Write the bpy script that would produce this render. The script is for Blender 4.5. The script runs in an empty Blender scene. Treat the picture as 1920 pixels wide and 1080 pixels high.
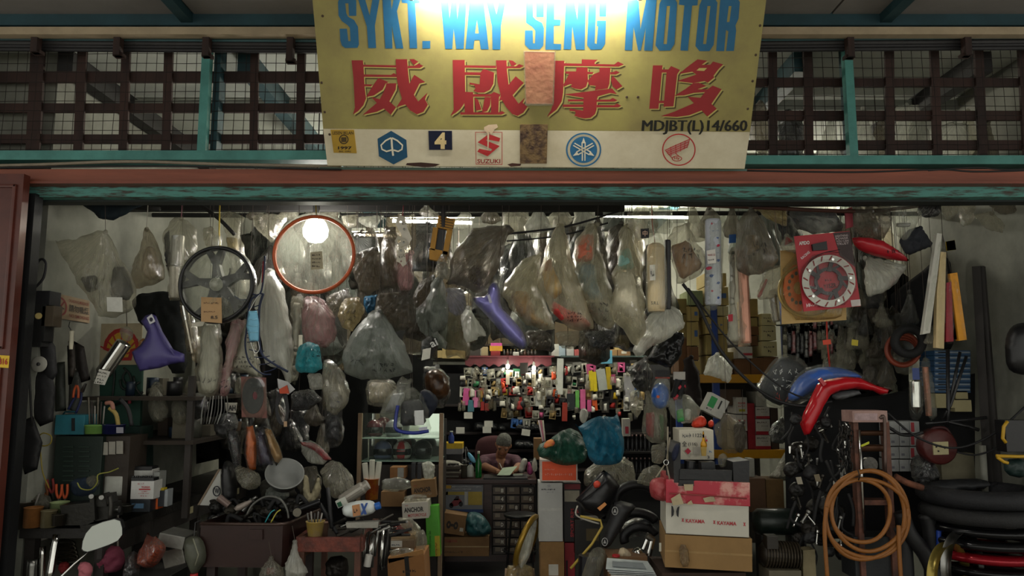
import bpy, bmesh, math, random
import numpy as np
from mathutils import Vector, Matrix, noise
from mathutils.geometry import delaunay_2d_cdt, tessellate_polygon
from mathutils.bvhtree import BVHTree

scene = bpy.context.scene
COL = scene.collection
R = math.radians
# ------------------------------------------------------------------ camera, world, exposure
CAMZ, TILT, FPX = 1.70, R(7.0),1420.0
cam = bpy.data.objects.new('camera', bpy.data.cameras.new('camera')); COL.objects.link(cam)
cam.location = (0,0, CAMZ); cam.rotation_euler = (math.pi/2 + TILT, 0,0)
cam.data.sensor_width = 36; cam.data.lens = FPX/1920*36; cam.data.clip_start = .05
scene.camera = cam
scene.view_settings.view_transform = 'Standard'; scene.view_settings.look = 'None'
scene.view_settings.gamma = 1; scene.view_settings.use_curve_mapping = False
scene.view_settings.exposure = 0.78
scene.cycles.transparent_max_bounces = 28
scene.cycles.max_bounces = 8; scene.cycles.diffuse_bounces = 4; scene.cycles.sample_clamp_indirect = 4.0
world = bpy.data.worlds.new('world'); scene.world = world; world.use_nodes = True
bg = world.node_tree.nodes['Background']
bg.inputs[0].default_value = (1.0,0.985,0.90,1); bg.inputs[1].default_value = .78    # flat overcast street light
TUBE = (1.0,0.97,0.80)
def area_light(name, loc, size, power, rot=(0,0,0), color=TUBE):
    l = bpy.data.lights.new(name, 'AREA'); l.shape = 'RECTANGLE'; l.size, l.size_y = size
    l.energy = power; l.color = color
    o = bpy.data.objects.new(name, l); COL.objects.link(o); o.location = loc; o.rotation_euler = rot
    return o

# ------------------------------------------------------------------ picture point -> place
CT, ST = math.cos(TILT), math.sin(TILT)
def ray(px, py):
    x, v = (px-960)/FPX, (540-py)/FPX
    return Vector((x, CT - v*ST, ST + v*CT))
def W(px, py, Y):
    d = ray(px, py); t = Y/d.y
    return Vector((d.x*t, Y, CAMZ + d.z*t))
def WX(px, py, X):
    d = ray(px, py); t = X/d.x
    return Vector((X, d.y*t, CAMZ + d.z*t))
def WZ(px, py, Z):
    d = ray(px, py); t = (Z-CAMZ)/d.z
    return Vector((d.x*t, d.y*t, Z))
def mpp(Y): return Y/FPX

# ------------------------------------------------------------------ materials
MATS = {}
def lin(h):
    h = h.lstrip('#'); c = [int(h[i:i+2],16)/255 for i in (0,2,4)]
    return tuple((v/12.92 if v <= .04045 else ((v+.055)/1.055)**2.4) for v in c) + (1,)
def newmat(key):
    m = bpy.data.materials.new(key); m.use_nodes = True
    nt = m.node_tree; nt.nodes.clear()
    out = nt.nodes.new('ShaderNodeOutputMaterial')
    return m, nt, out
def N(nt, t, **kw):
    n = nt.nodes.new(t)
    for k, v in kw.items(): setattr(n, k, v)
    return n
def M(h, rough=.6, metal=0.0, var=.3, scale=9, bump=.15, h2=None, emit=0, spec=.4, stretch=None, thr=(.35,.75)):
    """procedural surface: base colour with grime / wear variation and fine relief"""
    key = f'm_{h}_{rough}_{metal}_{var}_{scale}_{bump}_{h2}_{emit}_{stretch}_{thr}'
    if key in MATS: return MATS[key]
    m, nt, out = newmat('surface_'+h)
    b = N(nt, 'ShaderNodeBsdfPrincipled'); nt.links.new(b.outputs[0], out.inputs[0])
    b.inputs['Roughness'].default_value = rough; b.inputs['Metallic'].default_value = metal
    b.inputs['Specular IOR Level'].default_value = spec
    c = lin(h)
    tc = N(nt, 'ShaderNodeTexCoord'); src = tc.outputs['Object']
    if stretch:
        mp = N(nt, 'ShaderNodeMapping'); mp.inputs['Scale'].default_value = stretch
        nt.links.new(src, mp.inputs[0]); src = mp.outputs[0]
    nz = N(nt, 'ShaderNodeTexNoise'); nz.inputs['Scale'].default_value = scale; nz.inputs['Detail'].default_value = 6
    nz.inputs['Roughness'].default_value = .65
    nt.links.new(src, nz.inputs['Vector'])
    rp = N(nt, 'ShaderNodeValToRGB'); rp.color_ramp.elements[0].position, rp.color_ramp.elements[1].position = thr
    c2 = lin(h2) if h2 else tuple(v*(1-var) for v in c[:3]) + (1,)
    rp.color_ramp.elements[0].color = c; rp.color_ramp.elements[1].color = c2
    nt.links.new(nz.outputs[0], rp.inputs[0]); nt.links.new(rp.outputs[0], b.inputs['Base Color'])
    if bump:
        bp = N(nt, 'ShaderNodeBump'); bp.inputs['Strength'].default_value = bump; bp.inputs['Distance'].default_value = .01
        n2 = N(nt, 'ShaderNodeTexNoise'); n2.inputs['Scale'].default_value = scale*5; n2.inputs['Detail'].default_value = 4
        nt.links.new(src, n2.inputs['Vector']); nt.links.new(n2.outputs[0], bp.inputs['Height']); nt.links.new(bp.outputs[0], b.inputs['Normal'])
    if emit:
        b.inputs['Emission Color'].default_value = c; b.inputs['Emission Strength'].default_value = emit
    MATS[key] = m; return m
def GLOW(h, s):
    key = f'glow_{h}_{s}'
    if key in MATS: return MATS[key]
    m, nt, out = newmat('lamp_'+h); e = N(nt, 'ShaderNodeEmission')
    e.inputs[0].default_value = lin(h); e.inputs[1].default_value = s; nt.links.new(e.outputs[0], out.inputs[0])
    MATS[key] = m; return m
def FILM(h, alpha, gloss=.35, rough=.22, bump=1.0, scale=5):
    """thin plastic film: partly see-through, lets light through, crumpled sheen"""
    key = f'film_{h}_{alpha}_{gloss}_{rough}_{bump}_{scale}'
    if key in MATS: return MATS[key]
    m, nt, out = newmat('plastic_film_'+h)
    c = lin(h)
    tc = N(nt, 'ShaderNodeTexCoord')
    mp = N(nt, 'ShaderNodeMapping'); mp.inputs['Scale'].default_value = (3.4,3.4,.55)
    nt.links.new(tc.outputs['Object'], mp.inputs[0])
    nz = N(nt, 'ShaderNodeTexNoise'); nz.inputs['Scale'].default_value = scale; nz.inputs['Detail'].default_value = 5
    nz.inputs['Distortion'].default_value = .5
    nt.links.new(mp.outputs[0], nz.inputs['Vector'])
    at = N(nt, 'ShaderNodeAttribute', attribute_name='fold')            # creases run away from the knot
    nf = N(nt, 'ShaderNodeTexNoise'); nf.inputs['Scale'].default_value = 1.7; nf.inputs['Detail'].default_value = 6; nf.inputs['Roughness'].default_value = .6; nf.inputs['Distortion'].default_value = .35
    nt.links.new(at.outputs['Vector'], nf.inputs['Vector'])
    mi = N(nt, 'ShaderNodeMix'); mi.inputs[0].default_value = .3; nt.links.new(nf.outputs[0], mi.inputs[2]); nt.links.new(nz.outputs[0], mi.inputs[3]); hgt = mi.outputs[0]
    bp = N(nt, 'ShaderNodeBump'); bp.inputs['Strength'].default_value = bump; bp.inputs['Distance'].default_value = .05
    nt.links.new(hgt, bp.inputs['Height'])
    d = N(nt, 'ShaderNodeBsdfDiffuse'); d.inputs[0].default_value = c
    t = N(nt, 'ShaderNodeBsdfTranslucent'); t.inputs[0].default_value = c
    g = N(nt, 'ShaderNodeBsdfGlossy'); g.inputs[0].default_value = (.9,.9,.9,1); g.inputs[1].default_value = rough
    for x in (d, t, g): nt.links.new(bp.outputs[0], x.inputs['Normal'])
    m1 = N(nt, 'ShaderNodeMixShader'); m1.inputs[0].default_value = .45
    nt.links.new(d.outputs[0], m1.inputs[1]); nt.links.new(t.outputs[0], m1.inputs[2])
    fr = N(nt, 'ShaderNodeFresnel'); fr.inputs[0].default_value = 1.45; nt.links.new(bp.outputs[0], fr.inputs['Normal'])
    fm = N(nt, 'ShaderNodeMath', operation='MULTIPLY_ADD', use_clamp=True); fm.inputs[1].default_value = gloss*1.3; fm.inputs[2].default_value = gloss*.04
    nt.links.new(fr.outputs[0], fm.inputs[0])
    m2 = N(nt, 'ShaderNodeMixShader'); nt.links.new(fm.outputs[0], m2.inputs[0])
    nt.links.new(m1.outputs[0], m2.inputs[1]); nt.links.new(g.outputs[0], m2.inputs[2])
    # thickness seen through the film: creases and dust make it milkier
    a = N(nt, 'ShaderNodeMapRange'); a.inputs['From Min'].default_value = .38; a.inputs['From Max'].default_value = .66
    a.inputs['To Min'].default_value = max(alpha*.5, alpha-.2); a.inputs['To Max'].default_value = min(1, alpha*1.8, alpha+.26)
    nt.links.new(hgt, a.inputs['Value'])
    fa = N(nt, 'ShaderNodeMath', operation='MULTIPLY_ADD', use_clamp=True); fa.inputs[1].default_value = min(.26,.12+alpha)*(1-alpha)
    nt.links.new(fr.outputs[0], fa.inputs[0]); nt.links.new(a.outputs[0], fa.inputs[2])
    tr = N(nt, 'ShaderNodeBsdfTransparent'); tr.inputs[0].default_value = tuple(.75+.25*v/max(c[:3]) for v in c[:3]) + (1,)
    m3 = N(nt, 'ShaderNodeMixShader'); nt.links.new(fa.outputs[0], m3.inputs[0])
    nt.links.new(tr.outputs[0], m3.inputs[1]); nt.links.new(m2.outputs[0], m3.inputs[2])
    nt.links.new(m3.outputs[0], out.inputs[0])
    MATS[key] = m; return m
FILMS = {
 'thin': ('9a9c96',.08,.5,.12), 'clear':  ('c9ccc0',.18,.5,.16), 'clear2': ('aaa796',.36,.4,.22), 'amber': ('8f846a',.42,.5,.2),
 'murky':  ('746e60',.62,.3,.27), 'grey': ('7c827a',.84,.2,.34), 'brown': ('574f42',.76,.25,.3),
 'white':  ('d5d6cc',.62,.3,.3), 'dark': ('1c1d20',.93,.4,.24), 'green': ('1b5946',.99,.12,.35),
 'teal':   ('1f7d9c',.99,.12,.35), 'cyan': ('2f9ca6',.95,.15,.35), 'orange': ('c4562a',.85,.35,.28), 'pink': ('b98f90',.55,.4,.25),
 'haze': ('b2ad94',.4,.22,.3), 'yellow': ('a2946a',.5,.3,.28), 'red': ('a8262c',.9,.4,.25)}
def film(k):
    return FILM(*FILMS[k]) if isinstance(k, str) and k in FILMS else k
BLACK = dict(rough=.5, var=.4)
def mt(x):
    """colour hex, film name or material -> material"""
    if isinstance(x, bpy.types.Material): return x
    if x in FILMS: return film(x)
    if x == 'chrome': return M('c8c8c4',.16,1.0,.25,6,.03)
    if x == 'steel': return M('8a8a86',.35,1.0,.4,8,.08)
    if x == 'rubber': return M('161617',.75,0,.4,10,.2)
    if x == 'blackplastic': return M('141416',.38,0,.3,10,.06)
    if x == 'card': return M('9a7a50',.85,0,.25,5,.1)
    if x == 'rust': return M('7a4a34',.8,0,.5,10,.4, h2='2c1c16')
    return M(x)

# ------------------------------------------------------------------ mesh helpers
class VL(list): fold = None
ORG = {}
def ob(name, verts, faces, mat, parent=None, smooth=False, base=True):
    """one mesh object; verts in world space, origin at the base of the thing (or its parent's)"""
    vs = [Vector(v) for v in verts]
    if parent is not None: o0 = ORG[parent.name]
    else:
        a = np.array([tuple(v) for v in vs]); lo, hi = a.min(0), a.max(0)
        o0 = Vector(((lo[0]+hi[0])/2,(lo[1]+hi[1])/2, lo[2]))
    me = bpy.data.meshes.new(name); me.from_pydata([tuple(v-o0) for v in vs],[], faces)
    me.materials.append(mt(mat))
    if smooth: me.polygons.foreach_set('use_smooth',[True]*len(me.polygons))
    if getattr(verts, 'fold', None) is not None:
        me.attributes.new('fold', 'FLOAT_VECTOR', 'POINT').data.foreach_set('vector', np.asarray(verts.fold, 'f').ravel())
    me.update()
    o = bpy.data.objects.new(name, me); COL.objects.link(o)
    if parent is not None: o.parent = parent
    else: o.location = o0
    ORG[o.name] = o0
    return o
def tag(o, label, cat, group=None):
    o['label'] = label; o['category'] = cat
    if group: o['group'] = group
    return o
def root(name, label, cat, loc, group=None):
    o = bpy.data.objects.new(name, None); COL.objects.link(o); o.location = loc; o.empty_display_size = .05
    ORG[o.name] = Vector(loc); return tag(o, label, cat, group)
def fin(o, parent, label, cat, group=None):
    if parent is None and label: tag(o, label, cat, group)
    elif parent is not None and label: o['label'] = label
    return o
def merge(parts):
    V, F = [],[]
    for v, f in parts:
        n = len(V); V += list(v); F += [tuple(i+n for i in q) for q in f]
    return V, F
def box_vf(c, s, rot=None):
    c = Vector(c); sx, sy, sz = [k/2 for k in s]
    V = [Vector((x, y, z)) for x in (-sx, sx) for y in (-sy, sy) for z in (-sz, sz)]
    if rot is not None: V = [rot @ v for v in V]
    V = [v + c for v in V]
    return V, [(0,1,3,2),(4,6,7,5),(0,4,5,1),(2,3,7,6),(0,2,6,4),(1,5,7,3)]
def bbox_vf(c, s, rot=None, b=.004):
    """box with bevelled edges"""
    bm = bmesh.new(); V, F = box_vf((0,0,0), s)
    vs = [bm.verts.new(v) for v in V]
    for f in F: bm.faces.new([vs[i] for i in f])
    bmesh.ops.bevel(bm, geom=bm.edges[:], offset=min(b, min(s)*.3), segments=2, profile=.7, affect='EDGES')
    bm.verts.index_update()
    V = [v.co.copy() for v in bm.verts]; F = [tuple(v.index for v in f.verts) for f in bm.faces]; bm.free()
    if rot is not None: V = [rot @ v for v in V]
    c = Vector(c); return [v + c for v in V], F
def tube_vf(pts, r, n=8, caps=True, closed=False):
    pts = [Vector(p) for p in pts]; m = len(pts)
    rs = r if isinstance(r, (list, tuple)) else [r]*m
    V, F = [],[]; ref = None
    for i, p in enumerate(pts):
        if closed: t = pts[(i+1) % m] - pts[i-1]
        else: t = pts[min(i+1, m-1)] - pts[max(i-1,0)]
        t.normalize()
        if ref is None:
            ref = t.cross(Vector((0,0,1)) if abs(t.z) < .9 else Vector((1,0,0))).normalized()
        ref = (ref - t*ref.dot(t)).normalized(); b = t.cross(ref)
        for k in range(n):
            a = 2*math.pi*k/n; V.append(p + (ref*math.cos(a) + b*math.sin(a))*rs[i])
    for i in range(m if closed else m-1):
        j = (i+1) % m
        for k in range(n):
            F.append((i*n+k, i*n+(k+1) % n, j*n+(k+1) % n, j*n+k))
    if caps and not closed:
        F.append(tuple(range(n-1,-1,-1))); F.append(tuple((m-1)*n+k for k in range(n)))
    return V, F
def spline(pts, sub=6, closed=False):
    pts = [Vector(p) for p in pts]; n = len(pts); out = []
    for i in range(n if closed else n-1):
        g = lambda k: pts[k % n] if closed else pts[max(0, min(n-1, k))]
        p0, p1, p2, p3 = g(i-1), g(i), g(i+1), g(i+2)
        for s in range(sub):
            t = s/sub
            out.append(.5*((2*p1) + (p2-p0)*t + (2*p0-5*p1+4*p2-p3)*t*t + (3*p1-p0-3*p2+p3)*t**3))
    if not closed: out.append(pts[-1])
    return out
def lathe_vf(profile, n=20, axis_rot=None, at=(0,0,0)):
    """profile [(r,z)...] turned about z, then rotated and moved"""
    V, F = [],[]
    for r, z in profile:
        for k in range(n):
            a = 2*math.pi*k/n; V.append(Vector((r*math.cos(a), r*math.sin(a), z)))
    for i in range(len(profile)-1):
        for k in range(n): F.append((i*n+k, i*n+(k+1) % n, (i+1)*n+(k+1) % n, (i+1)*n+k))
    if profile[0][0] > 1e-4: F.append(tuple(range(n-1,-1,-1)))
    if profile[-1][0] > 1e-4: F.append(tuple((len(profile)-1)*n+k for k in range(n)))
    if axis_rot is not None: V = [axis_rot @ v for v in V]
    at = Vector(at); return [v + at for v in V], F
def axis_to(a, b):
    return (Vector(b)-Vector(a)).to_track_quat('Z', 'Y').to_matrix()
def tessel(polys):
    """polygons with holes (first outer) in 2-D -> verts, tris"""
    pl = [[Vector((p[0], p[1],0)) for p in q] for q in polys]
    pts = [v for q in pl for v in q]
    return pts, [tuple(t) for t in tessellate_polygon(pl)]
def slab_vf(polys, f, depth):
    """flat outline -> plate of real thickness; f maps a 2-D point to the front face, depth = Vector to the back"""
    if not isinstance(polys[0][0],(list, tuple)): polys = [polys]
    pts, T = tessel(polys); n = len(pts)
    A = [f(p.x, p.y) for p in pts]; d = Vector(depth)
    V = A + [v + d for v in A]; F = list(T) + [tuple(i+n for i in reversed(t)) for t in T]
    s = 0
    for q in polys:
        m = len(q)
        for i in range(m):
            a, b = s+i, s+(i+1) % m; F.append((a, b, b+n, a+n))
        s += m
    return V, F
def slab(name, polys, Y, th, mat, parent=None, label=None, cat=None, group=None):
    V, F = slab_vf(polys, lambda x, y: W(x, y, Y),(0, th, 0))
    return fin(ob(name, V, F, mat, parent), parent, label, cat, group)
def resample(pts, step):
    out = []
    n = len(pts)
    for i in range(n):
        a, b = np.array(pts[i], float), np.array(pts[(i+1) % n], float)
        k = max(1, int(np.linalg.norm(b-a)/step))
        for j in range(k): out.append(a + (b-a)*j/k)
    return np.array(out)
def chaikin(pts, k=.25):
    out = []
    for i in range(len(pts)):
        a, b = np.array(pts[i], float), np.array(pts[(i+1) % len(pts)], float)
        out += [tuple(a*(1-k)+b*k), tuple(a*k+b*(1-k))]
    return out
def inside(P, poly):
    x, y = P[:, 0], P[:, 1]; c = np.zeros(len(P), bool); n = len(poly); j = n-1
    for i in range(n):
        xi, yi = poly[i]; xj, yj = poly[j]
        if yi != yj: c ^= ((yi > y) != (yj > y)) & (x < (xj-xi)*(y-yi)/(yj-yi)+xi)
        j = i
    return c
def edge_dist(P, poly):
    d = np.full(len(P),1e9); n = len(poly)
    for i in range(n):
        a, b = np.array(poly[i], float), np.array(poly[(i+1) % n], float); ab = b-a; L = (ab**2).sum()+1e-9
        t = np.clip(((P-a) @ ab)/L, 0,1); q = a + t[:, None]*ab
        d = np.minimum(d, np.hypot(*(P-q).T))
    return d
SEED = [0]
def pillow_vf(pts, Y, th, wr=.35, knot=None, step=None, back=.8, soft=True, folds=11, power=.55, jag=0):
    """stuffed shape: outline -> rounded front and back, with folds running away from the knot"""
    SEED[0] += 1; sd = SEED[0]; rng = random.Random(sd)
    poly = chaikin(pts, .13 if jag else .25) if soft else list(pts)
    A = np.array(poly); size = max(np.ptp(A[:, 0]), np.ptp(A[:, 1]))
    step = step or max(2.2, min(6.0, size/(22 if jag else 13)))
    B = resample(poly, step); nb = len(B)
    if jag:                                             # crumpled edge
        B = B + np.array([(noise.noise(Vector((b[0]/size*9, b[1]/size*9, sd*2.1))), noise.noise(Vector((b[0]/size*9, b[1]/size*9, sd*2.1+50)))) for b in B])*size*jag
        poly = [tuple(b) for b in B]
    xs = np.arange(A[:, 0].min(), A[:, 0].max(), step); ys = np.arange(A[:, 1].min(), A[:, 1].max(), step*.87)
    G = np.array([(x + (step/2 if k % 2 else 0) + rng.uniform(-.2,.2)*step, y + rng.uniform(-.2,.2)*step) for k, y in enumerate(ys) for x in xs])
    if len(G):
        G = G[inside(G, poly)]
        if len(G): G = G[edge_dist(G, poly) > step*.55]
    P = np.vstack([B, G]) if len(G) else B
    vs, es, fs, *_ = delaunay_2d_cdt([Vector((float(p[0]), float(p[1]))) for p in P],[(i, (i+1) % nb) for i in range(nb)],[],1,1e-4)
    Q = np.array([(v.x, v.y) for v in vs]); d = edge_dist(Q, poly); d[d < 1e-3] = 0
    dm = max(d.max(),1e-3); t = np.clip(d/dm, 0,1); h = (1-(1-t)**2)**power
    if knot is None: knot = (float(A[:, 0].mean()), float(A[:, 1].min()))
    ang = np.arctan2(Q[:, 1]-knot[1], Q[:, 0]-knot[0]); rad = np.hypot(Q[:, 0]-knot[0], Q[:, 1]-knot[1])/max(size, 1)
    w = np.zeros(len(Q))
    for k in range(3):
        w += np.abs(np.sin(ang*folds*(.6+.5*k)+rng.uniform(0,6)+rad*rng.uniform(-3,3)))*(.6-.12*k)
    nzv = np.array([noise.noise(Vector((q[0]/size*5, q[1]/size*5, sd*3.7))) + .6*noise.noise(Vector((q[0]/size*13, q[1]/size*13, sd*1.3))) for q in Q])
    if jag:
        cr = np.array([abs(noise.noise(Vector((q[0]/size*6+9, q[1]/size*4, sd*.9)))) + .5*abs(noise.noise(Vector((q[0]/size*12, q[1]/size*7, sd*.4)))) for q in Q])
        nzv = nzv*.5 + .4 - cr*1.5
    hh = th*h*np.maximum(.12,1 - wr*(.95 if jag else .6)*(w-.6)*(1-.5*np.clip(rad, 0,1)) + wr*.8*nzv)
    hh = hh*(.35+.65*np.minimum(1, rad*1.5)) if jag else hh
    n = len(Q); V = VL(); fo = [(ang[i]*5, rad[i]*1.3, sd*7.3) for i in range(n)]
    for i in range(n):
        p = W(Q[i, 0], Q[i, 1], Y); V.append(Vector((p.x, Y-hh[i], p.z)))
    idx = {}
    for i in range(n):
        if t[i] == 0: idx[i] = i
        else:
            idx[i] = len(V); p = V[i]; fo.append(fo[i]); V.append(Vector((p.x, Y+hh[i]*back, p.z)))
    F = []
    for f in fs:
        f = list(f)
        F.append(tuple(f)); F.append(tuple(idx[i] for i in reversed(f)))
    F = [f for f in F if len(set(f)) > 2]; V.fold = fo
    return V, F
def pillow(name, pts, Y, th, mat, parent=None, label=None, cat=None, group=None, **kw):
    V, F = pillow_vf(pts, Y, th, **kw)
    return fin(ob(name, V, F, mat, parent, smooth=True), parent, label, cat, group)
def ellipse(cx, cy, rx, ry, n=20, a0=0):
    return [(cx+rx*math.cos(2*math.pi*k/n+a0), cy+ry*math.sin(2*math.pi*k/n+a0)) for k in range(n)]
def rect(x0, y0, x1, y1): return [(x0, y0),(x1, y0),(x1, y1),(x0, y1)]
def rod(name, pts, r, mat, parent=None, label=None, cat=None, group=None, n=8, sub=0):
    """tube through picture points (px,py,Y); r in metres"""
    p = [W(*q) for q in pts]
    if sub: p = spline(p, sub)
    V, F = tube_vf(p, r, n)
    return fin(ob(name, V, F, mat, parent, smooth=True), parent, label, cat, group)
def cyl(name, a, b, r, mat, parent=None, label=None, cat=None, group=None, n=16, prof=None):
    """turned body from picture point a to b (px,py,Y); prof = [(radius factor, 0..1)]"""
    A, B = W(*a), W(*b); L = (B-A).length
    prof = prof or [(0,0),(.9,0),(1,.02),(1,.98),(.9,1),(0,1)]
    V, F = lathe_vf([(max(q*r, 1e-5), s*L) for q, s in prof], n, axis_to(A, B), A)
    return fin(ob(name, V, F, mat, parent, smooth=False), parent, label, cat, group)
# ---- lettering: flat print laid on a surface through a map f(u,v), u,v in 0..1 (v down)
TXT = {}
def text_tris(s, bold=.0):
    k = (s, bold)
    if s[0] == '~' and k not in TXT:                    # print too small to read: a row of broken marks
        r_ = random.Random(len(s)*31+int(bold*1e3)+len(TXT)); V, F, x = [],[],0
        for c in s:
            w = r_.uniform(.5,.9); a, b = r_.uniform(0,.3), r_.uniform(.7,1)
            for (p, q, t, u) in ((x, a, x+w*.3, b),(x+w*.3, r_.choice((a, b-.25)), x+w, r_.choice((a+.25, b)))):
                n = len(V); V += [(p, q),(t, q),(t, u),(p, u)]; F.append((n, n+1, n+2, n+3))
            x += 1.1
        V = np.array(V); V[:, 0] /= x; TXT[k] = (V, F)
    if k not in TXT:
        c = bpy.data.curves.new('t', 'FONT'); c.body = s; c.resolution_u = 2; c.offset = bold
        o = bpy.data.objects.new('t', c); m = o.to_mesh()
        V = np.array([(v.co.x, v.co.y) for v in m.vertices]); F = [tuple(p.vertices) for p in m.polygons]
        o.to_mesh_clear(); bpy.data.objects.remove(o); bpy.data.curves.remove(c)
        lo, hi = V.min(0), V.max(0); V = (V-lo)/np.maximum(hi-lo, 1e-6); V[:, 1] = 1-V[:, 1]
        TXT[k] = (V, F)
    return TXT[k]
def text(s, f, mat, parent, name='lettering', bold=.01, label=None):
    V, F = text_tris(s, bold)
    o = ob(name, [f(u, v) for u, v in V], F, mat, parent)
    if label: o['label'] = label
    return o
def quadmap(c, push=(0,-.002,0)):
    """c = four world corners tl,tr,br,bl -> map (u,v)"""
    tl, tr, br, bl = [Vector(k) + Vector(push) for k in c]
    return lambda u, v: (tl*(1-u)+tr*u)*(1-v) + (bl*(1-u)+br*u)*v
def pxmap(x0, y0, x1, y1, Y, rot=0):
    cx, cy = (x0+x1)/2,(y0+y1)/2; c, s = math.cos(R(rot)), math.sin(R(rot))
    def f(u, v):
        dx, dy = (u-.5)*(x1-x0),(v-.5)*(y1-y0)
        return W(cx+dx*c-dy*s, cy+dx*s+dy*c, Y)
    return f
def scribble(o, x0, y0, x1, y1, lines=2, mat='1c1c22', Y0=None, seed=0, name='handwriting', parent=None):
    """marker-pen writing following the surface of o (a mesh in world space)"""
    rng = random.Random(seed+int(x0*7+y0)); o0 = ORG[o.name]
    bv = BVHTree.FromPolygons([v.co + o0 for v in o.data.vertices],[tuple(p.vertices) for p in o.data.polygons])
    V, F = [],[]; lh = (y1-y0)/lines
    for l in range(lines):
        x = x0
        while x < x1-2:
            cw = rng.uniform(.5,.9)*lh
            for s in range(rng.choice((2,2,3))):
                pts = [(x+rng.uniform(0, cw), y0+lh*(l+rng.uniform(.05,.85))) for _ in range(rng.choice((2,3)))]
                pw = []
                for px, py in pts:
                    p = W(px, py, o0.y); h, nrm, *_ = bv.ray_cast(Vector((p.x, p.y-1.5, p.z)), Vector((0,1,0)))
                    if h is None: pw = []; break
                    pw.append(Vector((h.x, h.y-.006, h.z)))
                if len(pw) > 1:
                    v, f = tube_vf(pw, .0017*o0.y/5,4); n = len(V); V += v; F += [tuple(i+n for i in q) for q in f]
            x += cw*1.15
    if V: ob(name, V, F, mat, parent or o)['kind'] = 'stuff'
def RAILZ(Y): return 1.70 + Y*.2475
def bag(label, pts, Y, th, kind, inner=(), string=None, knot=None, scr=(), name='plastic_bag', cat='bag', group=None, tags=(), wr=.55, scol='6a5a48', **kw):
    """hanging plastic bag > contents, string, paper tag, handwriting"""
    if inner: wr *= .6
    if string and knot is None: knot = string[-1]
    o = pillow(name, pts, Y, th*1.1, kind, None, label, cat, group, wr=wr, knot=knot, jag=.035, power=.62, **kw)
    for c in inner:
        pillow(c[3] if len(c) > 3 else 'contents', c[1], Y, (c[2] if len(c) > 2 else th*.6)*.95, c[0], o, wr=.2, jag=.02)
    if string:
        sp_ = [W(a, b, Y) for a, b in string]; zr = RAILZ(Y) if Y < 5.45 else 3.84
        sp_ = ([Vector((sp_[0].x, Y, zr))] if string[0][1] < 720 else []) + [v for v in sp_ if v.z < zr-.01]
        V, F = tube_vf(sp_, .003 if scol != '6a5a48' else .0018,5); ob('string', V, F, scol if scol != '6a5a48' else '3a3028', o)
        kx, ky = string[-1]; pillow('knot', ellipse(kx, ky+2,5,5,8), Y, .014, kind, o, wr=.5)
    for (a, b, c, d, col) in tags:
        slab('paper_tag',[(a, b),(c, b+(d-b)*.02),(c+1, d),(a+1, d-1)], Y-th*1.12-.004,.003, col, o)
    for s in scr: scribble(o, *s)
    return o
def crate(label, x0, y0, x1, y1, Y, depth, mat, name='cardboard_box', cat='box', group=None, rot=0, yaw=0, tape=None, parent=None, texts=(), labels=(), b=.004, plain=False):
    """carton: front face fills the picture rectangle at distance Y; yaw turns it about its upright axis.
    children: packing_tape, label, lettering"""
    cx, cy = (x0+x1)/2,(y0+y1)/2; c0 = W(cx, cy, Y); w = (W(x1, cy, Y)-W(x0, cy, Y)).length; h = (W(cx, y0, Y)-W(cx, y1, Y)).length
    Rm = Matrix.Rotation(R(yaw),3, 'Z') @ Matrix.Rotation(R(rot),3, 'Y')
    cen = c0 + Rm @ Vector((0, depth/2,0))
    V, F = bbox_vf(cen, (w, depth, h), Rm, b)
    if y1 > 1082: V = [Vector((v.x, v.y, 0)) if v.z < cen.z else v for v in V]      # stands on the floor
    o = fin(ob(name, V, F, mat, parent), parent, label, cat, group)
    def f(u, v, push=.0022): return c0 + Rm @ Vector(((u-.5)*w, -push, (.5-v)*h))
    def q(u0, v0, u1, v1, m_, nm, push=.0018):
        ob(nm, [f(u0, v0, push), f(u1, v0, push), f(u1, v1, push), f(u0, v1, push)],[(0,3,2,1)], m_, o)
    if not plain and mat == 'card' and tape is None and w > .06: tape = 'a88a5c'
    if tape: q(0.0,.47,1,.53, tape, 'packing_tape',.0012)
    for (u0, v0, u1, v1, m_) in labels: q(u0, v0, u1, v1, m_, 'printed_label')
    for t in texts:
        s, u0, v0, u1, v1, m_ = t[:6]
        text(s, lambda u, v, a=u0, b_=v0, c=u1, d=v1: f(a+(c-a)*u, b_+(d-b_)*v, .0032), m_, o, bold=t[6] if len(t) > 6 else .01)
    return o
# ================================================================== THE SETTING
def struct(o): o['kind'] = 'structure'; return o
def sbox(name, x0, x1, y0, y1, z0, z1, mat, parent=None):
    V, F = box_vf(((x0+x1)/2,(y0+y1)/2,(z0+z1)/2),(x1-x0, y1-y0, z1-z0))
    o = ob(name, V, F, mat, parent)
    return struct(o) if parent is None else o
XL, XR, YF, YB, ZC = -3.0,3.4,4.6,10.2,3.85
WALLM = M('8a8b81',.9,0,.25,1.6,.12, h2='595951')
sbox('floor', XL-.4, XR+.4, YF-.3, YB+.2,-.12,0, M('2a2a28',.28,0,.5,3,.1, h2='15181a'))
sbox('floor_outside',-9,9,-8, YF-.3,-.14,-.02, M('a5a196',.85,0,.3,2))
sbox('wall_left', XL-.6, XL, YF+.2, YB, 0, ZC, WALLM)
sbox('wall_right', XR, XR+.4, YF+.2, YB, 0, ZC, WALLM)
sbox('wall_back', XL-.15, XR+.15, YB, YB+.15,0, ZC, WALLM)
sbox('ceiling', XL-.6, XR+.4, YF+.02, YB+.15, ZC, ZC+.1, M('b4b8ae',.9,0,.3,1.5))
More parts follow.
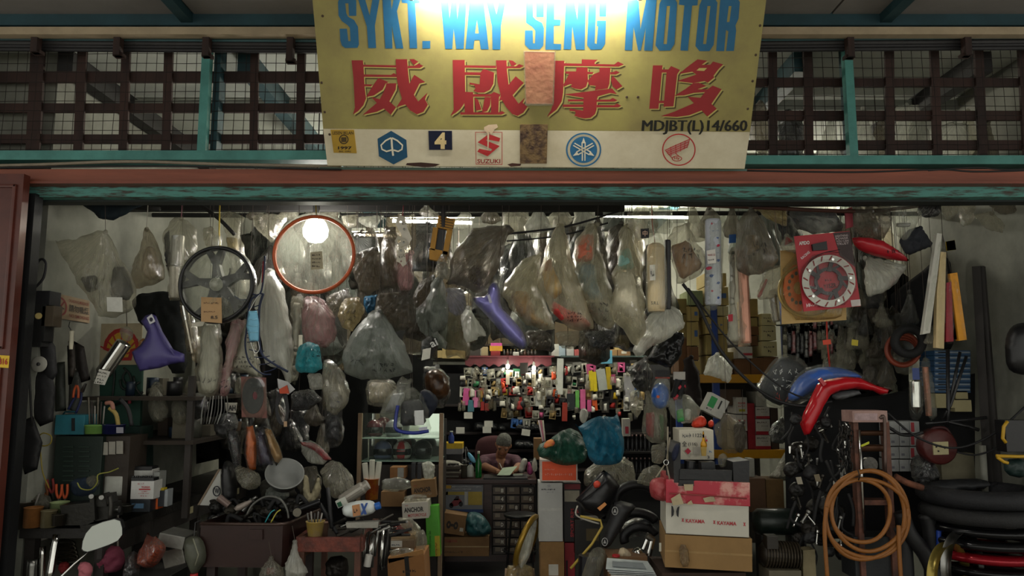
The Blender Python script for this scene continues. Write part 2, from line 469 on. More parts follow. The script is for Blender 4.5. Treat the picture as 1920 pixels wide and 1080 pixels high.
# party walls either side of the shop front, out of view, and the wall above
sbox('wall_front_left',-9, XL-.45, YF-.1, YF+.2,0,4.2, WALLM)
sbox('wall_front_right', XR+.3,9, YF-.1, YF+.2,0,4.2, WALLM)
TEALM = M('4c8a82',.55,0,.4,5,.2, h2='376a64')
TEALW = M('4c857c',.6,0,.5,7,.35, h2='3a3028', stretch=(1.2,3,9), thr=(.45,.62))
DTEAL = M('234248',.6,0,.4,5,.2)
BRN = M('5a2a20',.38,0,.3,4,.06, h2='3c1a14')
WOOD = M('3a2620',.75,0,.4,8,.3, h2='1c1412', stretch=(1,1,.3))
# roof over the walkway: fibre sheets, battens
zs = 3.97
nx = 5
sof = sbox('ceiling_walkway',-8,8,-.7, YF+.02, zs+.03, zs+.07, M('6d6a66',.95,0,.2,2))
for k in range(-4,4):
    V, F = box_vf((k*2.0+1.0,1.95, zs+.02),(1.985,5.2,.016)); ob('ceiling_sheet', V, F, M('7e7a76',.95,0,.22,2.5,.15), sof)
for px in (325,1690):
    p = WZ(px, 0, zs); sbox('trim_batten', p.x-.035, p.x+.035,-.6, YF-.02, zs-.045, zs+.012, DTEAL)
a = W(0,57,4.5)
sbox('trim_1',-6,6,4.50,4.58, W(0,47,4.5).z, zs+.03, M('26444c',.6,0,.4,5))
sbox('trim_2',-6,6,4.46,4.52, W(0,67,4.48).z, W(0,53,4.48).z, M('a8977c',.8,0,.3,6))
# pipes and cable runs under the batten
for i, (y, r, m_) in enumerate(((71,.013, '3b5c60'),(78,.016, '2c2a2a'),(84,.012, '252426'),(90,.014, '1f1e20'))):
    V, F = tube_vf([W(-400, y, 4.56), W(600, y+6,4.56), W(1400, y+4,4.56), W(2300, y-3,4.56)], r, 8)
    tag(ob('conduit_pipe', V, F, m_, None, True),['teal painted conduit directly under the cream batten', 'dark conduit, second pipe under the cream batten', 'dark conduit, third pipe under the cream batten', 'lowest dark conduit above the wire grille'][i], 'pipe')
for i, (x0, y0, y1) in enumerate(((68,60,101),(222,62,107),(388,64,108),(545,68,118),(1593,68,110),(1812,67,107))):
    c = W(x0,(y0+y1)/2,4.52); h = (y1-y0)*mpp(4.5)
    V, F = merge([box_vf(c, (.04,.05, h)), box_vf(c + Vector((0,.02,-h/2+.01)),(.06,.05,.02))])
    tag(ob('hanger_bracket', V, F, WOOD),['dark wooden bracket under the batten, far left', 'dark bracket left of the left teal post', 'dark bracket on top of the left teal post', 'dark bracket beside the left edge of the yellow sign', 'dark bracket on top of the right teal post', 'dark bracket under the batten, far right'][i], 'bracket')
def grille(n, x0, x1, boards, rails, postx, sill):
    Ys = 4.64
    z0, z1 = W(0, sill[1], Ys).z, W(0, sill[0], Ys).z
    A, B = W(x0,300, Ys).x, W(x1,300, Ys).x
    win = sbox(f'window_{n}', A, B, Ys-.10, Ys+.06, z0, z1, TEALM)
    zt, zb = W(0,82, Ys).z, z1
    for bx in boards:
        t, b_ = W(bx[0],90, Ys+.06), W(bx[1],292, Ys+.06); w_ = bx[2]*mpp(Ys)
        V = []
        for (p, z) in ((b_, zb),(t, zt)):
            for sx in (-1,1):
                for sy in (0,1): V.append(Vector((p.x+sx*w_/2, Ys+.05+sy*.02, z)))
        ob('board', V, [(0,2,3,1),(4,5,7,6),(0,4,6,2),(1,3,7,5),(0,1,5,4),(2,6,7,3)], WOOD, win)
    for (ya, yb_) in rails:
        za, zb_ = W(960, ya, Ys).z, W(960, yb_, Ys).z
        V, F = box_vf(((A+B)/2, Ys+.082,(za+zb_)/2),(B-A, .02, za-zb_)); ob('rail', V, F, WOOD, win)
    P0, P1 = W(postx[0],108, Ys-.05), W(postx[1], sill[0], Ys-.05)
    V, F = box_vf(((P0.x+P1.x)/2, Ys-.06,(zt+zb)/2),(.052,.05, zt-zb)); ob('post', V, F, TEALM, win)
    V, F = box_vf(((P0.x+P1.x)/2+.04, Ys+.05,(zt+zb)/2),(.04,.10, zt-zb)); ob('post', V, F, DTEAL, win)
    V, F = [],[]; rng = random.Random(n)
    x = A
    while x < B:
        j = rng.uniform(-.004,.004)
        v, f = tube_vf([(x+j, Ys-.012, zb),(x-j+.002, Ys-.012,(zb+zt)/2),(x, Ys-.012, zt)],.0021,4, False); k = len(V); V += v; F += [tuple(i+k for i in q) for q in f]
        x += .0635
    z = zb+.03
    while z < zt:
        v, f = tube_vf([(A+(B-A)*s/8, Ys-.016+.004*(s % 2), z+rng.uniform(-.004,.004)) for s in range(9)],.0021,4, False); k = len(V); V += v; F += [tuple(i+k for i in q) for q in f]
        z += .0635
    o = ob('wire_mesh', V, F, M('2a2422',.7,.4), win); o['kind'] = 'stuff'
    return win
grille(1,-150,640,[(-60,-66,20),(72,62,27),(155,147,18),(237,231,17),(317,312,17),(478,476,16),(565,563,16),(620,620,16)],[(125,146),(186,203),(245,262)],(390,381),(291,308))
grille(2,1380,2080,[(1390,1390,16),(1448,1449,17),(1514,1516,17),(1667,1668,17),(1751,1757,17),(1834,1842,17),(1916,1926,17),(2000,2012,20)],[(138,154),(200,218),(256,274)],(1588,1596),(300,316))
# cables lying along the sills
def cable(name, pts, r, mat, label, sub=5, cat='cable', group=None):
    return rod(name, pts, r, mat, None, label, cat, group, n=6, sub=sub)
cable('conduit_pipe',[(-200,314,4.5),(60,309,4.5),(240,303,4.5),(420,308,4.5),(640,312,4.5)],.010, '8a7f6e', 'thin beige pipe along the sill left of the sign', cat='pipe')
cable('cable',[(-200,318,4.48),(100,313,4.48),(350,312,4.48),(640,318,4.48)],.006, '1b1b1b', 'black cable along the sill left of the sign')
cable('cable',[(1400,320,4.5),(1600,323,4.5),(1760,318,4.5),(1850,322,4.5),(2100,312,4.5)],.006, '1b1b1b', 'black cable along the sill right of the sign')
cable('cable',[(1740,320,4.5),(1830,314,4.5),(1900,318,4.5),(2100,306,4.5)],.005, '202020', 'thin loose cable along the sill, far right')
cable('conduit_pipe',[(600,316,4.5),(1000,318,4.5),(1400,319,4.5)],.008, '5f7a72', 'thin pipe directly beneath the yellow sign', cat='pipe')
# lintel: brown fascia, weathered teal beam, dark track
sbox('trim_3',-4,4.2,4.50,4.68, W(0,344,4.5).z, W(0,317,4.5).z, M('8a4c38',.5,0,.3,2,.08, h2='6a3828', stretch=(.6,2,6)))
sbox('trim_4',-4,4.2,4.46,4.70, W(0,347,4.5).z, W(0,343,4.5).z, M('7a3f2e',.4,0,.3,4))
sbox('trim_5',-4,4.2,4.54,4.70, W(0,369,4.54).z, W(0,346,4.54).z, TEALW)
sbox('trim_6',-4,4.2,4.62,4.72, W(0,378,4.62).z, W(0,369,4.62).z, M('1c2422',.6))
# jamb on the left: brown painted post with raised panels, dark channel
pj = W(54,345,4.45).x
jm = sbox('door_1', pj-.5, pj, 4.40,4.46,0, W(0,330,4.45).z, BRN)
for (ya, yb_) in ((350,655),(668,1010)):
    za, zb_ = W(0, ya, 4.45).z, W(0, yb_, 4.45).z
    for (xa, xb, zc, zd) in ((pj-.75, pj-.035, za, za-.02),(pj-.75, pj-.035, zb_+.02, zb_),(pj-.055, pj-.035, za, zb_)):
        V, F = bbox_vf(((xa+xb)/2,4.395,(zc+zd)/2),(xb-xa, .02, abs(zc-zd)), None, .006); ob('moulding', V, F, BRN, jm)
pl = ob('number_plate',[W(0-14,665,4.385), W(18,667,4.385), W(16,690,4.385), W(-14,688,4.385)],[(0,3,2,1)], M('d9b21e',.5,0,.15), jm)
text('5816', quadmap([W(-8,671,4.383), W(15,672,4.383), W(14,684,4.383), W(-8,683,4.383)],(0,-.001,0)), 'a8261c', jm, bold=.03)
sbox('trim_7', pj-.06, pj+.012,4.50,4.58,0, W(0,366,4.55).z, M('17181a',.6,.3))
sbox('trim_8', XL, W(1170,380,5.5).x, 5.47,5.53, W(0,396,5.5).z, W(0,374,5.5).z, M('171614',.8))
# longitudinal ceiling beams inside
for i, x in enumerate((-2.93,-1.75,1.9,3.1)):
    sbox('trim_beam', x-.05, x+.05, YF+.15, YB, ZC-.14, ZC, DTEAL if i in (1,2) else M('1d1c1b',.7))
for y in (5.6,7.2,8.8):
    sbox('trim_joist', XL, XR, y-.04, y+.04, ZC-.10, ZC-.02, M('8f928a',.9))
# sheet of dark boards on the lintel's inner side carrying the hanging rails
def rail(label, pts, r, mat): return rod('hanging_rail', pts, r, mat, None, label, 'rail', n=6, sub=4)
for k, Y in enumerate((4.93,5.03,5.13,5.23,5.33)):
    V, F = tube_vf([(XL, Y, RAILZ(Y)),(XR, Y, RAILZ(Y))],.009,6); tag(ob('hanging_rail', V, F, '191a1a'), 'wall to wall hanging rail hidden behind the lintel, '+['nearest', 'second', 'third', 'fourth', 'farthest'][k], 'rail')
rail('long dark steel hanging rail just behind the lintel',[(60,382,4.95),(500,378,4.95),(1000,380,4.95),(1500,384,4.95),(1990,380,4.95)],.014, '191a1a')
rail('rusty brown steel rail behind the lintel on the right',[(1180,380,5.0),(1400,388,5.0),(1620,396,5.0),(1760,380,5.0)],.014, '4a2a20')
rail('dark rail crossing in the second row behind the lintel',[(60,402,6.2),(600,404,6.2),(1300,400,6.2),(1950,402,6.2)],.02, '141414')
rail('thin black rod rising to the right above the hanging bags',[(955,438,5.3),(1060,425,5.3),(1160,396,5.3)],.008, '15151a')
rail('slim dark rod slanting just below the thin black rod',[(950,452,5.35),(1050,442,5.35),(1140,418,5.35)],.006, '15151a')
rail('dark angle brace slanting down at upper left',[(360,372,5.2),(410,410,5.2),(440,440,5.2)],.014, '1a1716')
rail('dark horizontal bar at the top of the left white wall',[(70,375,5.3),(120,382,5.3),(300,392,5.3)],.018, '161514')

# ================================================================== SIGN BOARD
SB, STp = W(1000,316,4.42), None
bl, br = W(614,311,4.42), W(1396,317,4.42)
tlr, trr = ray(588,0), ray(1437,0)
# the board leans out at the top: find the depth that keeps its real width constant
wid = br.x-bl.x; tY = wid/(trr.x/trr.y-tlr.x/tlr.y)
tl0 = W(588,0, tY)
PN = Vector((1,0,0)).cross(Vector((0, tl0.y-bl.y, tl0.z-bl.z))).normalized()
if PN.y > 0: PN = -PN
P0 = W(1000,314,4.42)
def WS(px, py, push=0.0):
    d = ray(px, py); t = (P0 - Vector((0,0, CAMZ))).dot(PN)/d.dot(PN)
    return Vector((0,0, CAMZ)) + d*t + PN*push
YEL = M('968d50',.5,0,.25,3,.06, h2='7c7046')
SGN = [(584,-60),(1442,-60),(1437,0),(1396,317),(614,311),(588,0)]
V, F = slab_vf([(580,-62),(1445,-62),(1396,317),(614,311)], lambda x, y: WS(x, y),-PN*.035)
sign = tag(ob('shop_sign', V, F, M('857b52',.6)), 'big yellow and white shop sign board leaning out above the entrance', 'sign')
def sp(polys, mat, push, name='sign_paint', label=None):
    if not isinstance(polys[0][0],(list, tuple)): polys = [polys]
    pts, T = tessel(polys); o = ob(name, [WS(p.x, p.y, push) for p in pts], T, mat, sign)
    # face the street
    if label: o['label'] = label
    return o
sp([(582,-58),(1443,-58),(1406,247.5),(606,241.5)], YEL, .0015, 'yellow_field')
sp([(606,241),(1406,247),(1396,316),(614,310)], M('cbc2a8',.55,0,.2,4,.05, h2='b0a488'),.0015, 'white_field')
def sc(pts, ox, oy, s): return [(ox+x/s, oy+y/s) for x, y in pts]
BLUE = M('1f5f85',.5,0,.2,6,.05)
L5 = [[[(115,20),(135,-40),(255,-40),(280,10),(280,143),(215,143),(208,30),(180,30),(190,120),(205,150),(260,180),(295,240),(303,400),(290,430),(180,432),(150,410),(135,360),(130,258),(195,258),(208,370),(228,370),(222,250),(200,225),(150,190),(120,140)]],
 [[(285,-40),(350,-40),(400,140),(430,-40),(495,-40),(447,230),(458,432),(388,432),(375,240)]],
 [[(513,-40),(588,-40),(598,90),(620,-40),(688,-40),(645,100),(703,436),(635,436),(600,230),(605,436),(540,436)]],
 [[(685,-40),(854,-40),(850,28),(810,30),(828,434),(760,434),(740,30),(690,25)]],[[(874,368),(945,368),(945,436),(874,436)]],
 [[(1033,-40),(1105,-40),(1118,170),(1140,-40),(1180,-40),(1188,175),(1212,-40),(1274,-40),(1245,440),(1178,440),(1155,260),(1143,440),(1080,440)]],
 [[(1302,-40),(1420,-40),(1470,443),(1400,443),(1388,360),(1343,360),(1332,440),(1262,440)],[(1365,180),(1382,300),(1348,300)]],
 [[(1438,-40),(1500,-40),(1540,130),(1573,-40),(1634,-40),(1580,235),(1575,445),(1505,445),(1500,240)]]]
L6 = [[[(105,20),(125,-36),(215,-36),(240,10),(238,128),(182,128),(182,30),(158,30),(158,125),(180,148),(225,170),(240,210),(235,340),(210,370),(130,370),(97,335),(97,228),(155,228),(158,325),(172,325),(175,230),(150,200),(105,170)]],
 [[(262,-36),(372,-36),(370,15),(318,15),(316,145),(365,148),(362,192),(314,192),(312,328),(368,330),(366,372),(250,372)]],
 [[(405,-36),(460,-36),(490,150),(498,-36),(555,-36),(545,372),(480,372),(452,200),(443,370),(388,370)]],
 [[(575,20),(600,-36),(685,-36),(710,10),(706,125),(655,125),(655,30),(632,30),(620,325),(635,330),(645,200),(636,195),(637,155),(705,155),(698,330),(670,370),(590,372),(563,340)]],
 [[(868,-36),(948,-36),(962,220),(1012,-36),(1087,-36),(1052,380),(990,378),(1003,205),(965,378),(945,378),(912,205),(900,378),(845,376)]],
 [[(1105,30),(1130,-18),(1215,-18),(1238,20),(1218,330),(1185,378),(1105,380),(1075,340)],[(1160,45),(1185,45),(1160,330),(1135,330)]],
 [[(1255,-18),(1395,-18),(1390,40),(1350,42),(1318,380),(1262,378),(1292,40),(1250,35)]],
 [[(1405,40),(1430,-18),(1515,-18),(1540,20),(1512,335),(1480,383),(1405,383),(1375,345)],[(1465,45),(1488,45),(1455,330),(1432,330)]],
 [[(1562,-18),(1685,-18),(1708,15),(1698,140),(1675,190),(1680,230),(1663,382),(1605,382),(1622,235),(1604,225),(1590,383),(1530,382)],[(1625,45),(1645,45),(1630,165),(1610,165)]]]
for g in L5: sp([sc(q, 610,0,4.8) for q in g], BLUE, .003, 'blue_letter')
for g in L6: sp([sc(q, 960,0,4.0) for q in g], BLUE, .003, 'blue_letter')
C1 = [[(140,165),(292,165),(300,225),(315,520),(330,640),(335,680),(300,770),(230,850),(160,895),(185,800),(165,400)],[(300,225),(740,232),(740,262),(300,252)],[(285,355),(670,362),(710,338),(750,362),(750,392),(310,388)],[(300,488),(425,490),(400,518),(310,515)],
 [(735,150),(890,150),(900,300),(920,480),(985,360),(1135,460),(1055,480),(980,630),(1040,720),(1165,600),(1130,690),(1170,765),(1110,860),(1020,895),(930,840),(865,760),(800,780),(745,800),(820,680),(770,520),(745,380)],[(920,150),(980,148),(1040,185),(980,230)],[(900,240),(985,240),(1045,210),(1110,240),(1060,270),(900,270)],
 [(500,405),(640,458),(600,480),(560,560),(440,640),(335,660),(425,510)],[(610,475),(745,475),(735,560),(650,720),(740,800),(670,900),(575,815),(480,860),(290,900),(480,740),(405,660),(520,690),(590,560)]]
C2 = [[(135,160),(298,160),(305,590),(412,595),(418,870),(300,870),(295,740),(240,820),(180,870),(105,915),(150,830)],[(240,865),(750,868),(800,850),(845,875),(790,898),(240,898)],[(298,232),(720,238),(720,270),(298,262)],[(300,325),(515,328),(515,365),(300,362)],
 [(550,280),(695,330),(685,480),(640,560),(560,600),(470,600),(415,575),(445,545),(425,500),(360,490),(365,465),(500,490),(510,330)],[(720,165),(862,165),(868,300),(890,495),(985,380),(1095,470),(1045,520),(945,635),(1025,750),(1110,670),(1080,740),(1145,790),(1090,870),(1010,915),(940,890),(860,800),(800,700),(760,710),(785,640),(740,450)],
 [(890,162),(945,170),(1000,215),(960,240),(930,240)],[(862,245),(985,245),(1035,215),(1095,240),(1040,270),(865,272)],[(412,622),(650,622),(690,590),(785,630),(760,660),(752,870),(655,870),(650,655),(412,655)],[(430,665),(480,700),(525,830),(450,845)],[(570,660),(650,665),(640,770),(600,850),(530,870)]]
C3 = [[(215,170),(345,172),(335,480),(330,600),(310,720),(240,830),(110,930),(165,840),(205,720)],[(340,205),(580,210),(582,152),(800,158),(755,190),(755,215),(1020,220),(1070,182),(1150,220),(1080,250),(340,240)],
 [(360,315),(505,315),(510,262),(660,262),(660,320),(740,325),(725,352),(660,352),(665,440),(640,520),(570,558),(480,545),(430,520),(450,490),(425,485),(338,520),(335,490),(410,350),(360,345)],[(820,262),(968,262),(955,480),(930,545),(760,570),(770,510),(680,500),(660,440),(740,352),(820,322)],
 [(966,325),(1010,322),(1045,305),(1095,330),(1040,358),(966,355)],[(1000,370),(1070,450),(1130,515),(1050,560),(1000,520),(975,430)],[(340,625),(750,575),(880,560),(990,545),(1055,622),(960,605),(800,650),(785,690),(780,830),(760,890),(700,940),(620,950),(540,935),(480,910),(500,880),(490,855),(415,845),(420,815),(600,845),(605,670),(480,650)],
 [(395,692),(605,692),(605,720),(395,720)],[(325,762),(605,762),(605,795),(325,795)],[(783,695),(960,695),(1000,672),(1065,705),(1020,722),(783,724)],[(783,768),(1020,770),(1055,748),(1115,780),(1070,800),(783,800)]]
C4 = [[(158,212),(275,212),(225,745),(112,745)],[(325,290),(380,220),(490,268),(455,320),(410,715),(288,720)],[(270,262),(350,262),(330,300),(265,300)],[(235,645),(297,645),(295,676),(230,676)],
 [(705,138),(825,155),(755,205),(860,205),(895,165),(1020,200),(960,260),(900,340),(910,360),(830,425),(790,405),(650,430),(450,405),(690,325),(640,290),(470,320),(600,215)],
 [(650,430),(720,425),(815,465),(705,505),(830,505),(890,460),(1000,505),(940,590),(875,685),(940,745),(825,840),(755,765),(600,825),(450,845),(255,835),(420,780),(660,675),(580,595),(740,610),(795,540),(660,550),(540,580),(420,585),(560,500)]]
REDP, SHD, GAP = M('8e2326',.55,0,.2,6,.05), M('4c3f22',.7), M('b9ad62',.6,0,.1)
for C, ox, oy, s in ((C1,640,90,7.2),(C2,830,90,7.2),(C3,1010,90,7.2),(C4,1200,90,6.545)):
    for nm, m_, dx, pu in (('letter_shadow', SHD, 4.0,.0024),('letter_outline', GAP, 1.9,.0030),('red_character', REDP, 0,.0036)):
        V, F = [],[]
        for q in C:
            pts, T = tessel([[(x+dx, y+dx) for x, y in sc(q, ox, oy, s)]]); k = len(V)
            V += [WS(p.x, p.y, pu) for p in pts]; F += [tuple(i+k for i in t) for t in T]
        ob(nm, V, F, m_, sign)
sp(sc([(725,245),(820,245),(785,280),(690,275)],1200,90,6.545), GAP, .0042, 'letter_outline')
def st(s, x0, y0, x1, y1, mat, bold=.02, push=.0045, skew=0):
    text(s, lambda u, v: WS(x0+(x1-x0)*u + skew*(1-v), y0+(y1-y0)*v, push), mat, sign, bold=bold)
for d_ in (-1,0,1): st('MDJBT(L)14/660',1203+d_, 225,1399+d_, 252, '17160f',0,.0045+d_*.0001, skew=2)
# emblems along the white band
GOLD = M('a8862a',.5,0,.25,10)
V, F = slab_vf([(620,243),(664,243),(669,287),(626,286)], lambda x, y: WS(x, y, .005),-PN*.004)
o = ob('licence_plate', V, F, GOLD, sign)
st('LESEN IKLAN',624,246,663,252, '3a2c14',.02,.0056); st('1997',634,274,660,280, '1c140a',.04,.0056)
sp([ellipse(645,261,9,9,18), ellipse(645,261,7,7,18)], '3a2c14',.0056, 'crest'); sp(rect(640,257,650,266), '4a3a18',.0057, 'crest'); st('BIL SIRI',636,282,658,285, '3a2c14',.02,.0056)
def s7(pts): return sc(pts, 610,225,4.571)
NAVY = M('174a68',.5,0,.2,6)
WHT = M('d8d0b8',.55,0,.1)
sp(s7([(565,92),(695,170),(704,318),(585,380),(460,310),(448,160)]), NAVY, .003, 'hexagon_emblem')
def band(pts, w):
    L, Rr = [],[]
    for i in range(len(pts)):
        a, b = np.array(pts[max(i-1,0)], float), np.array(pts[min(i+1, len(pts)-1)], float)
        t = (b-a)/max(np.hypot(*(b-a)),1e-6); n_ = np.array([-t[1], t[0]]); p = np.array(pts[i], float)
        L.append(tuple(p+n_*w/2)); Rr.append(tuple(p-n_*w/2))
    return L + Rr[::-1]
sp(s7(band([(568,150),(572,225),(582,305)],16)), WHT, .004, 'hexagon_emblem')
for sgn in (-1,1):
    sp(s7(band([(568+sgn*4,152),(568+sgn*50,175),(570+sgn*92,215),(572+sgn*85,250),(575+sgn*50,268),(577+sgn*8,256)],13)), WHT, .004, 'hexagon_emblem')
V, F = slab_vf(s7([(884,92),(1086,92),(1088,254),(890,254)]), lambda x, y: WS(x, y, .006),-PN*.005); np_ = ob('number_plate', V, F, M('141a33',.35), sign)
text('4', lambda u, v: WS(815+22*u, 248+31*v, .0068), 'd8c08a', np_, bold=.05)
SR = M('ad2a2c',.55,0,.15)
sp([s7([(1285,102),(1517,102),(1517,383),(1290,380)]), s7([(1289,107),(1512,107),(1512,378),(1294,375)])], SR, .003, 'square_emblem')
sp(s7([(1305,190),(1400,118),(1500,155),(1490,185),(1385,165),(1380,175),(1495,222),(1390,310),(1302,270),(1320,245),(1420,265),(1430,250)]), SR, .0035, 'square_emblem')
st('SUZUKI',895,298,938,306, '8e2326',.02)
sp(s7([(1360,60),(1400,40),(1470,35),(1480,60),(1450,80),(1420,130),(1405,100),(1398,260),(1390,260),(1388,110),(1360,90)]), M('d3b99a',.7),.0042, 'peeled_patch')
sp(s7([(690,385),(700,368),(820,362),(940,372),(985,378),(930,400),(850,405)]), M('3a221a',.8),.0042, 'rust_patch')
sp(s7([(1560,380),(1600,368),(1680,375),(1670,392),(1590,398)]), M('4a2a20',.8),.0042, 'rust_patch')
for cx, cy in ((993,240),(1180,248),): pass
# brown plates screwed on
V, F = slab_vf([(975,233),(1027,233),(1025,306),(975,306)], lambda x, y: WS(x, y, .008),-PN*.007)
o = ob('brown_plate', V, F, M('6f5838',.6,0,.5,14,.3, h2='3f2c22', thr=(.45,.6)), sign); o['label'] = 'scuffed brown rusty plate'
V, F = slab_vf([(983,96),(1040,97),(1036,194),(986,194)], lambda x, y: WS(x, y, .022),-PN*.020)
o = ob('wrapped_plate', V, F, M('a3765a',.3,0,.3,7,.3, h2='7d4a3c'), sign); o['label'] = 'faded square packet wrapped in clear film'
sp([[(981,94),(1042,95),(1038,197),(984,197)],[(984,97),(1039,98),(1035,192),(987,192)]], film('clear2'),.0235, 'film_edge')
def s8(pts): return sc(pts, 960,225,4.174)
YB_ = M('2a6790',.5,0,.2)
c8 = (560,232)
sp([s8(ellipse(*c8,138,133,40)), s8(ellipse(*c8,126,121,40))], YB_, .003, 'round_emblem'); sp(s8(ellipse(*c8,106,104,36)), YB_, .003, 'round_emblem')
for k in range(3):
    a = R(-90+120*k); ca, sa = math.cos(a), math.sin(a)
    def rt(p): return (c8[0]+p[0]*ca-p[1]*sa, c8[1]+p[0]*sa*.98+p[1]*ca)
    for (x0, y0, x1, y1) in ((0,-12,60,-12),(0,12,60,12),(-88,-10,0,-10),(-88,10,0,10)):
        sp(s8([rt(q) for q in band([(x0, y0),(x1, y1)],9)]), WHT, .004, 'round_emblem')
    sp(s8([rt(q) for q in ((52,-14),(66,-11),(98,0),(66,11),(52,14))]), WHT, .0042, 'round_emblem')
c9 = (1305,232)
sp([s8(ellipse(*c9,131,126,40)), s8(ellipse(*c9,122,117,40))], SR, .003, 'wing_emblem')
wing = [(1198,235),(1240,210),(1390,148),(1385,185),(1370,215),(1285,262),(1235,282),(1215,262)]
sp(s8(wing), M('b8867a',.6),.003, 'wing_emblem')
for a_, b_ in (((1198,235),(1390,148)),((1205,248),(1386,168)),((1212,258),(1380,190)),((1222,270),(1372,210)),((1240,210),(1245,278)),((1280,192),(1282,262)),((1320,176),(1318,245)),((1355,163),(1345,228)),((1390,148),(1368,218)),((1198,235),(1255,300)),((1280,262),(1310,285))):
    sp(s8(band([a_, b_],5)), SR, .004, 'wing_emblem')
sp([s8(ellipse(1290,301,40,22,24)), s8(ellipse(1290,301,34,17,24))], SR, .004, 'wing_emblem'); st('Hy',1264,293.5,1274,300, 'ad2a2c',.02)
for (x, y) in ((1425,48),(1417,103),(1411,152),(1402,204),(605,30),(603,155),(609,210),(618,252),(1196,182),(1175,182)):
    V, F = lathe_vf([(.008,0),(.006,.004),(1e-5,.005)],8, PN.to_track_quat('Z', 'Y').to_matrix(), WS(x, y, .001)); ob('screw', V, F, M('4a3a2c',.6,.3), sign)
# ---- fluorescent tube bracketed off the top of the sign
def WSp(px, py, off): return WS(px, py, off)
la, lb = WS(775,-9,.10), WS(1195,-9,.10)
lamp = root('sign_lamp', 'bare fluorescent tube lighting the top of the yellow sign', 'lamp',(la+lb)/2)
V, F = tube_vf([la, lb],.014,12); ob('tube', V, F, GLOW('fffaf0',108), lamp, True)
V, F = box_vf((la+lb)/2 + Vector((0,-.01,.055)),((lb-la).length+.06,.05,.04)); ob('fitting', V, F, M('c8c8c0',.5), lamp)
for p in (la, lb):
    V, F = box_vf(p + Vector((0,0,.015)),(.02,.035,.07)); ob('lamp_holder', V, F, 'c8c8c0', lamp)
    V, F = tube_vf([p + Vector((0,0,.055)), p + Vector((0,.16,.06))],.008,6); ob('bracket', V, F, 'steel', lamp)

# ================================================================== LAMPS INSIDE
def batten_lamp(label, a, b, strength, r=.014):
    A, B = W(*a), W(*b); t = root('fluorescent_lamp', label, 'lamp',(A+B)/2)
    V, F = tube_vf([A, B], r, 10); ob('tube', V, F, GLOW('fff9e6', strength), t, True)
    V, F = box_vf((A+B)/2 + Vector((0,0,.06)),((B-A).length+.05,.035,.04)); ob('housing', V, F, 'c2c4ba', t)
    top = ZC-.1
    for s in (.15,.85):
        p = A.lerp(B, s); V, F = tube_vf([p + Vector((0,0,.08)), Vector((p.x, p.y, top))],.004,5); ob('wire', V, F, '2a2a2a', t)
    return t
batten_lamp('long fluorescent tube glowing behind the lever plates',(736,414,7.0),(884,418,7.0),290)
batten_lamp('shorter fluorescent tube glowing right of the orange ring',(664,440,8.4),(738,442,8.4),290)
batten_lamp('fluorescent tube over the back of the shop, partly hidden by bags',(1130,405,8.6),(1290,408,8.6),290)
batten_lamp('fluorescent tube near the ceiling above the right rack',(1420,380,7.6),(1600,384,7.6),210)
batten_lamp('added unseen fluorescent tube up at the ceiling behind the shop sign',(820,230,6.4),(1000,230,6.4),420)  # added fill lamp, out of view; brightens the room seen through the grilles
bp = W(592,430,5.35)
t = root('light_bulb', 'bright round lamp hanging behind the orange ring', 'lamp', bp)
V, F = lathe_vf([(1e-4,-.10),(.05,-.09),(.085,-.05),(.09,0),(.07,.05),(.03,.09),(.02,.1)],16, None, bp); ob('bulb', V, F, GLOW('fffaf0',48), t, True)
V, F = lathe_vf([(.024,.095),(.026,.17),(.01,.19)],12, None, bp); ob('socket', V, F, '222222', t)
V, F = tube_vf([bp + Vector((0,0,.18)), Vector((bp.x, bp.y, ZC-.08))],.005,5); ob('cord', V, F, '161616', t)
# ================================================================== HANGING FRONT ROWS
bag('large clear plastic bag with white paper slip hanging at far left wall',[(104,453),(112,455),(197,431),(203,440),(230,490),(243,513),(257,553),(253,577),(213,598),(187,597),(177,573),(153,547),(133,507),(113,473)],4.9,.08, 'clear2',[('26282a',[(212,500),(235,500),(252,545),(240,565),(205,555)],.05),('3a3a38',[(150,520),(180,515),(190,540),(165,550)],.04)],[(197,380),(198,433)], tags=[(200,557,229,585, 'c8c8c0')])
bag('amber tinted clear bag holding a pale lamp shell, hung on thick white cord',[(272,428),(281,430),(298,462),(308,498),(310,522),(285,535),(257,541),(243,535),(243,520),(255,485),(266,450)],5.05,.09, 'amber',[('b9b2a2',[(276,462),(291,465),(298,500),(293,525),(280,525),(266,510),(268,480)],.06, 'lamp_shell')],[(278,374),(275,428)], scol='b0aaa0')
o = bag('clear bag with two stacked silver tubes beside the black wheel',[(330,406),(342,410),(372,430),(370,470),(352,490),(345,502),(337,562),(316,560),(315,510),(307,470),(307,440),(318,418)],5.1,.07, 'clear2',[('161718',[(308,440),(318,430),(320,520),(312,500)],.05)],[(342,376),(340,408)], scol='8a5560')
cyl('silver_tube',(334,442,5.1),(332,498,5.1),12*mpp(5.1), M('b5b5b0',.35,.3), o); cyl('silver_tube',(327,500,5.1),(326,559,5.1),9*mpp(5.1), M('c2beb6',.35,.3), o)
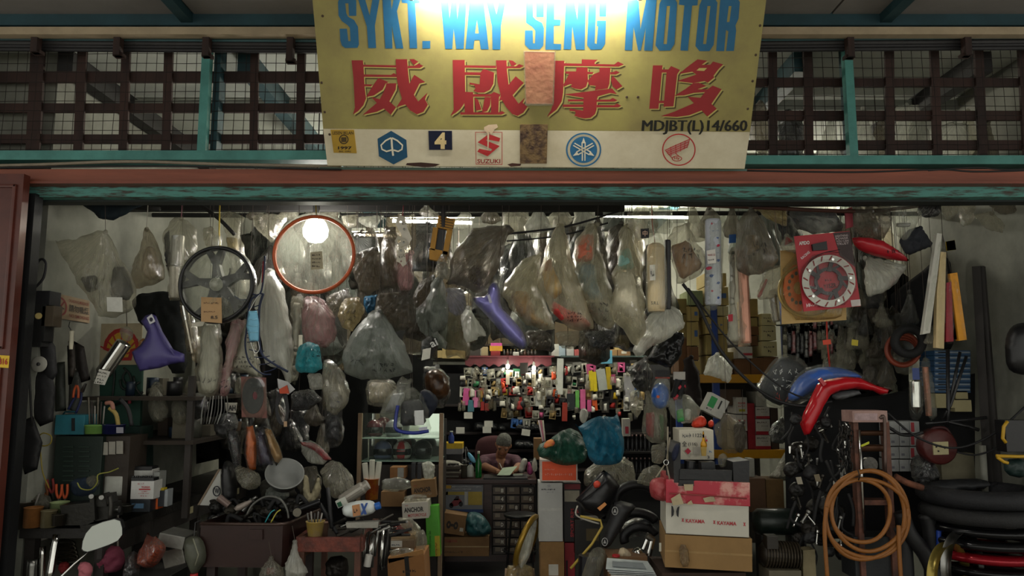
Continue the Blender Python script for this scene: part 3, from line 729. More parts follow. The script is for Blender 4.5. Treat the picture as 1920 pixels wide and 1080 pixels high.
# cast wheel in a bag
Yw = 5.0; wc = (408,534); wr_ = 70*mpp(Yw)
wh = root('cast_wheel', 'black five-spoke cast wheel wrapped in clear plastic with a cardboard price tag', 'wheel', W(408,604, Yw))
C0 = W(*wc, Yw); ring = [C0 + Vector((math.cos(a)*wr_*.97,0, math.sin(a)*wr_)) for a in [2*math.pi*k/48 for k in range(48)]]
V, F = tube_vf(ring, .016,8, closed=True); V = [Vector((v.x, Yw+(v.y-Yw)*2.6, v.z)) for v in V]; ob('rim', V, F, 'blackplastic', wh, True)
for ad in (95,25,-45,-115,170):
    a = R(ad); ca, sa = math.cos(a), math.sin(a)
    def sq(r, t): return (wc[0]+r*ca-t*sa, wc[1]-(r*sa+t*ca))
    V, F = slab_vf([sq(8,-11), sq(38,-6), sq(66,-18), sq(69,-10), sq(54,0), sq(69,10), sq(66,18), sq(38,6), sq(8,11)], lambda x, y: W(x, y, Yw-.02),(0,.05,0)); ob('spoke', V, F, 'blackplastic', wh)
V, F = lathe_vf([(1e-4,0),(.02,0),(.022,.02),(.042,.022),(.046,.05),(.046,.12)],20, Matrix.Rotation(R(-90),3, 'X'), C0 + Vector((0,-.06,0))); ob('hub', V, F, M('a9aa9c',.5), wh, True)
V, F = pillow_vf(ellipse(*wc, 75,74,30), Yw, .065, wr=.7, knot=(412,450), folds=16, step=5); ob('film', V, F, 'clear', wh, True)
V, F = pillow_vf([(404,440),(418,440),(414,466),(408,466)], Yw, .02); ob('film_neck', V, F, 'clear', wh, True)
rod('string',[(412,380, Yw),(411,435, Yw),(413,468, Yw)],.005, 'b8a035', wh)
V, F = slab_vf([(377,557),(415,558),(416,606),(377,603)], lambda x, y: W(x, y, Yw-.075),(0,.003,0)); tg = ob('price_tag', V, F, M('a98962',.85,0,.15), wh)
text('~~~~ ~~~', pxmap(382,566,411,570, Yw-.0775), '5a4430', tg); text('~~~~~~~', pxmap(382,583,404,586, Yw-.0775), '6a4a34', tg); text('8.5', pxmap(395,592,408,598, Yw-.0775), '2a2420', tg, bold=.02)
slab('white_paper',[(359,606),(385,601),(380,611),(360,613)], Yw-.03,.003, 'b8b4a4', wh)
bag('clear bag with pinkish gathered top hanging above the black wheel',[(410,402),(424,396),(444,398),(457,410),(450,430),(458,468),(470,500),(466,560),(442,560),(430,480),(424,445)],5.25,.06, 'clear2',[('a89a72',[(424,444),(446,446),(448,472),(428,470)],.05),('c0bcb2',[(440,470),(462,478),(462,552),(446,552)],.04)],[(428,376),(430,398)])
bag('small crumpled clear bag just left of the pinkish topped bag',[(380,428),(398,425),(410,440),(406,468),(388,466),(381,450)],5.35,.05, 'clear2',[],[(394,380),(395,427)])
bag('dark blue cloth bundle slung on the upper bar at far left',[(126,371),(305,371),(275,385),(247,395),(215,414),(190,411),(160,388)],4.99,.06, M('16242c',.8,0,.4,6,.4), name='cloth_bundle', cat='bundle')
for i, (pts, m_, lb) in enumerate(((([(372,598),(413,603),(419,660),(413,733),(398,743),(373,739),(366,700),(371,650)]), 'clear2', 'tall milky bag with a silver tube below the black wheel'),([(432,598),(462,600),(446,655),(432,700),(428,742),(411,740),(418,680)], 'pink', 'tall pinkish silver bag with marker writing below the wheel'),([(455,598),(479,600),(483,660),(492,712),(468,702),(424,694),(440,655)], 'clear2', 'wedge shaped milky bag with black writing behind the bungee net'))):
    b_ = bag(lb, pts, 5.1+.05*i, .06, m_, [('b9bbb0',[(p[0]*.75+.25*np.mean([q[0] for q in pts]), p[1]*.9+.1*np.mean([q[1] for q in pts])) for p in pts],.03)],[(np.mean([q[0] for q in pts[:2]]),560),(np.mean([q[0] for q in pts[:2]]),600)], scr=[[(378,708,408,720,1),(424,715,446,728,2),(445,668,478,692,3)][i]] if i != 1 else [(412,712,430,730,2)])
# bungee net and face mask
net = root('bungee_net', 'navy elastic cargo net hanging in front of milky bags', 'net', W(490,705,4.98))
def nrod(pts, r=.0055): rod('cord',[(a, b, 4.98) for a, b in pts], r, M('14203c',.6), net, n=6, sub=5)
nrod([(497,480),(494,520),(488,550),(470,565),(462,620),(460,650),(468,680),(490,700),(508,702)],.006); nrod([(494,550),(486,580),(486,640),(492,665),(510,680),(540,697)],.008)
nrod([(440,555),(452,562),(470,560),(488,553)]); nrod([(468,548),(480,553),(492,550)])
for k in range(13):
    t_ = k/12; x0, y0 = (462+6*abs(t_-.4),575+t_*100) if t_ < .72 else (464+(t_-.72)*110,650+(t_-.72)*170)
    x1, y1 = (486+2*t_, 572+t_*95) if t_ < .72 else (492+(t_-.72)*120,655+(t_-.72)*110)
    nrod([(x0, y0),((x0+x1)/2,(y0+y1)/2+2),(x1, y1)],.0035)
rod('hook',[(440,555,4.98),(438,550,4.98),(441,547,4.98)],.003, 'steel', net); rod('red_cord',[(494,490,4.98),(492,530,4.98)],.006, '7a2020', net)
mk = pillow('face_mask',[(466,583),(482,583),(486,606),(485,640),(468,640),(462,612)],4.93,.006, M('6fa9c4',.8,0,.15), None, 'light blue surgical face mask hooked on the navy cargo net', 'mask', wr=.15, soft=False, power=1.2)
rod('ear_loop',[(467,584,4.93),(480,560,4.95),(488,552,4.96)],.0022, 'c8c8c4', mk, sub=3); rod('ear_loop',[(484,640,4.93),(486,655,4.93),(478,662,4.93),(470,642,4.93)],.0022, 'c8c8c4', mk, sub=3)
for k in range(3): rod('pleat',[(465,598+k*12,4.905),(475,600+k*12,4.902),(484,598+k*12,4.905)],.002, '7fb4cc', mk)
# orange ring
rc = (589,477); Yr = 5.0; rr = 75*mpp(Yr); C0 = W(*rc, Yr)
rg = root('orange_hoop', 'orange wheel rim in clear crumpled plastic with a handwritten note, lamp behind', 'wheel rim', W(589,553, Yr))
V, F = tube_vf([C0 + Vector((math.cos(2*math.pi*k/56)*rr*1.01,0, math.sin(2*math.pi*k/56)*rr*.97)) for k in range(56)],.0125,8, closed=True)
V = [Vector((v.x, Yr+(v.y-Yr)*1.8, v.z)) for v in V]; ob('rim', V, F, M('b5532c',.4,.3,.3,10), rg, True)
V, F = pillow_vf(ellipse(rc[0]+2, rc[1]-2,79,77,34), Yr, .032, wr=1.1, knot=(591,398), folds=14, step=4.5); ob('film', V, F, FILM('cfd0c2',.17,.4,.3,.9,22), rg, True)
nt_ = slab('note',[(582,473),(604,471),(606,504),(583,506)], Yr-.05,.002, M('a49a80',.8), rg)
for k in range(4): text(['~~~~', '~~~~~', '~~~~~~', '~~'][k], pxmap(585,476+k*7,602,480+k*7, Yr-.053), '4a4034', nt_)
rod('string',[(592,382, Yr),(593,400, Yr),(598,412, Yr)],.004, 'a08c30', rg)
nshield = [('milky grey sheet bag hanging below and left of the orange rim',[(488,512),(512,505),(528,540),(545,600),(556,700),(545,720),(520,692),(500,680),(486,640),(480,560)],5.2,.06, 'white'),('narrow clear bag with silver lining directly under the orange rim',[(546,552),(569,553),(563,640),(556,722),(545,716),(548,640)],5.12,.04, 'clear2'),
 ('pinkish white translucent bag under the right part of the orange rim',[(570,553),(605,560),(628,590),(632,630),(615,653),(590,650),(570,640),(563,600)],5.3,.09, 'pink')]
for lb, pts, Y, th, k in nshield: bag(lb, pts, Y, th, k, [('a7a59a',[(np.mean([q[0] for q in pts])+(p[0]-np.mean([q[0] for q in pts]))*.7, np.mean([q[1] for q in pts])+(p[1]-np.mean([q[1] for q in pts]))*.8) for p in pts], th*.5)],[(pts[1][0]-8,385),(pts[1][0]-8, pts[1][1])])
o = bag('long amber bag with a chrome shaft left of the milky bags',[(334,560),(350,558),(366,600),(378,640),(386,676),(370,682),(352,662),(344,620)],5.2,.05, 'amber',[],[(342,420),(342,560)])
cyl('chrome_shaft',(344,572,5.2),(362,664,5.2),7*mpp(5.2), 'chrome', o)
# brown and grey bags, centre left
B = [
 ('crumpled silvery bag left of the orange rim top',[(473,404),(500,400),(526,402),(540,408),(520,440),(510,456),(493,440),(477,425)],5.3,.06, 'clear2',(),()),
 ('silvery foil bag just right of the orange rim top',[(640,404),(668,402),(668,424),(655,428),(644,420)],5.5,.05, 'clear2',(),()),
 ('white foil bag in front of the ceiling tubes',[(668,406),(716,404),(706,430),(690,426),(674,418)],5.6,.05, 'white',(),()),
 ('dark brown bag hanging beside the right edge of the orange rim',[(684,468),(705,463),(716,480),(713,540),(690,554),(674,546),(666,520),(654,482)],5.2,.09, 'brown',(),()),
 ('tall brown bag left of the white lever plates',[(724,424),(743,428),(746,540),(714,543),(712,500),(716,450)],5.15,.07, 'brown',(),()),
 ('pinkish brown bag right under the white lever plates',[(745,482),(772,470),(777,540),(752,546),(744,530)],5.15,.06, 'pink',(),()),
 ('bulky dark grey bag over the big grey bag',[(708,550),(766,545),(779,570),(779,610),(756,619),(735,615),(722,605),(703,612),(699,592)],5.1,.10, 'brown',(),()),
 ('tan paper-like bag with black writing left of the big grey bag',[(645,560),(670,557),(685,580),(676,600),(660,623),(640,612),(632,590)],5.2,.08, 'yellow',(),[(645,580,668,604,2)]),
 ('brown crumpled bag below the lower right of the orange rim',[(612,556),(650,540),(664,560),(650,575),(632,596),(612,590)],5.35,.07, 'murky',(),()),
 ('small blue bag peeking above the big grey bag',[(682,556),(706,553),(708,580),(690,590),(682,575)],5.5,.05, M('1c4a66',.5),(),()),
 ('biggest grey plastic bag with marker writing, hanging at centre left',[(697,583),(712,580),(730,605),(755,640),(777,697),(750,707),(722,712),(668,710),(645,703),(640,675),(648,645),(668,615)],5.0,.17, 'grey',(),[(660,672,686,690,1),(705,680,745,700,2)]),
 ('pale olive bag behind the yellow clamp tool',[(813,525),(830,515),(838,560),(841,600),(828,617),(812,626),(799,600),(797,565)],5.2,.09, 'grey',(),()),
 ('drooping olive bag with a round eyelet left of the pale olive bag',[(775,585),(800,574),(812,610),(838,640),(836,656),(805,642),(785,615)],5.25,.07, 'grey',(),()),
 ('small purplish bag right of the pale olive bag',[(840,540),(868,540),(875,570),(870,586),(855,594),(842,583),(836,560)],5.1,.07, FILM('8a8a98',.6,.5,.2),(),()),
 ('dark brown bag wedged behind the clamp tool',[(772,560),(785,530),(812,515),(818,530),(800,560),(780,580)],5.4,.07, 'brown',(),()),
 ('loose white plastic sheet under the big brown bag',[(862,588),(878,573),(914,630),(897,631),(893,638),(872,643)],5.3,.04, 'white',(),()),
 ('biggest murky brown bag left of centre with gathered folds',[(835,532),(847,513),(843,487),(860,460),(880,437),(888,426),(917,425),(953,422),(964,433),(950,443),(947,463),(933,507),(910,543),(897,548),(873,540)],5.0,.16, 'brown',[('6a6452',[(880,500),(905,495),(900,535),(880,532)],.10)],()),
 ('yellowish bag with brown paper contents at centre',[(1013,472),(987,483),(967,500),(947,527),(943,560),(957,577),(973,597),(993,611),(1013,618),(1040,619),(1040,607),(1017,553),(1012,520)],5.05,.13, 'haze',[('a07a45',[(955,545),(990,545),(1005,590),(1030,610),(1005,612),(970,588)],.10)],()),
 ('long pale bag with a red tipped mudguard and black writing at centre',[(1047,418),(1055,420),(1067,463),(1083,520),(1100,573),(1114,607),(1113,618),(1090,619),(1060,607),(1033,587),(1017,557),(1010,523),(1017,480),(1033,443)],4.95,.13, 'haze',[('a8322e',[(1035,562),(1060,578),(1090,590),(1112,611),(1085,616),(1055,604),(1035,586)],.11, 'mudguard'),('c09a50',[(1016,505),(1035,495),(1056,545),(1040,562),(1022,545)],.10),('b07048',[(1020,490),(1034,485),(1036,510),(1020,512)],.09)],[(1062,588,1088,606,3)]),
 ('long grey bag with an orange and blue mudguard right of the red tipped one',[(1103,420),(1120,417),(1125,450),(1137,507),(1153,557),(1156,610),(1143,616),(1117,607),(1093,580),(1083,540),(1073,487),(1080,447),(1093,430)],5.0,.11, 'haze',[('c06a50',[(1092,440),(1113,438),(1112,490),(1079,492),(1081,462)],.09, 'mudguard'),('66808e',[(1079,494),(1115,494),(1122,540),(1137,562),(1100,562),(1085,530)],.09),('1f2226',[(1096,566),(1138,566),(1150,605),(1120,604)],.08)],[(1120,568,1140,590,2)]),
 ('long smoky bag with a white mudguard right of the blue one',[(1166,424),(1175,420),(1183,432),(1200,470),(1205,527),(1211,587),(1206,640),(1193,648),(1160,613),(1147,587),(1150,520),(1158,467)],4.95,.12, 'haze',[('cfcbc0',[(1154,512),(1187,509),(1196,560),(1202,592),(1178,598),(1150,570)],.11, 'mudguard'),('7fa89e',[(1160,470),(1181,464),(1190,505),(1157,506)],.09)],()),
 ('dark brown bag behind the white mudguard bag',[(1138,430),(1165,415),(1180,440),(1160,500),(1145,520),(1136,480)],5.4,.09, 'brown',(),()),
 ('pale translucent bag hanging below the cream cylinder',[(1213,592),(1250,570),(1275,580),(1286,610),(1252,635),(1222,650),(1205,667),(1191,668),(1185,656),(1207,625)],5.05,.08, 'white',[('a08f80',[(1195,640),(1215,630),(1245,632),(1205,662)],.05)],()),
 ('brown grimy bag under the yellowish bag',[(985,620),(1020,618),(1036,630),(1033,652),(1010,658),(990,650)],5.6,.07, 'brown',[('b0a898',[(1005,630),(1025,628),(1028,645),(1010,648)],.06)],()),
 ('wide grey film bag under the red tipped mudguard',[(1040,622),(1090,620),(1092,640),(1075,655),(1050,652)],5.7,.06, 'clear2',(),()),
 ('dark smoky bag under the blue mudguard bag',[(1094,622),(1150,618),(1156,645),(1130,658),(1108,650)],5.6,.07, 'dark',(),()),
 ('bag with brown carton inside right of the cream cylinder',[(1250,453),(1260,427),(1290,416),(1303,447),(1329,490),(1320,512),(1277,533),(1269,530),(1260,493)],5.05,.08, 'clear2',[('9a7350',[(1255,462),(1290,450),(1320,500),(1276,527)],.06, 'carton')],[(1275,465,1305,490,2)]),
 ('tall brown bag with writing right of the white printed roll',[(1383,413),(1408,386),(1427,407),(1447,450),(1461,487),(1447,503),(1427,513),(1393,518),(1380,497),(1380,450)],4.95,.10, 'murky',[('a68f66',[(1398,440),(1420,440),(1424,470),(1400,480)],.07)],[(1405,455,1428,485,2)]),
 ('tan creased bag tucked under the brown rail',[(1416,388),(1450,390),(1474,395),(1476,427),(1450,416),(1430,405)],5.15,.06, 'yellow',(),()),
 ('wide dark grey striped bag above the red brake disc pack',[(1475,391),(1560,391),(1584,432),(1530,440),(1488,428)],5.2,.09, FILM('4a4c50',.75,.4,.25),(),()),
 ('small red and clear triangular bag beside the brake disc pack',[(1475,438),(1496,455),(1497,478),(1458,465)],4.95,.03, 'clear2',[('8a2024',[(1474,442),(1488,452),(1470,462)],.02)],()),
 ('clear bag with a thin red strip left of the brake disc pack',[(1440,500),(1466,495),(1470,530),(1450,560),(1420,562),(1418,552)],5.05,.03, 'clear2',[('9a2a2c',[(1420,556),(1436,522),(1440,525),(1425,560)],.02)],()),
 ('crumpled olive brown bag above the glossy red seat',[(1600,377),(1667,379),(1671,423),(1657,448),(1627,448),(1600,434)],5.0,.10, 'murky',(),()),
 ('white film bag hanging under the glossy red seat',[(1622,480),(1670,490),(1704,498),(1673,541),(1627,559),(1621,540)],5.1,.05, 'white',[('8f4a4a',[(1665,530),(1695,500),(1690,512),(1668,540)],.03)],()),
 ('large clear bag with a pale strip near the right end of the rail',[(1667,375),(1716,375),(1729,400),(1715,430),(1697,453),(1680,440),(1672,410)],4.95,.07, 'clear',[('8a8a84',[(1680,418),(1708,418),(1706,426),(1680,426)],.03)],()),
 ('dark wrinkled bag at the right end of the rail',[(1720,377),(1764,376),(1762,404),(1735,409),(1720,398)],5.0,.06, 'dark',(),()),
 ('dark grey triangular cloth behind the clear bag on the right',[(1703,430),(1726,424),(1752,460),(1700,480),(1684,452)],5.15,.05, M('2c2f36',.8),(),()),
 ('pale crumpled bag hanging right of the dark wrinkled bag',[(1764,375),(1800,376),(1796,400),(1778,416),(1766,400)],5.0,.05, 'clear2',(),()),
 ('whitish drooping bag second from the right end',[(1797,377),(1828,378),(1822,420),(1803,426)],5.05,.06, 'clear2',(),()),
 ('long thin clear bag trailing to the right wall',[(1824,402),(1860,396),(1884,420),(1880,438),(1850,430)],5.05,.04, 'clear2',(),()),
 ('greyish flat bag in the top right corner',[(1845,378),(1900,374),(1905,400),(1875,402)],4.98,.05, 'murky',(),()),
 ('black ribbed part in a glossy bag below the pale translucent bag',[(1268,621),(1284,626),(1276,672),(1255,692),(1213,674),(1224,650)],5.2,.07, M('101113',.25,0,.3,20,.3),(),()),
]
for lb, pts, Y, th, k, inn, scr in B:
    top = min(pts, key=lambda q: q[1]); st_ = [(top[0]+2,378 if top[1] > 380 else 368),(top[0], top[1]+2)] if top[1] > 376 else None
    bag(lb, pts, Y, th, k, inn, st_, scr=scr)
# purple seat in clear film
b_ = bag('purple glossy seat cowl in clear film hanging at centre',[(914,527),(933,514),(944,527),(944,567),(960,583),(984,613),(993,640),(988,656),(977,659),(957,651),(938,640),(908,607),(882,570),(877,556),(900,552)],4.95,.09, 'thin',(),[(942,400),(940,440),(936,516)])
pillow('seat_cowl',[(918,532),(931,528),(938,545),(938,575),(955,592),(978,618),(988,642),(984,654),(974,654),(950,635),(920,600),(884,562),(892,556),(912,556)],4.95,.10, M('7370a8',.28,.35,.2,6,.05), b_, wr=.06)
slab('clasp',[(913,553),(918,552),(923,567),(918,569)],4.84,.01, '8a8a98', b_)
# lever plates
lv = root('lever_plates', 'two white metal lever plates hung from a red string', 'motor part', W(757,500,4.97))
slab('plate',[[(750,403),(759,407),(763,425),(772,447),(767,457),(761,470),(757,466),(753,440),(742,422),(743,410)], ellipse(751,416,2,2,8)],4.97,.006, M('c4beb0',.5,.2), lv)
slab('plate',[[(748,458),(757,462),(762,495),(755,500),(750,493),(743,490)], ellipse(752,490,2,2,8)],4.985,.006, M('b8b2a2',.5,.2), lv)
slab('plate',[[(740,452),(746,441),(760,448),(766,458),(750,464)], ellipse(748,452,3,3,8)],4.96,.006, M('aaa494',.5,.2), lv)
rod('string',[(757,378,4.97),(755,405,4.97)],.003, '8a2430', lv); rod('spring',[(767,486,4.97),(762,494,4.97),(764,498,4.97)],.003, 'steel', lv)
for x, y in ((758,430),(757,455),(752,470)): V, F = lathe_vf([(.008,0),(.008,.008),(1e-4,.01)],8, Matrix.Rotation(R(90),3, 'X'), W(x, y, 4.965)); ob('bolt', V, F, 'steel', lv)
text('125', pxmap(757,412,762,424,4.968,75), '4a4438', lv); text('125', pxmap(750,474,756,486,4.983,75), '4a4438', lv)
# yellow clamp
cl = root('clamp_tool', 'yellow and black clamp frame hanging from a black strap', 'clamp', W(828,492,4.97))
CY = M('a8781e',.5,0,.35,10)
for q in ([(822,404),(853,411),(847,432),(818,426)],[(812,426),(821,427),(815,470),(806,467)],[(838,430),(848,431),(839,480),(830,476)],[(805,465),(840,472),(836,491),(805,486)]): V, F = slab_vf(q, lambda x, y: W(x, y, 4.95),(0,.05,0)); ob('frame', V, F, CY, cl)
slab('core',[(823,428),(836,430),(830,472),(814,468)],4.98,.02, 'blackplastic', cl); slab('strap',[(826,376),(836,376),(834,425),(828,425)],4.945,.01, '1c1c20', cl)
for k in range(4): slab('groove',[(825,408+k*5),(850,413+k*5),(850,414.5+k*5),(825,409.5+k*5)],4.948,.004, '4a3410', cl)
bag('little clear packet dangling under the yellow clamp',[(824,478),(838,476),(846,505),(843,523),(825,524),(814,510)],4.9,.05, 'clear2',[('6a6458',[(822,495),(838,492),(840,515),(825,518)],.03)],[(830,455),(830,478)])
# cream cylinder, printed roll, copper tube
b_ = tag(cyl('air_filter_tube',(1229,456,4.9),(1231,584,4.9),16.5*mpp(4.9), M('c2ac86',.55,0,.2,5), prof=[(0,0),(.5,0),(.85,.03),(1,.08),(1,.95),(.9,1),(0,1)], n=24), 'cream coloured cylinder with small white sticker hung by a wire', 'tube')
pillow('film',[(1222,432),(1236,432),(1250,470),(1252,575),(1244,588),(1216,588),(1210,575),(1212,470)],4.9,.075, 'clear', b_, wr=.3); rod('wire',[(1222,384,4.9),(1223,420,4.9),(1228,455,4.9)],.003, '7a4030', b_)
slab('sticker',[(1218,497),(1228,496),(1229,525),(1219,526)],4.835,.002, 'd8d4c8', b_); text('S.R.L', pxmap(1221,565,1235,571,4.84), '2a2824', b_); text('~~~', pxmap(1220,503,1227,519,4.832,0), '3a3a3a', b_)
slab('tag_card',[(1201,429),(1217,428),(1217,446),(1202,447)],4.86,.003, '181418', b_); text('中', pxmap(1205,432,1214,443,4.857), 'c9a890', b_)
tag(cyl('dark_tube',(1252,450,5.0),(1252,580,5.0),6*mpp(5.0), 'blackplastic'), 'narrow black tube tucked behind the cream cylinder', 'tube')
rl = tag(cyl('printed_roll',(1337,412,5.0),(1337,572,5.0),15*mpp(5.0), M('b2b6c0',.6,0,.2,8), n=24), 'white roll printed with blue and red brush marks, labelled in a plastic sleeve', 'roll')
pillow('sleeve',[(1322,400),(1330,408),(1356,406),(1362,395),(1357,440),(1354,560),(1345,582),(1325,582),(1320,560),(1322,440)],5.0,.062, 'clear', rl, wr=.3)
rng = random.Random(5)
for k in range(11):
    x, y = 1337+rng.uniform(-9,7),418+k*14; V, F = pillow_vf([(x-6, y),(x+2, y-3),(x+8, y-1),(x+5, y+3),(x-3, y+5)],4.952,.004, wr=.6, step=2); ob('print_mark', V, F, '2c4f8e' if k % 3 else 'a8344a', rl)
lbl = slab('label',[(1325,470),(1341,467),(1343,493),(1327,495)],4.93,.002, 'd0ccc4', rl); text('WAVE 125', pxmap(1327,476,1341,480,4.928,-5), '8a2a30', lbl); text('~~~~~', pxmap(1328,485,1339,489,4.928,-5), '3a3a40', lbl)
o = bag('long clear sleeve with a copper tube left of the tall brown bag',[(1368,462),(1400,462),(1404,560),(1408,646),(1392,650),(1364,646),(1368,560)],5.1,.04, 'clear2',[('b9bab0',[(1369,470),(1377,470),(1380,590),(1386,642),(1367,640)],.02)],[(1384,388),(1384,464)])
cyl('copper_tube',(1391,470,5.1),(1399,644,5.1),10*mpp(5.1), M('b07f6a',.35,.5), o); slab('red_label',[(1365,590),(1374,589),(1374,602),(1366,603)],5.05,.002, 'a82030', o); slab('blue_label',[(1367,440),(1380,439),(1380,455),(1367,456)],5.05,.003, '1f4f8a', o)
o = bag('clear sleeve with a silver shaft hanging right of the copper tube',[(1440,545),(1458,540),(1466,600),(1448,610)],5.15,.03, 'clear2',(),[(1448,480),(1449,545)]); cyl('silver_shaft',(1449,552,5.15),(1456,602,5.15),6*mpp(5.15), 'steel', o)
# brake disc packs
yp = root('sprocket_pack', 'golden blister pack with an orange sprocket behind the red brake disc pack', 'package', W(1524,607,5.02))
slab('backing_card',[(1463,470),(1585,460),(1587,600),(1466,608)],5.02,.006, M('b0925a',.6,0,.3,6), yp)
V, F = slab_vf([ellipse(1497,540,28,44,40), ellipse(1497,540,9,12,16)], lambda x, y: W(x, y, 5.0),(0,.01,0)); spk = ob('sprocket', V, F, M('c4571e',.4,.2), yp)
for k in range(14): a = 2*math.pi*k/14; slab('sprocket_hole', ellipse(1497+18*math.cos(a),540+28*math.sin(a),3,4,8),4.998,.003, '26303c', spk)
V, F = tube_vf([W(1515+55*math.cos(2*math.pi*k/40),545+48*math.sin(2*math.pi*k/40),5.005) for k in range(40)],.010,6, closed=True); ob('chain_loop', V, F, M('a08a54',.4,.6), yp)
pillow('blister',[(1466,474),(1582,465),(1584,590),(1560,600),(1470,600)],5.0,.035, FILM('d8c890',.18,.6,.12), yp, wr=.5)
dp = root('brake_disc_pack', 'red blister pack with a silver brake disc, hung on the right', 'package', W(1552,583,4.9))
bcd = slab('backing_card',[(1489,443),(1593,433),(1614,574),(1507,584)],4.9,.006, M('a32630',.5,0,.15,8), dp)
slab('dark_corner',[(1562,437),(1593,434),(1603,500),(1575,480)],4.899,.002, '3a2c2c', dp)
V, F = slab_vf([ellipse(1554,527,50,49,44), ellipse(1554,527,37,36,36)], lambda x, y: W(x, y, 4.87),(0,.006,0)); bdk = ob('brake_disc', V, F, M('a7a69c',.4,.4), dp)
for k in range(16):
    a = 2*math.pi*k/16; p = [(1554+r_*math.cos(a+d_),527+r_*math.sin(a+d_)) for r_, d_ in ((39,0),(48,.10),(48,.16),(39,.06))]; slab('slot', p, 4.868,.003, '7a3030', bdk)
for k in range(5):
    a = R(72*k-80); ca, sa = math.cos(a), math.sin(a)
    slab('arm',[(1554+r_*ca-t_*sa, 527+r_*sa+t_*ca) for r_, t_ in ((18,-7),(40,-4),(40,4),(18,1))],4.875,.008, 'blackplastic', dp)
    slab('arm',[(1554+r_*ca-t_*sa, 527+r_*sa+t_*ca) for r_, t_ in ((24,0),(38,20),(36,23),(22,6))],4.876,.008, 'blackplastic', dp)
    V, F = lathe_vf([(.009,0),(.009,.006)],8, Matrix.Rotation(R(90),3, 'X'), W(1554+41*ca, 527+41*sa, 4.87)); ob('rivet', V, F, 'chrome', bdk)
V, F = slab_vf([ellipse(1554,527,27,26,30), ellipse(1554,527,21,20,30)], lambda x, y: W(x, y, 4.878),(0,.008,0)); ob('carrier', V, F, 'blackplastic', dp)
text('APIDO', pxmap(1498,452,1518,459,4.897,-5), 'd8d0cc', bcd, bold=.04); text('RACING', pxmap(1500,476,1520,481,4.897,-40), 'd8c8c8', bcd, bold=.03)
for k in range(4): text(['LIGHTNING', 'POWER', 'YOU CAN', 'TRUST'][k], pxmap(1566+k, 440+k*5,1590+k*.5,444+k*5,4.896,-5), 'b8a8a8', bcd)
text('Y15ZR', pxmap(1544,532,1568,540,4.894,-8), '2a1518', dp, bold=.02); text('~~~', pxmap(1547,522,1560,527,4.894,-8), '2a1518', dp)
slab('pad_holder',[(1523,458),(1550,452),(1552,468),(1525,470)],4.88,.02, 'blackplastic', dp)
for a0, b0 in (((1520,486),(1575,468)),((1516,492),(1574,473))): rod('swoosh',[(1512,510,4.897),(a0[0], a0[1],4.897),(1545,474,4.897),(b0[0], b0[1],4.897)],.002, '1c1416', dp, sub=4)
slab('barcode_label',[(1595,563),(1613,561),(1614,573),(1597,575)],4.897,.002, 'c8c0bc', dp)
text('~~~~~~', pxmap(1512,568,1535,576,4.896,-5), 'd8c0c0', bcd)
pillow('blister',[(1498,480),(1600,470),(1608,570),(1512,578)],4.888,.03, FILM('e0d8d8',.07,.6,.1), dp, wr=.2)
rod('hang_wire',[(1453,395,4.9),(1455,440,4.9),(1456,470,4.95)],.0025, '6a5a50', dp)
# glossy red seat
rs = pillow('red_saddle',[(1597,443),(1647,446),(1680,466),(1706,487),(1700,491),(1653,484),(1613,471),(1599,457)],4.95,.06, M('a5202a',.25,0,.2,8,.05), None, 'glossy red pointed seat cover with marker writing hung at right', 'seat', wr=.1)
scribble(rs, 1655,468,1690,480,1); slab('pink_strip',[(1585,392),(1598,388),(1600,425),(1588,428)],5.05,.02, M('a84a55',.5), rs)
# long slim boxes
g = 'slim boxes hung on the right'
for lb, q, m_ in (('long slim white box hanging leftmost of the four at right',[(1757,437),(1766,438),(1763,473),(1744,624),(1730,627),(1740,557)], 'b9b7ad'),('long slim cream box hanging between the white and red ones',[(1764,472),(1774,473),(1770,654),(1755,652),(1757,547)], 'c2ac80'),('long thin red strip in film between cream and orange boxes',[(1775,530),(1784,528),(1788,640),(1774,641)], '8a1c2a'),('long slim orange yellow box with a yellow header at right',[(1781,513),(1795,511),(1813,637),(1798,639)], 'cf8d1e')):
    bx = slab('slim_box', q, 4.95,.035, M(m_, .6,0,.15), None, lb, 'box', g)
    xs, ys = [p[0] for p in q],[p[1] for p in q]; cx = sum(xs)/len(xs)
    pillow('film',[(p[0]+(3 if p[0] > cx else -3), p[1]+(4 if p[1] > 550 else -6)) for p in q],4.965,.035, 'thin', bx, wr=.4)
    rod('string',[(1764,385,4.96),(1767,440,4.96),(xs[0]+4, ys[0]+4,4.96)],.002, '3a3430', bx)
    if 'orange' in lb: slab('header',[(1774,453),(1790,450),(1793,468),(1776,470)],4.95,.01, 'd0b020', bx); slab('grey_side',[(1786,585),(1793,585),(1797,636),(1787,636)],4.97,.02, '8a8680', bx); text('~~', pxmap(1778,457,1786,465,4.947), '3a3020', bx)
bag('clear film bag trailing at the foot of the slim boxes',[(1745,612),(1755,610),(1757,648),(1730,645)],5.0,.02, 'clear2',(),[(1752,560),(1750,612)])
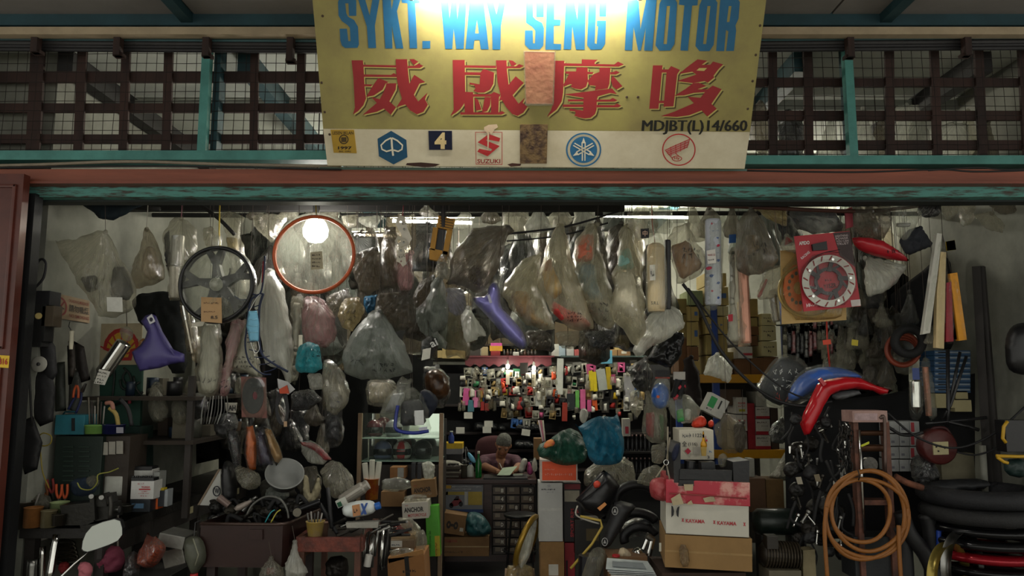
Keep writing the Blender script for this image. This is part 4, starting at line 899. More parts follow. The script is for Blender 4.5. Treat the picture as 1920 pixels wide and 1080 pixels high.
# top row filler: light-catching bags right under the lintel and darker rows behind
rng = random.Random(11)
def rbag(cx, top, w, h, Y, kind, label, group):
    k = rng.uniform(-.25,.25)*w; sh = rng.randrange(3)
    if sh == 0: pts = [(cx-w*.42, top+h*.06),(cx-w*.1, top),(cx+w*.1, top+h*.03),(cx+w*.45, top),(cx+w*.48+k*.2, top+h*.6),(cx+w*.4+k*.4, top+h),(cx-w*.1+k*.4, top+h*.95),(cx-w*.46+k*.3, top+h*.97),(cx-w*.4, top+h*.5)]
    elif sh == 1: pts = [(cx-w*.05, top),(cx+w*.08, top),(cx+w*.3, top+h*.45),(cx+w*.55+k*.3, top+h*.85),(cx+w*.2+k*.4, top+h),(cx-w*.35+k*.4, top+h*.97),(cx-w*.5, top+h*.7),(cx-w*.22, top+h*.3)]
    else: pts = [(cx-w*.08, top),(cx+w*.08, top),(cx+w*rng.uniform(.22,.4), top+h*.3),(cx+w*rng.uniform(.38,.55)+k*.5, top+h*.62),(cx+w*rng.uniform(.3,.5)+k, top+h*.93),(cx+k, top+h),(cx-w*rng.uniform(.3,.5)+k, top+h*.93),(cx-w*rng.uniform(.38,.55)+k*.4, top+h*.6),(cx-w*rng.uniform(.2,.38), top+h*.3)]
    b_ = bag(label, pts, Y, w*mpp(Y)*rng.uniform(.22,.32), kind, (),[(cx+rng.uniform(-4,4), top-rng.uniform(20,60)),(cx, top)], group=group, step=max(5, w/8))
    return b_
for (cx, top, w, h, Y, k) in ((1205,378,60,70,5.3, 'clear2'),(1238,385,50,55,5.5, 'clear'),(1180,400,45,60,5.5, 'clear2'),(1150,392,46,44,5.6, 'grey'),(1300,385,46,70,5.4, 'clear2'),(1330,388,50,60,5.5, 'murky'),(1372,388,40,60,5.4, 'murky'),(1095,388,46,38,5.7, 'white'),(1052,385,60,44,5.8, 'clear2'),(1010,388,56,50,5.6, 'white'),(965,390,56,50,5.7, 'clear2'),(920,380,40,40,5.6, 'murky'),(800,385,36,26,5.3, 'clear2'),(545,384,44,30,5.6, 'clear2'),(480,384,40,30,5.7, 'murky'),(620,384,40,26,5.8, 'clear2'),(870,392,44,40,5.9, 'white')):
    rbag(cx, top, w, h, Y, k, {'clear2': 'crumpled clear bag crowded right under the lintel', 'clear': 'bright clear bag catching lamp light under the lintel', 'grey': 'grey bag squeezed in right under the lintel', 'murky': 'dull brownish bag crowded under the lintel', 'white': 'whitish bag crowded right under the lintel'}[k], 'bags crowded under the lintel')
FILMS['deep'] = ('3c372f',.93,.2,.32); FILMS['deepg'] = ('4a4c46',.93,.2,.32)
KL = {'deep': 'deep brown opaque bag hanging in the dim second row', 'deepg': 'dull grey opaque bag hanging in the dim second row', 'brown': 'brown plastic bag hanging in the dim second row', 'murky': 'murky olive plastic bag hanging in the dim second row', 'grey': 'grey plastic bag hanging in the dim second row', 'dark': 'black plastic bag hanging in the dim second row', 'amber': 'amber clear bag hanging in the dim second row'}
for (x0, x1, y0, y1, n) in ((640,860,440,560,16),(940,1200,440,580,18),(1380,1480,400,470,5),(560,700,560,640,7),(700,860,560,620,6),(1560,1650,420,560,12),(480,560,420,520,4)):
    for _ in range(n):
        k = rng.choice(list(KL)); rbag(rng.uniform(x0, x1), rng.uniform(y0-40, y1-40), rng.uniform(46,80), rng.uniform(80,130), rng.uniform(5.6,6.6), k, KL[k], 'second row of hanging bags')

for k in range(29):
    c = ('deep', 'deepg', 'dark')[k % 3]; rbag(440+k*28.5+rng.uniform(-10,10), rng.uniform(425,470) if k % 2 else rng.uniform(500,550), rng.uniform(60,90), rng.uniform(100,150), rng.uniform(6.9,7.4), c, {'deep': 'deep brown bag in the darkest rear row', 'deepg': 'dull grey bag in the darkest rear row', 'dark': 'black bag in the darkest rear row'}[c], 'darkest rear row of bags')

pillow('dark_cloth',[(244,566),(262,552),(300,545),(345,552),(350,700),(318,700),(300,618),(262,606)],5.42,.05, M('101413',.9), None, 'black green cloth hanging behind the purple fairing', 'cloth', wr=.5, jag=.02)
# ================================================================== LEFT SIDE
GR = 'hand tools on the left wall'
# no-smoking board on the left wall
q = [WX(98,548, XL+.012), WX(168,564, XL+.012), WX(168,606, XL+.012), WX(98,595, XL+.012)]
V = q + [v - Vector((.010,0,0)) for v in q]; ns = tag(ob('no_smoking_sign', V, [(0,1,2,3),(4,7,6,5),(0,4,5,1),(1,5,6,2),(2,6,7,3),(3,7,4,0)], M('8f7a60',.7,0,.3,6)), 'tan no-smoking board with red circle fixed to the left wall', 'sign')
fq = quadmap(q, (.002,0,0))
def nsp(polys, m_, push=0):
    pts, T = tessel(polys); ob('print',[fq(p.x, p.y)+Vector((.0006+push, 0,0)) for p in pts], T, m_, ns)
nsp([ellipse(.2,.5,.17,.38,24), ellipse(.2,.5,.13,.30,24)], '7a2420'); nsp([band([(.10,.75),(.30,.27)],.045)], '7a2420'); nsp([band([(.12,.42),(.28,.6)],.06)], '3a2a24',.0004)
for s, u0, v0, u1, v1, c in (('DILARANG MEROKOK',.42,.12,.97,.25, '7a3428'),('請勿吸煙',.42,.34,.97,.64, '2a241e'),('NO SMOKING',.42,.74,.97,.88, '7a3428')):
    text(s, lambda u, v, a=u0, b=v0, c_=u1, d=v1: fq(a+(c_-a)*u, b+(d-b)*v)+Vector((.0008,0,0)), c, ns)
# electric boxes and cable on the left wall
eb = root('meter_box', 'dark electric switch boxes with a brass lug near the brown jamb', 'switch box', W(80,640,4.78))
for (x0, y0, x1, y1, d, m_) in ((58,545,92,572,.12, '16161a'),(62,570,82,640,.10, '1a1a1a'),(79,573,99,612,.09, '4a4032'),(55,600,76,650,.08, '141414')):
    a, b = W(x0, y0,4.72), W(x1, y1,4.72); V, F = bbox_vf(((a.x+b.x)/2,4.72+d/2,(a.z+b.z)/2),(b.x-a.x, d, a.z-b.z)); ob('box', V, F, m_, eb)
cyl('lug',(72,592,4.70),(72,592.5,4.66),.02, M('8a7a4a',.4,.6), eb)
rod('cable',[(67,522,4.74),(68,505,4.74),(72,490,4.74),(80,486,4.74),(86,495,4.74),(82,520,4.74),(70,535,4.74),(64,540,4.74)],.008, '1b1b1e', eb, sub=4); rod('cable',[(60,550,4.74),(52,620,4.74),(55,700,4.74),(60,800,4.74)],.007, '161616', eb, sub=3)
# tools against the left wall
for lb, pts, Y, th, m_, nm, cat in (
 ('dark grinder body hanging below the meter boxes',[(74,640),(95,635),(104,650),(108,700),(96,718),(78,700)],4.82,.05, '1a1a1c', 'grinder', 'power tool'),
 ('white handled pruning saw on the left wall',[(128,640),(140,640),(142,690),(134,720),(128,700)],4.98,.02, '2a221c', 'pruning_saw', 'saw'),
 ('wooden handled axe leaning on the left wall',[(126,648),(132,648),(134,720),(128,722)],5.0,.02, '4a3020', 'axe', 'axe'),
 ('dark leather pouch on the left wall',[(140,640),(158,650),(165,690),(170,712),(152,718),(142,690)],5.1,.04, '221c1a', 'tool_pouch', 'pouch'),
 ('black rubber apron bundle below the grinder',[(60,700),(95,690),(104,730),(100,790),(75,800),(55,770)],4.82,.05, '141416', 'rubber_apron', 'apron'),
 ('dull green canister behind the rubber apron',[(102,680),(122,678),(124,770),(104,772)],5.02,.05, '242822', 'canister', 'canister'),
 ('grey cloth rag hanging behind blue pliers',[(130,700),(150,690),(156,740),(140,775),(128,765)],5.1,.03, '4a4c48', 'rag', 'rag'),
 ('dark cable bunch hanging near the jamb bottom',[(40,790),(62,780),(80,830),(70,880),(46,890),(36,850)],4.8,.05, '101012', 'cable_bunch', 'cables')):
    pillow(nm, pts, Y, th*.45, m_, None, lb, cat, GR, wr=.4, power=.9, soft=False)
sw = tag(cyl('cream_grip_saw',(133,655,4.93),(135,619,4.93),4*mpp(4.9), M('c8c2ac',.5), prof=[(0,0),(.8,0),(1,.3),(.9,.7),(1.1,.95),(0,1)]), 'saw with a cream plastic grip hooked on the left wall', 'saw', GR)
rod('hook',[(131,603,4.93),(129,612,4.93),(135,622,4.93)],.003, '2a2a2a', sw)
ds = root('reflector_disc', 'round white reflector disc on the left wall', 'reflector', W(77,697,4.76)); V, F = lathe_vf([(1e-4,0),(.012,.0),(.014,.012),(.03,.008),(.048,.014),(.05,.02),(.047,.024)],24, Matrix.Rotation(R(90),3, 'X'), W(77,683,4.8)); ob('disc', V, F, M('a8a69c',.4), ds, True)
V, F = lathe_vf([(1e-4,.02),(.01,.02),(.012,.03),(1e-4,.034)],12, Matrix.Rotation(R(90),3, 'X'), W(77,683,4.8)); ob('centre_bolt', V, F, '3a3a3a', ds, True)
def pliers(label, x, y, L, ang, m_, Y, group=GR):
    t = root('pliers', label, 'pliers', W(x, y, Y), group); c, s = math.cos(R(ang)), math.sin(R(ang))
    f = lambda a, b: (x+a*c-b*s, y+a*s+b*c)
    for sg in (-1,1): rod('handle',[(*f(0,0), Y),(*f(L*.3, sg*L*.13), Y),(*f(L*.8, sg*L*.16), Y)],.008, m_, t, sub=3)
    slab('jaw',[f(0,-L*.06), f(-L*.35,-L*.03), f(-L*.35, L*.03), f(0, L*.06)], Y-.008,.016, 'steel', t); return t
pliers('blue handled pliers on the left wall',152,735,50,115, '1c2450',5.05); pliers('orange handled pliers beside the blue ones',144,722,30,95, 'a8481e',5.0)
pliers('red handled pliers hanging in the dim left shelf',311,790,40,90, '8a2c24',5.7)
# green tool board with the oil company emblem above
tb = slab('tool_board',[(186,683),(266,683),(262,802),(188,802)],5.47,.03, M('24483c',.6,0,.4,5), None, 'dark green tool board below the shell poster', 'tool board')
for pts in ([(205,700),(214,695),(212,735),(208,760)],[(232,690),(242,700),(246,715),(236,720),(230,706),(238,694)],[(225,712),(228,726),(240,730),(262,716)],[(215,760),(250,745),(268,735)],[(250,705),(256,730),(270,745)]):
    rod('clamp_outline',[(a, b, 5.45) for a, b in pts],.008, '1a221e', tb, sub=3)
po = slab('oil_poster',[(190,607),(267,606),(264,684),(186,684)],5.44,.008, M('a3977c',.7,0,.3,6), None, 'cream poster with red and yellow shell emblem on left wall', 'poster')
sh = [(193,655),(196,640),(204,627),(215,618),(228,615),(241,618),(252,627),(259,640),(262,655),(250,660),(246,676),(209,676),(205,660)]
slab('emblem', sh, 5.437,.002, '9a2420', po)
slab('emblem',[(200,652),(203,641),(210,631),(219,625),(228,622),(237,625),(246,631),(252,641),(254,652),(244,655),(240,670),(215,670),(211,655)],5.435,.002, 'b08a22', po)
for k in range(7): a = R(-155+k*21.6); slab('emblem', band([(228+10*math.cos(a),668+10*math.sin(a)),(228+44*math.cos(a),668+44*math.sin(a))],2.6),5.433,.002, '9a2420', po)
sd = root('screwdriver', 'red handled screwdriver on the green tool board', 'screwdriver', W(243,757,5.4), GR)
cyl('handle',(242,735,5.42),(243,757,5.42),.012, '8a2430', sd); cyl('shaft',(241,715,5.42),(242,736,5.42),.005, 'steel', sd)
# purple fairing and chrome muffler
fa = pillow('purple_fairing',[(264,602),(272,592),(290,586),(305,622),(325,655),(346,664),(346,679),(320,683),(300,690),(262,696),(252,675),(247,660),(262,648),(272,634),(276,622)],4.95,.035, M('443d74',.4,0,.25,6,.06), None, 'purple scooter side fairing with white oval badge hanging at left', 'fairing', wr=.04, soft=False, power=.8)
slab('badge',[(275,596),(284,589),(290,603),(281,608)],4.905,.01, 'c4c4c8', fa); slab('badge_hole', ellipse(283,599,3,4,10),4.90,.006, '1a1a2a', fa); rod('ridge',[(290,602,4.935),(310,640,4.918),(328,668,4.935)],.006, '4a4478', fa, sub=3)
pillow('amber_lens',[(258,640),(272,632),(276,645),(262,662)],5.0,.02, M('7a5428',.3), None, 'small amber lens beside the purple fairing', 'lens')
mu = root('muffler', 'chrome muffler in film with a white label, slanting in front of the shell poster', 'muffler', W(183,725,5.0))
cyl('body',(233,642,5.0),(193,700,5.0),14*mpp(5.0), 'chrome', mu, n=24); cyl('end_cap',(193,700,5.0),(184,714,5.0),12*mpp(5.0), 'steel', mu, n=20, prof=[(0,0),(1,0),(.7,.6),(.3,1),(0,1)])
pillow('film',[(224,616),(240,610),(250,622),(246,640),(232,640)],5.0,.05, 'clear2', mu); V, F = slab_vf([(186,692),(207,697),(196,722),(176,719)], lambda x, y: W(x, y, 4.93),(0,.003,0)); ob('label', V, F, 'c8c6bc', mu)
for k in range(4): text(['~~~~~~', '~~~~~~~', '~~~~', '~~~~~'][k], pxmap(183-k*3,697+k*6,202-k*2.5,701+k*6,4.928,12), '2a2826', mu, bold=.02)
rod('string',[(236,560,5.0),(238,612,5.0)],.003, '3a3028', mu)
# ---- bench, cabinet and the things on them
BZ = .81
bn = root('work_bench', 'long dark greasy work bench along the left wall', 'bench',(-2.73,6.2,0))
V, F = bbox_vf((-2.735,6.3, BZ-.03),(.52,3.1,.06)); ob('bench_top', V, F, M('1e1c1a',.6,0,.4,8,.3), bn)
V, F = box_vf((-2.50,6.3, BZ-.12),(.03,3.1,.12)); ob('apron', V, F, M('2a2624',.7), bn)
for x in (-2.95,-2.52):
    for y in (4.82,6.2,7.75): V, F = box_vf((x, y, BZ/2-.03),(.06,.06, BZ-.06)); ob('leg', V, F, M('241f1c',.8), bn)
V, F = box_vf((-2.735,6.3,.30),(.46,3.0,.03)); ob('lower_shelf', V, F, M('1e1c1a',.8), bn)
for k, y in enumerate((900,908,905)): V, F = box_vf((-2.483,6.0+k*.5, BZ-.10),(.004,.12,.05)); ob('shelf_label', V, F, 'a09878', bn)
cb = root('steel_cabinet', 'dark green louvred steel cabinet standing on the bench', 'cabinet', W(170,960,5.0))
a, b = W(105,818,4.98), W(184,960,4.98); V, F = bbox_vf(((a.x+b.x)/2,5.12,(a.z+b.z)/2),(b.x-a.x, .28, a.z-b.z)); ob('body', V, F, M('1d2a24',.5,.2,.4,6), cb)
for k in range(8):
    for xx in (120,150): V, F = bbox_vf(W(xx+8,838+k*9,4.975),(.07,.012,.010)); ob('louvre', V, F, M('26362e',.5,.2), cb)
a, b = W(185,818,5.0), W(233,960,5.0); V, F = bbox_vf(((a.x+b.x)/2,5.14,(a.z+b.z)/2),(b.x-a.x, .24, a.z-b.z)); sdo = ob('side_door', V, F, M('2c241c',.6), cb)
for k in range(3): slab('card', rect(190+k*14,829+k*-1,202+k*14,853-k),4.995,.006, M('8f8c82',.6), sdo)
o = crate('teal blue plastic toolbox standing on the steel cabinet',103,778,158,815,5.0,.16, M('276a78',.5,0,.25,6), 'toolbox', 'toolbox'); 
slab('latch', rect(134,784,139,808),4.99,.02, '151a1c', o); rod('handle',[(118,778,5.05),(122,772,5.05),(140,772,5.05),(144,778,5.05)],.006, '1c4a54', o)
def tub(name, label, cat, x0, y0, x1, y1, Y, m_, taper=.85, group=None, rim=True):
    A, Bp = W((x0+x1)/2, y1, Y), W((x0+x1)/2, y0, Y); r = (x1-x0)/2*mpp(Y); h = (Bp-A).length
    pr = [(1e-4,0),(r*taper, 0),(r, h),(r*1.05, h),(r*1.05, h+.004),(r*.93, h+.004),(r*taper*.92,.01),(1e-4,.008)]
    V, F = lathe_vf(pr, 24, None, A); return tag(ob(name, V, F, m_, None, True), label, cat, group)
tub('round_tin', 'bright green round tub on the steel cabinet', 'tub',160,798,193,813,4.98, M('6f9a4e',.4),.92)
bt = tub('round_tin', 'dark blue round tub on the steel cabinet', 'tub',192,797,232,813,5.02, M('171c48',.4),.92); slab('sticker', rect(218,801,231,812),4.93,.003, '8a8a94', bt)
for k, (x0, y0, x1, y1, m_, lb) in enumerate(((205,765,222,800, 'a08a4a', 'mustard coloured hose bent over the blue tub'),(225,748,247,798, '17171a', 'black lever standing in the blue tub'),(198,756,212,768, '9a6a5a', 'pinkish knob above the blue tub'))):
    rod('tub_part',[(x0, y0,5.05),((x0+x1)/2+4,(y0+y1)/2-6,5.05),(x1, y1,5.05)],.014, m_, None, lb, 'motor part', 'odd parts in the blue tub', sub=4)
for k in range(6): rod('file_tool',[(168+k*5,795,5.05),(166+k*6,745+8*(k % 3),5.05)],.005,['6a6458', '3a3430', '8a8680'][k % 3], None, ['thin grey file standing in the green tub', 'dark file standing in the green tub', 'pale steel rod standing in the green tub'][k % 3], 'file', 'files in the green tub', n=6)
gc = slab('green_locker',[(233,800),(262,800),(262,960),(235,960)],5.35,.2, M('1f3630',.5,.2,.4), None, 'narrow dark green steel locker right of the cabinet', 'locker')
hl = root('headlight', 'round headlamp with brass rim hanging by the green locker', 'headlamp', W(250,858,5.25)); V, F = tube_vf([W(250+11*math.cos(2*math.pi*k/24),845+11*math.sin(2*math.pi*k/24),5.25) for k in range(24)],.007,6, closed=True); ob('rim', V, F, M('8a744a',.3,.7), hl, True)
V, F = lathe_vf([(.036,0),(.03,.04),(1e-4,.06)],20, Matrix.Rotation(R(-90),3, 'X'), W(250,845,5.25)); ob('bowl', V, F, M('2a2420',.3,.5), hl, True)
# bench-top items
def jug(label, x0, y0, x1, y1, Y, m_, cap='8a2420'):
    t = root('plastic_jug', label, 'jug', W((x0+x1)/2, y1, Y)); w = (x1-x0)*mpp(Y); h = (y1-y0)*mpp(Y)
    V, F = bbox_vf(W((x0+x1)/2,(y0+y1)/2, Y),(w, w*.6, h), None, w*.18); ob('body', V, F, m_, t, True); c = W(x0+(x1-x0)*.4, y0, Y)
    V, F = lathe_vf([(w*.16,-.01),(w*.14,.02),(w*.12,.03)],12, None, c); ob('cap', V, F, cap, t)
    rod('handle',[(x1-3, y0+2, Y),(x1-2, y0-5, Y),(x0+(x1-x0)*.55, y0-6, Y)],.006, m_, t, sub=3); return t
jug('grey white plastic jug with red spout on the bench',200,892,234,928,5.05, M('a3a49c',.5,0,.3,8))
bA = crate('white motorcycle battery with red print in front on the bench',245,902,288,936,4.97,.12, M('b9b9b6',.45,0,.2), 'battery', 'battery', texts=[('YUASA',.46,.28,.85,.38, 'a82028',.03),('~~~~~',.48,.54,.76,.61, 'a82028',.02),('~~~~~~~~',.36,.65,.85,.71, 'a82028'),('~~~',.46,.78,.76,.84, 'a82028'),('~~~~',.3,.08,.6,.2, 'b08a8a')], labels=[(.36,.42,.86,.49, 'a82028')], plain=True)
slab('top_cover', rect(246,896,288,904),4.975,.11, 'blackplastic', bA)
for k in range(5): cyl('cell_cap',(250+k*8,897,5.02),(250+k*8,892,5.02),.010, 'blackplastic', bA)
bB = crate('second white battery standing behind the red print one',251,880,286,902,5.1,.1, M('a9a9a4',.5), 'battery', 'battery', plain=True); slab('top_cover', rect(252,875,285,882),5.1,.09, 'blackplastic', bB)
crate('small grey battery box right of the white batteries',287,885,298,935,5.05,.1, M('7a7c78',.5), 'battery', 'battery', plain=True)
crate('black and blue battery lying under the white battery',243,937,281,960,4.98,.14, M('1a2026',.4), 'battery', 'battery', labels=[(.1,.3,.7,.7, '4a6a86')], plain=True)
for i, (x0, y0, x1, y1, m_, lb) in enumerate(((281,938,287,958, '4a8a3a', 'thin green box beside the batteries'),(287,922,296,955, 'c4561e', 'orange upright box beside the batteries'),(296,920,308,950, '20242a', 'black box with yellow cap right of the orange box'),(308,918,314,950, '8a8f92', 'slim grey box at the bench edge'))): crate(lb, x0, y0, x1, y1,5.06,.08, M(m_, .5), 'small_box', 'box', 'small boxes by the batteries')
crate('tiny yellow carton on the black box at the bench edge',297,915,307,923,5.07,.05, M('b09a1c',.4), 'yellow_carton', 'box')
for lb, x0, y0, x1, y1, Y, m_ in (('dented paint tin full of tools at the left end of the bench',24,942,58,990,4.8, M('4a443a',.5,.4,.5)),('rusty orange tin at the left end of the bench',45,952,76,988,4.72, M('8a5a2c',.6,.2,.5,14)),('grimy jar with cream contents beside the orange tin',77,958,104,988,4.72, M('6a6248',.4,0,.5,12)),('pale green tin holding orange handled pliers',95,942,126,965,4.85, M('8fa070',.5)),('squat steel oil cup on the bench by the vise',98,965,120,985,4.7, M('3c3830',.4,.6))):
    tub('tin_can', lb, 'tin', x0, y0, x1, y1, Y, m_, .97)
for k, (x, y, a, m_) in enumerate(((110,935,92, 'b0481e'),(122,935,88, 'b04a20'),(98,925,80, '7a2420'),(88,930,70, '8a5028'))): pliers(['orange handled pliers standing in the pale green tin, left', 'orange handled pliers standing in the pale green tin, right', 'red handled pliers at the back of the bench', 'rust handled pliers at the back of the bench'][k], x, y, 34, a-180, m_, 4.9+.03*k, 'pliers in bench tins')
for k in range(7): rod('screwdriver',[(30+k*5,960,4.85),(26+k*8,925+6*(k % 3),4.86)],.006,['5a5650', '3a2a20', '7a7670', '8a6a4a'][k % 4], None, ['grey tool shaft in the dented tin', 'dark wooden tool handle in the dented tin', 'bright tool shaft in the dented tin', 'tan tool handle in the dented tin'][k % 4], 'tool', 'tools in the dented tin')
# vise
vs = root('bench_vise', 'heavy dark bench vise at the front of the bench', 'vise', W(165,990,4.75))
VM = M('24231f',.45,.5,.4,8,.2)
for q, Y, d in (([(112,948),(170,942),(176,978),(160,985),(118,985)],4.72,.16),([(176,945),(206,945),(208,972),(176,978)],4.74,.14),([(150,985),(200,980),(198,998),(152,998)],4.72,.18),([(168,935),(176,930),(178,975),(170,975)],4.70,.18),([(180,930),(196,928),(200,950),(178,950)],4.72,.14)): V, F = slab_vf(q, lambda x, y, Y=Y: W(x, y, Y),(0, d, 0)); ob('casting', V, F, VM, vs)
cyl('screw',(205,957,4.8),(224,955,4.8),.02, 'steel', vs); rod('bar',[(221,966,4.78),(221,1024,4.74)],.006, M('a8a49c',.3,.8), vs); rod('jaw_arch',[(205,930,4.72),(208,945,4.72),(206,972,4.72)],.012, M('3a3834',.4,.5), vs, sub=3); cyl('bolt',(171,930,4.68),(171,931,4.65),.014, 'steel', vs); cyl('bolt',(190,932,4.70),(190,933,4.67),.014, 'steel', vs)
tub('oil_bowl', 'round steel bowl behind the vise', 'bowl',216,947,250,960,4.95, M('4a4a44',.35,.6),.7)
pillow('dirty_rag',[(130,900),(155,890),(180,895),(190,920),(165,935),(135,930)],5.0,.05, M('1f2c3c',.9), None, 'dark blue rag behind the vise', 'rag', wr=.5); pillow('plastic_packet',[(160,895),(180,890),(188,905),(180,915),(165,912)],4.93,.03, 'clear2', None, 'clear packet lying on the dark blue rag', 'bag')
pillow('plastic_packet',[(60,930),(92,925),(100,950),(75,960),(62,950)],4.9,.04, 'clear2', None, 'crumpled clear packet among the bench tins', 'bag')
rod('yellow_cable',[(72,818,4.85),(82,812,4.85),(96,818,4.85),(94,832,4.85),(80,836,4.85),(72,828,4.85),(76,850,4.85),(80,885,4.85),(92,915,4.88)],.004, M('8a7a2a',.5), None, 'thin yellow wire looped on the left wall', 'wire', sub=5)
rod('yellow_cable',[(145,905,4.9),(152,916,4.9),(170,918,4.9),(182,905,4.9),(184,890,4.9),(205,885,4.95),(222,878,4.95)],.004, M('8a8a3a',.5), None, 'thin yellow wire crossing behind the vise', 'wire', sub=5)
# ---- scooter mirror in front
mr = root('scooter_mirror', 'scooter rear-view mirror with white glass on a long stem in front of the bench', 'mirror', W(120,1080,4.5))
mp_ = [(152,1030),(154,1015),(160,1000),(172,986),(192,978),(215,972),(226,976),(230,990),(230,1003),(222,1014),(205,1022),(180,1031),(163,1036),(155,1034)]
V, F = slab_vf(mp_, lambda x, y: W(x, y, 4.5),(0,.03,0)); ob('housing', V, F, 'blackplastic', mr)
V, F = slab_vf([(191+(x-191)*.96,1004+(y-1004)*.95) for x, y in mp_], lambda x, y: W(x, y, 4.494),(0,.004,0)); ob('glass', V, F, M('c2c8c2',.12,.15,.08,4,0), mr)
rod('stem',[(163,1036,4.52),(140,1057,4.5),(112,1084,4.48),(100,1100,4.46)],.007, 'chrome', mr, n=10)
# ---- under the bench
U = 'parts under the bench'
for lb, pts, r, m_ in (('bright chrome fork tube under the bench, left',[(80,1025,4.75),(78,1095,4.75)],.018, 'chrome'),('bright chrome fork tube under the bench, right',[(106,1002,4.75),(92,1090,4.7)],.022, 'chrome'),('dark thick fork leg under the bench',[(60,1050,4.72),(58,1100,4.72)],.03, 'steel'),('white bent frame tube under the bench, upper',[(22,1035,4.9),(60,1018,4.9),(100,1002,4.9)],.012, 'a8a49a'),('white bent frame tube under the bench, lower',[(22,1052,4.9),(70,1048,4.9),(72,1025,4.9),(40,1030,4.9)],.010, 'a8a49a'),('thin white tube near the floor under the bench',[(25,1070,4.85),(60,1058,4.85),(75,1062,4.85)],.008, '8a8880'),('dark handlebar lying under the bench',[(30,1010,4.95),(70,1005,4.95),(110,1012,4.95)],.011, '2a2a2a')):
    rod('fork_tube', pts, r, m_, None, lb, 'tube', U, sub=4)
cw = root('gear_stack', 'stack of greasy gears under the bench', 'gears', W(118,1060,4.95))
for k in range(5):
    V, F = tube_vf([W(118+k*2+22*math.cos(2*math.pi*i/20),1020+k*8+7*math.sin(2*math.pi*i/20),4.95) for i in range(20)],.009,6, closed=True); ob('gear', V, F, M('3a352c',.3,.7), cw, True)
for lb, pts, Y, th, k in (('pink cloth bundle under the bench',[(185,1035),(205,1022),(228,1025),(236,1050),(225,1072),(195,1075),(182,1058)],4.85,.08, M('6f2c40',.8,0,.4,9,.4)),('bright pink rag in front of the bench leg',[(146,1055),(165,1052),(176,1066),(168,1085),(150,1085)],4.75,.04, M('b0646e',.8,0,.3)),('red rag between the fork tubes',[(110,1055),(128,1052),(130,1070),(115,1078)],4.85,.04, M('7a1e20',.8)),('orange plastic bag with tied handles',[(276,995),(284,1008),(294,1004),(296,1012),(312,1022),(308,1040),(292,1062),(272,1066),(258,1050),(262,1030),(272,1018)],4.8,.09, FILM('a8451e',.8,.4,.25)),('dark crumpled bag left of the orange bag',[(238,1040),(255,1030),(262,1060),(260,1085),(230,1085)],4.75,.06, 'dark')):
    pillow('cloth_bundle' if 'cloth' in lb or 'rag' in lb else 'plastic_bag', pts, Y, th, k, None, lb, 'rag' if 'rag' in lb or 'cloth' in lb else 'bag', wr=.5)
ab = crate('grey aluminium box lid under the bench',296,1003,345,1027,4.9,.2, M('8a8a84',.4,.5), 'metal_box', 'box', rot=10); crate('shiny steel panel below the aluminium box',305,1030,345,1062,4.95,.1, M('7a7872',.3,.7), 'steel_sheet', 'sheet', rot=-15)
ob_ = root('oil_bottle', 'grimy olive oil bottle hung upside down with a red cap', 'bottle', W(366,1080,4.7))
pillow('body',[(350,1007),(372,1004),(384,1018),(388,1050),(374,1068),(370,1076),(358,1076),(354,1066),(346,1045),(344,1018)],4.7,.06, M('4a4c40',.45,0,.4,10), ob_, wr=.05); cyl('cap',(364,1075,4.7),(364,1092,4.7),.022, M('b0282a',.4), ob_); rod('seam',[(362,1010,4.64),(372,1040,4.635),(366,1060,4.64)],.004, '7a7a68', ob_); rod('wire',[(364,1005,4.7),(366,980,4.75),(378,975,4.8)],.003, '3a3a3a', ob_)
# ---- brown metal tub on a stand
tbm = root('metal_tub', 'large dark brown metal tub full of engine parts', 'tub', W(475,1065,4.75))
TM = M('2c1916',.35,.2,.35,5,.06)
P = [(-1.98,4.72),(-1.62,4.70),(-1.47,4.72),(-1.40,4.80),(-1.38,5.3),(-1.97,5.35)]
x0, x1 = W(380,985,4.75).x, W(540,985,4.75).x; xr = W(572,965,5.3).x
P = [(x0,4.72),(x1-.06,4.70),(x1-.02,4.71),(x1+.01,4.75),(xr+.12,5.25),(x0+.05,5.3)]; zt, zb = W(450,982,4.72).z, W(450,1063,4.72).z
n = len(P); V = [Vector((*p, zb)) for p in P] + [Vector((*p, zt)) for p in P]; cx, cy = sum(p[0] for p in P)/n, sum(p[1] for p in P)/n
V += [Vector((cx+(p[0]-cx)*.97, cy+(p[1]-cy)*.97, zt)) for p in P] + [Vector((cx+(p[0]-cx)*.96, cy+(p[1]-cy)*.96, zb+.05)) for p in P]
F = [tuple(range(n-1,-1,-1))] + [(i, (i+1) % n, n+(i+1) % n, n+i) for i in range(n)] + [(n+i, n+(i+1) % n, 2*n+(i+1) % n, 2*n+i) for i in range(n)] + [(2*n+i, 2*n+(i+1) % n, 3*n+(i+1) % n, 3*n+i) for i in range(n)] + [tuple(3*n+i for i in range(n))]
ob('tub_wall', V, F, TM, tbm); V, F = tube_vf([Vector((*p, zt)) for p in P],.010,6, closed=True); ob('rim', V, F, M('4a3a34',.35,.4), tbm, True)
slab('plate', rect(468,993,492,1012),4.69,.02, TM, tbm)
for (x, y) in ((x0+.06,4.78),(x1-.06,4.76),(x0+.1,5.2),(x1+.02,5.2)): V, F = box_vf((x, y, zb/2),(.05,.05, zb)); ob('leg', V, F, M('241614',.6), tbm)
rng = random.Random(21)
TL = ('dark greasy engine part heaped in the brown tub', 'oily black hose heaped in the brown tub', 'worn steel shaft heaped in the brown tub', 'dull metal housing heaped in the brown tub')
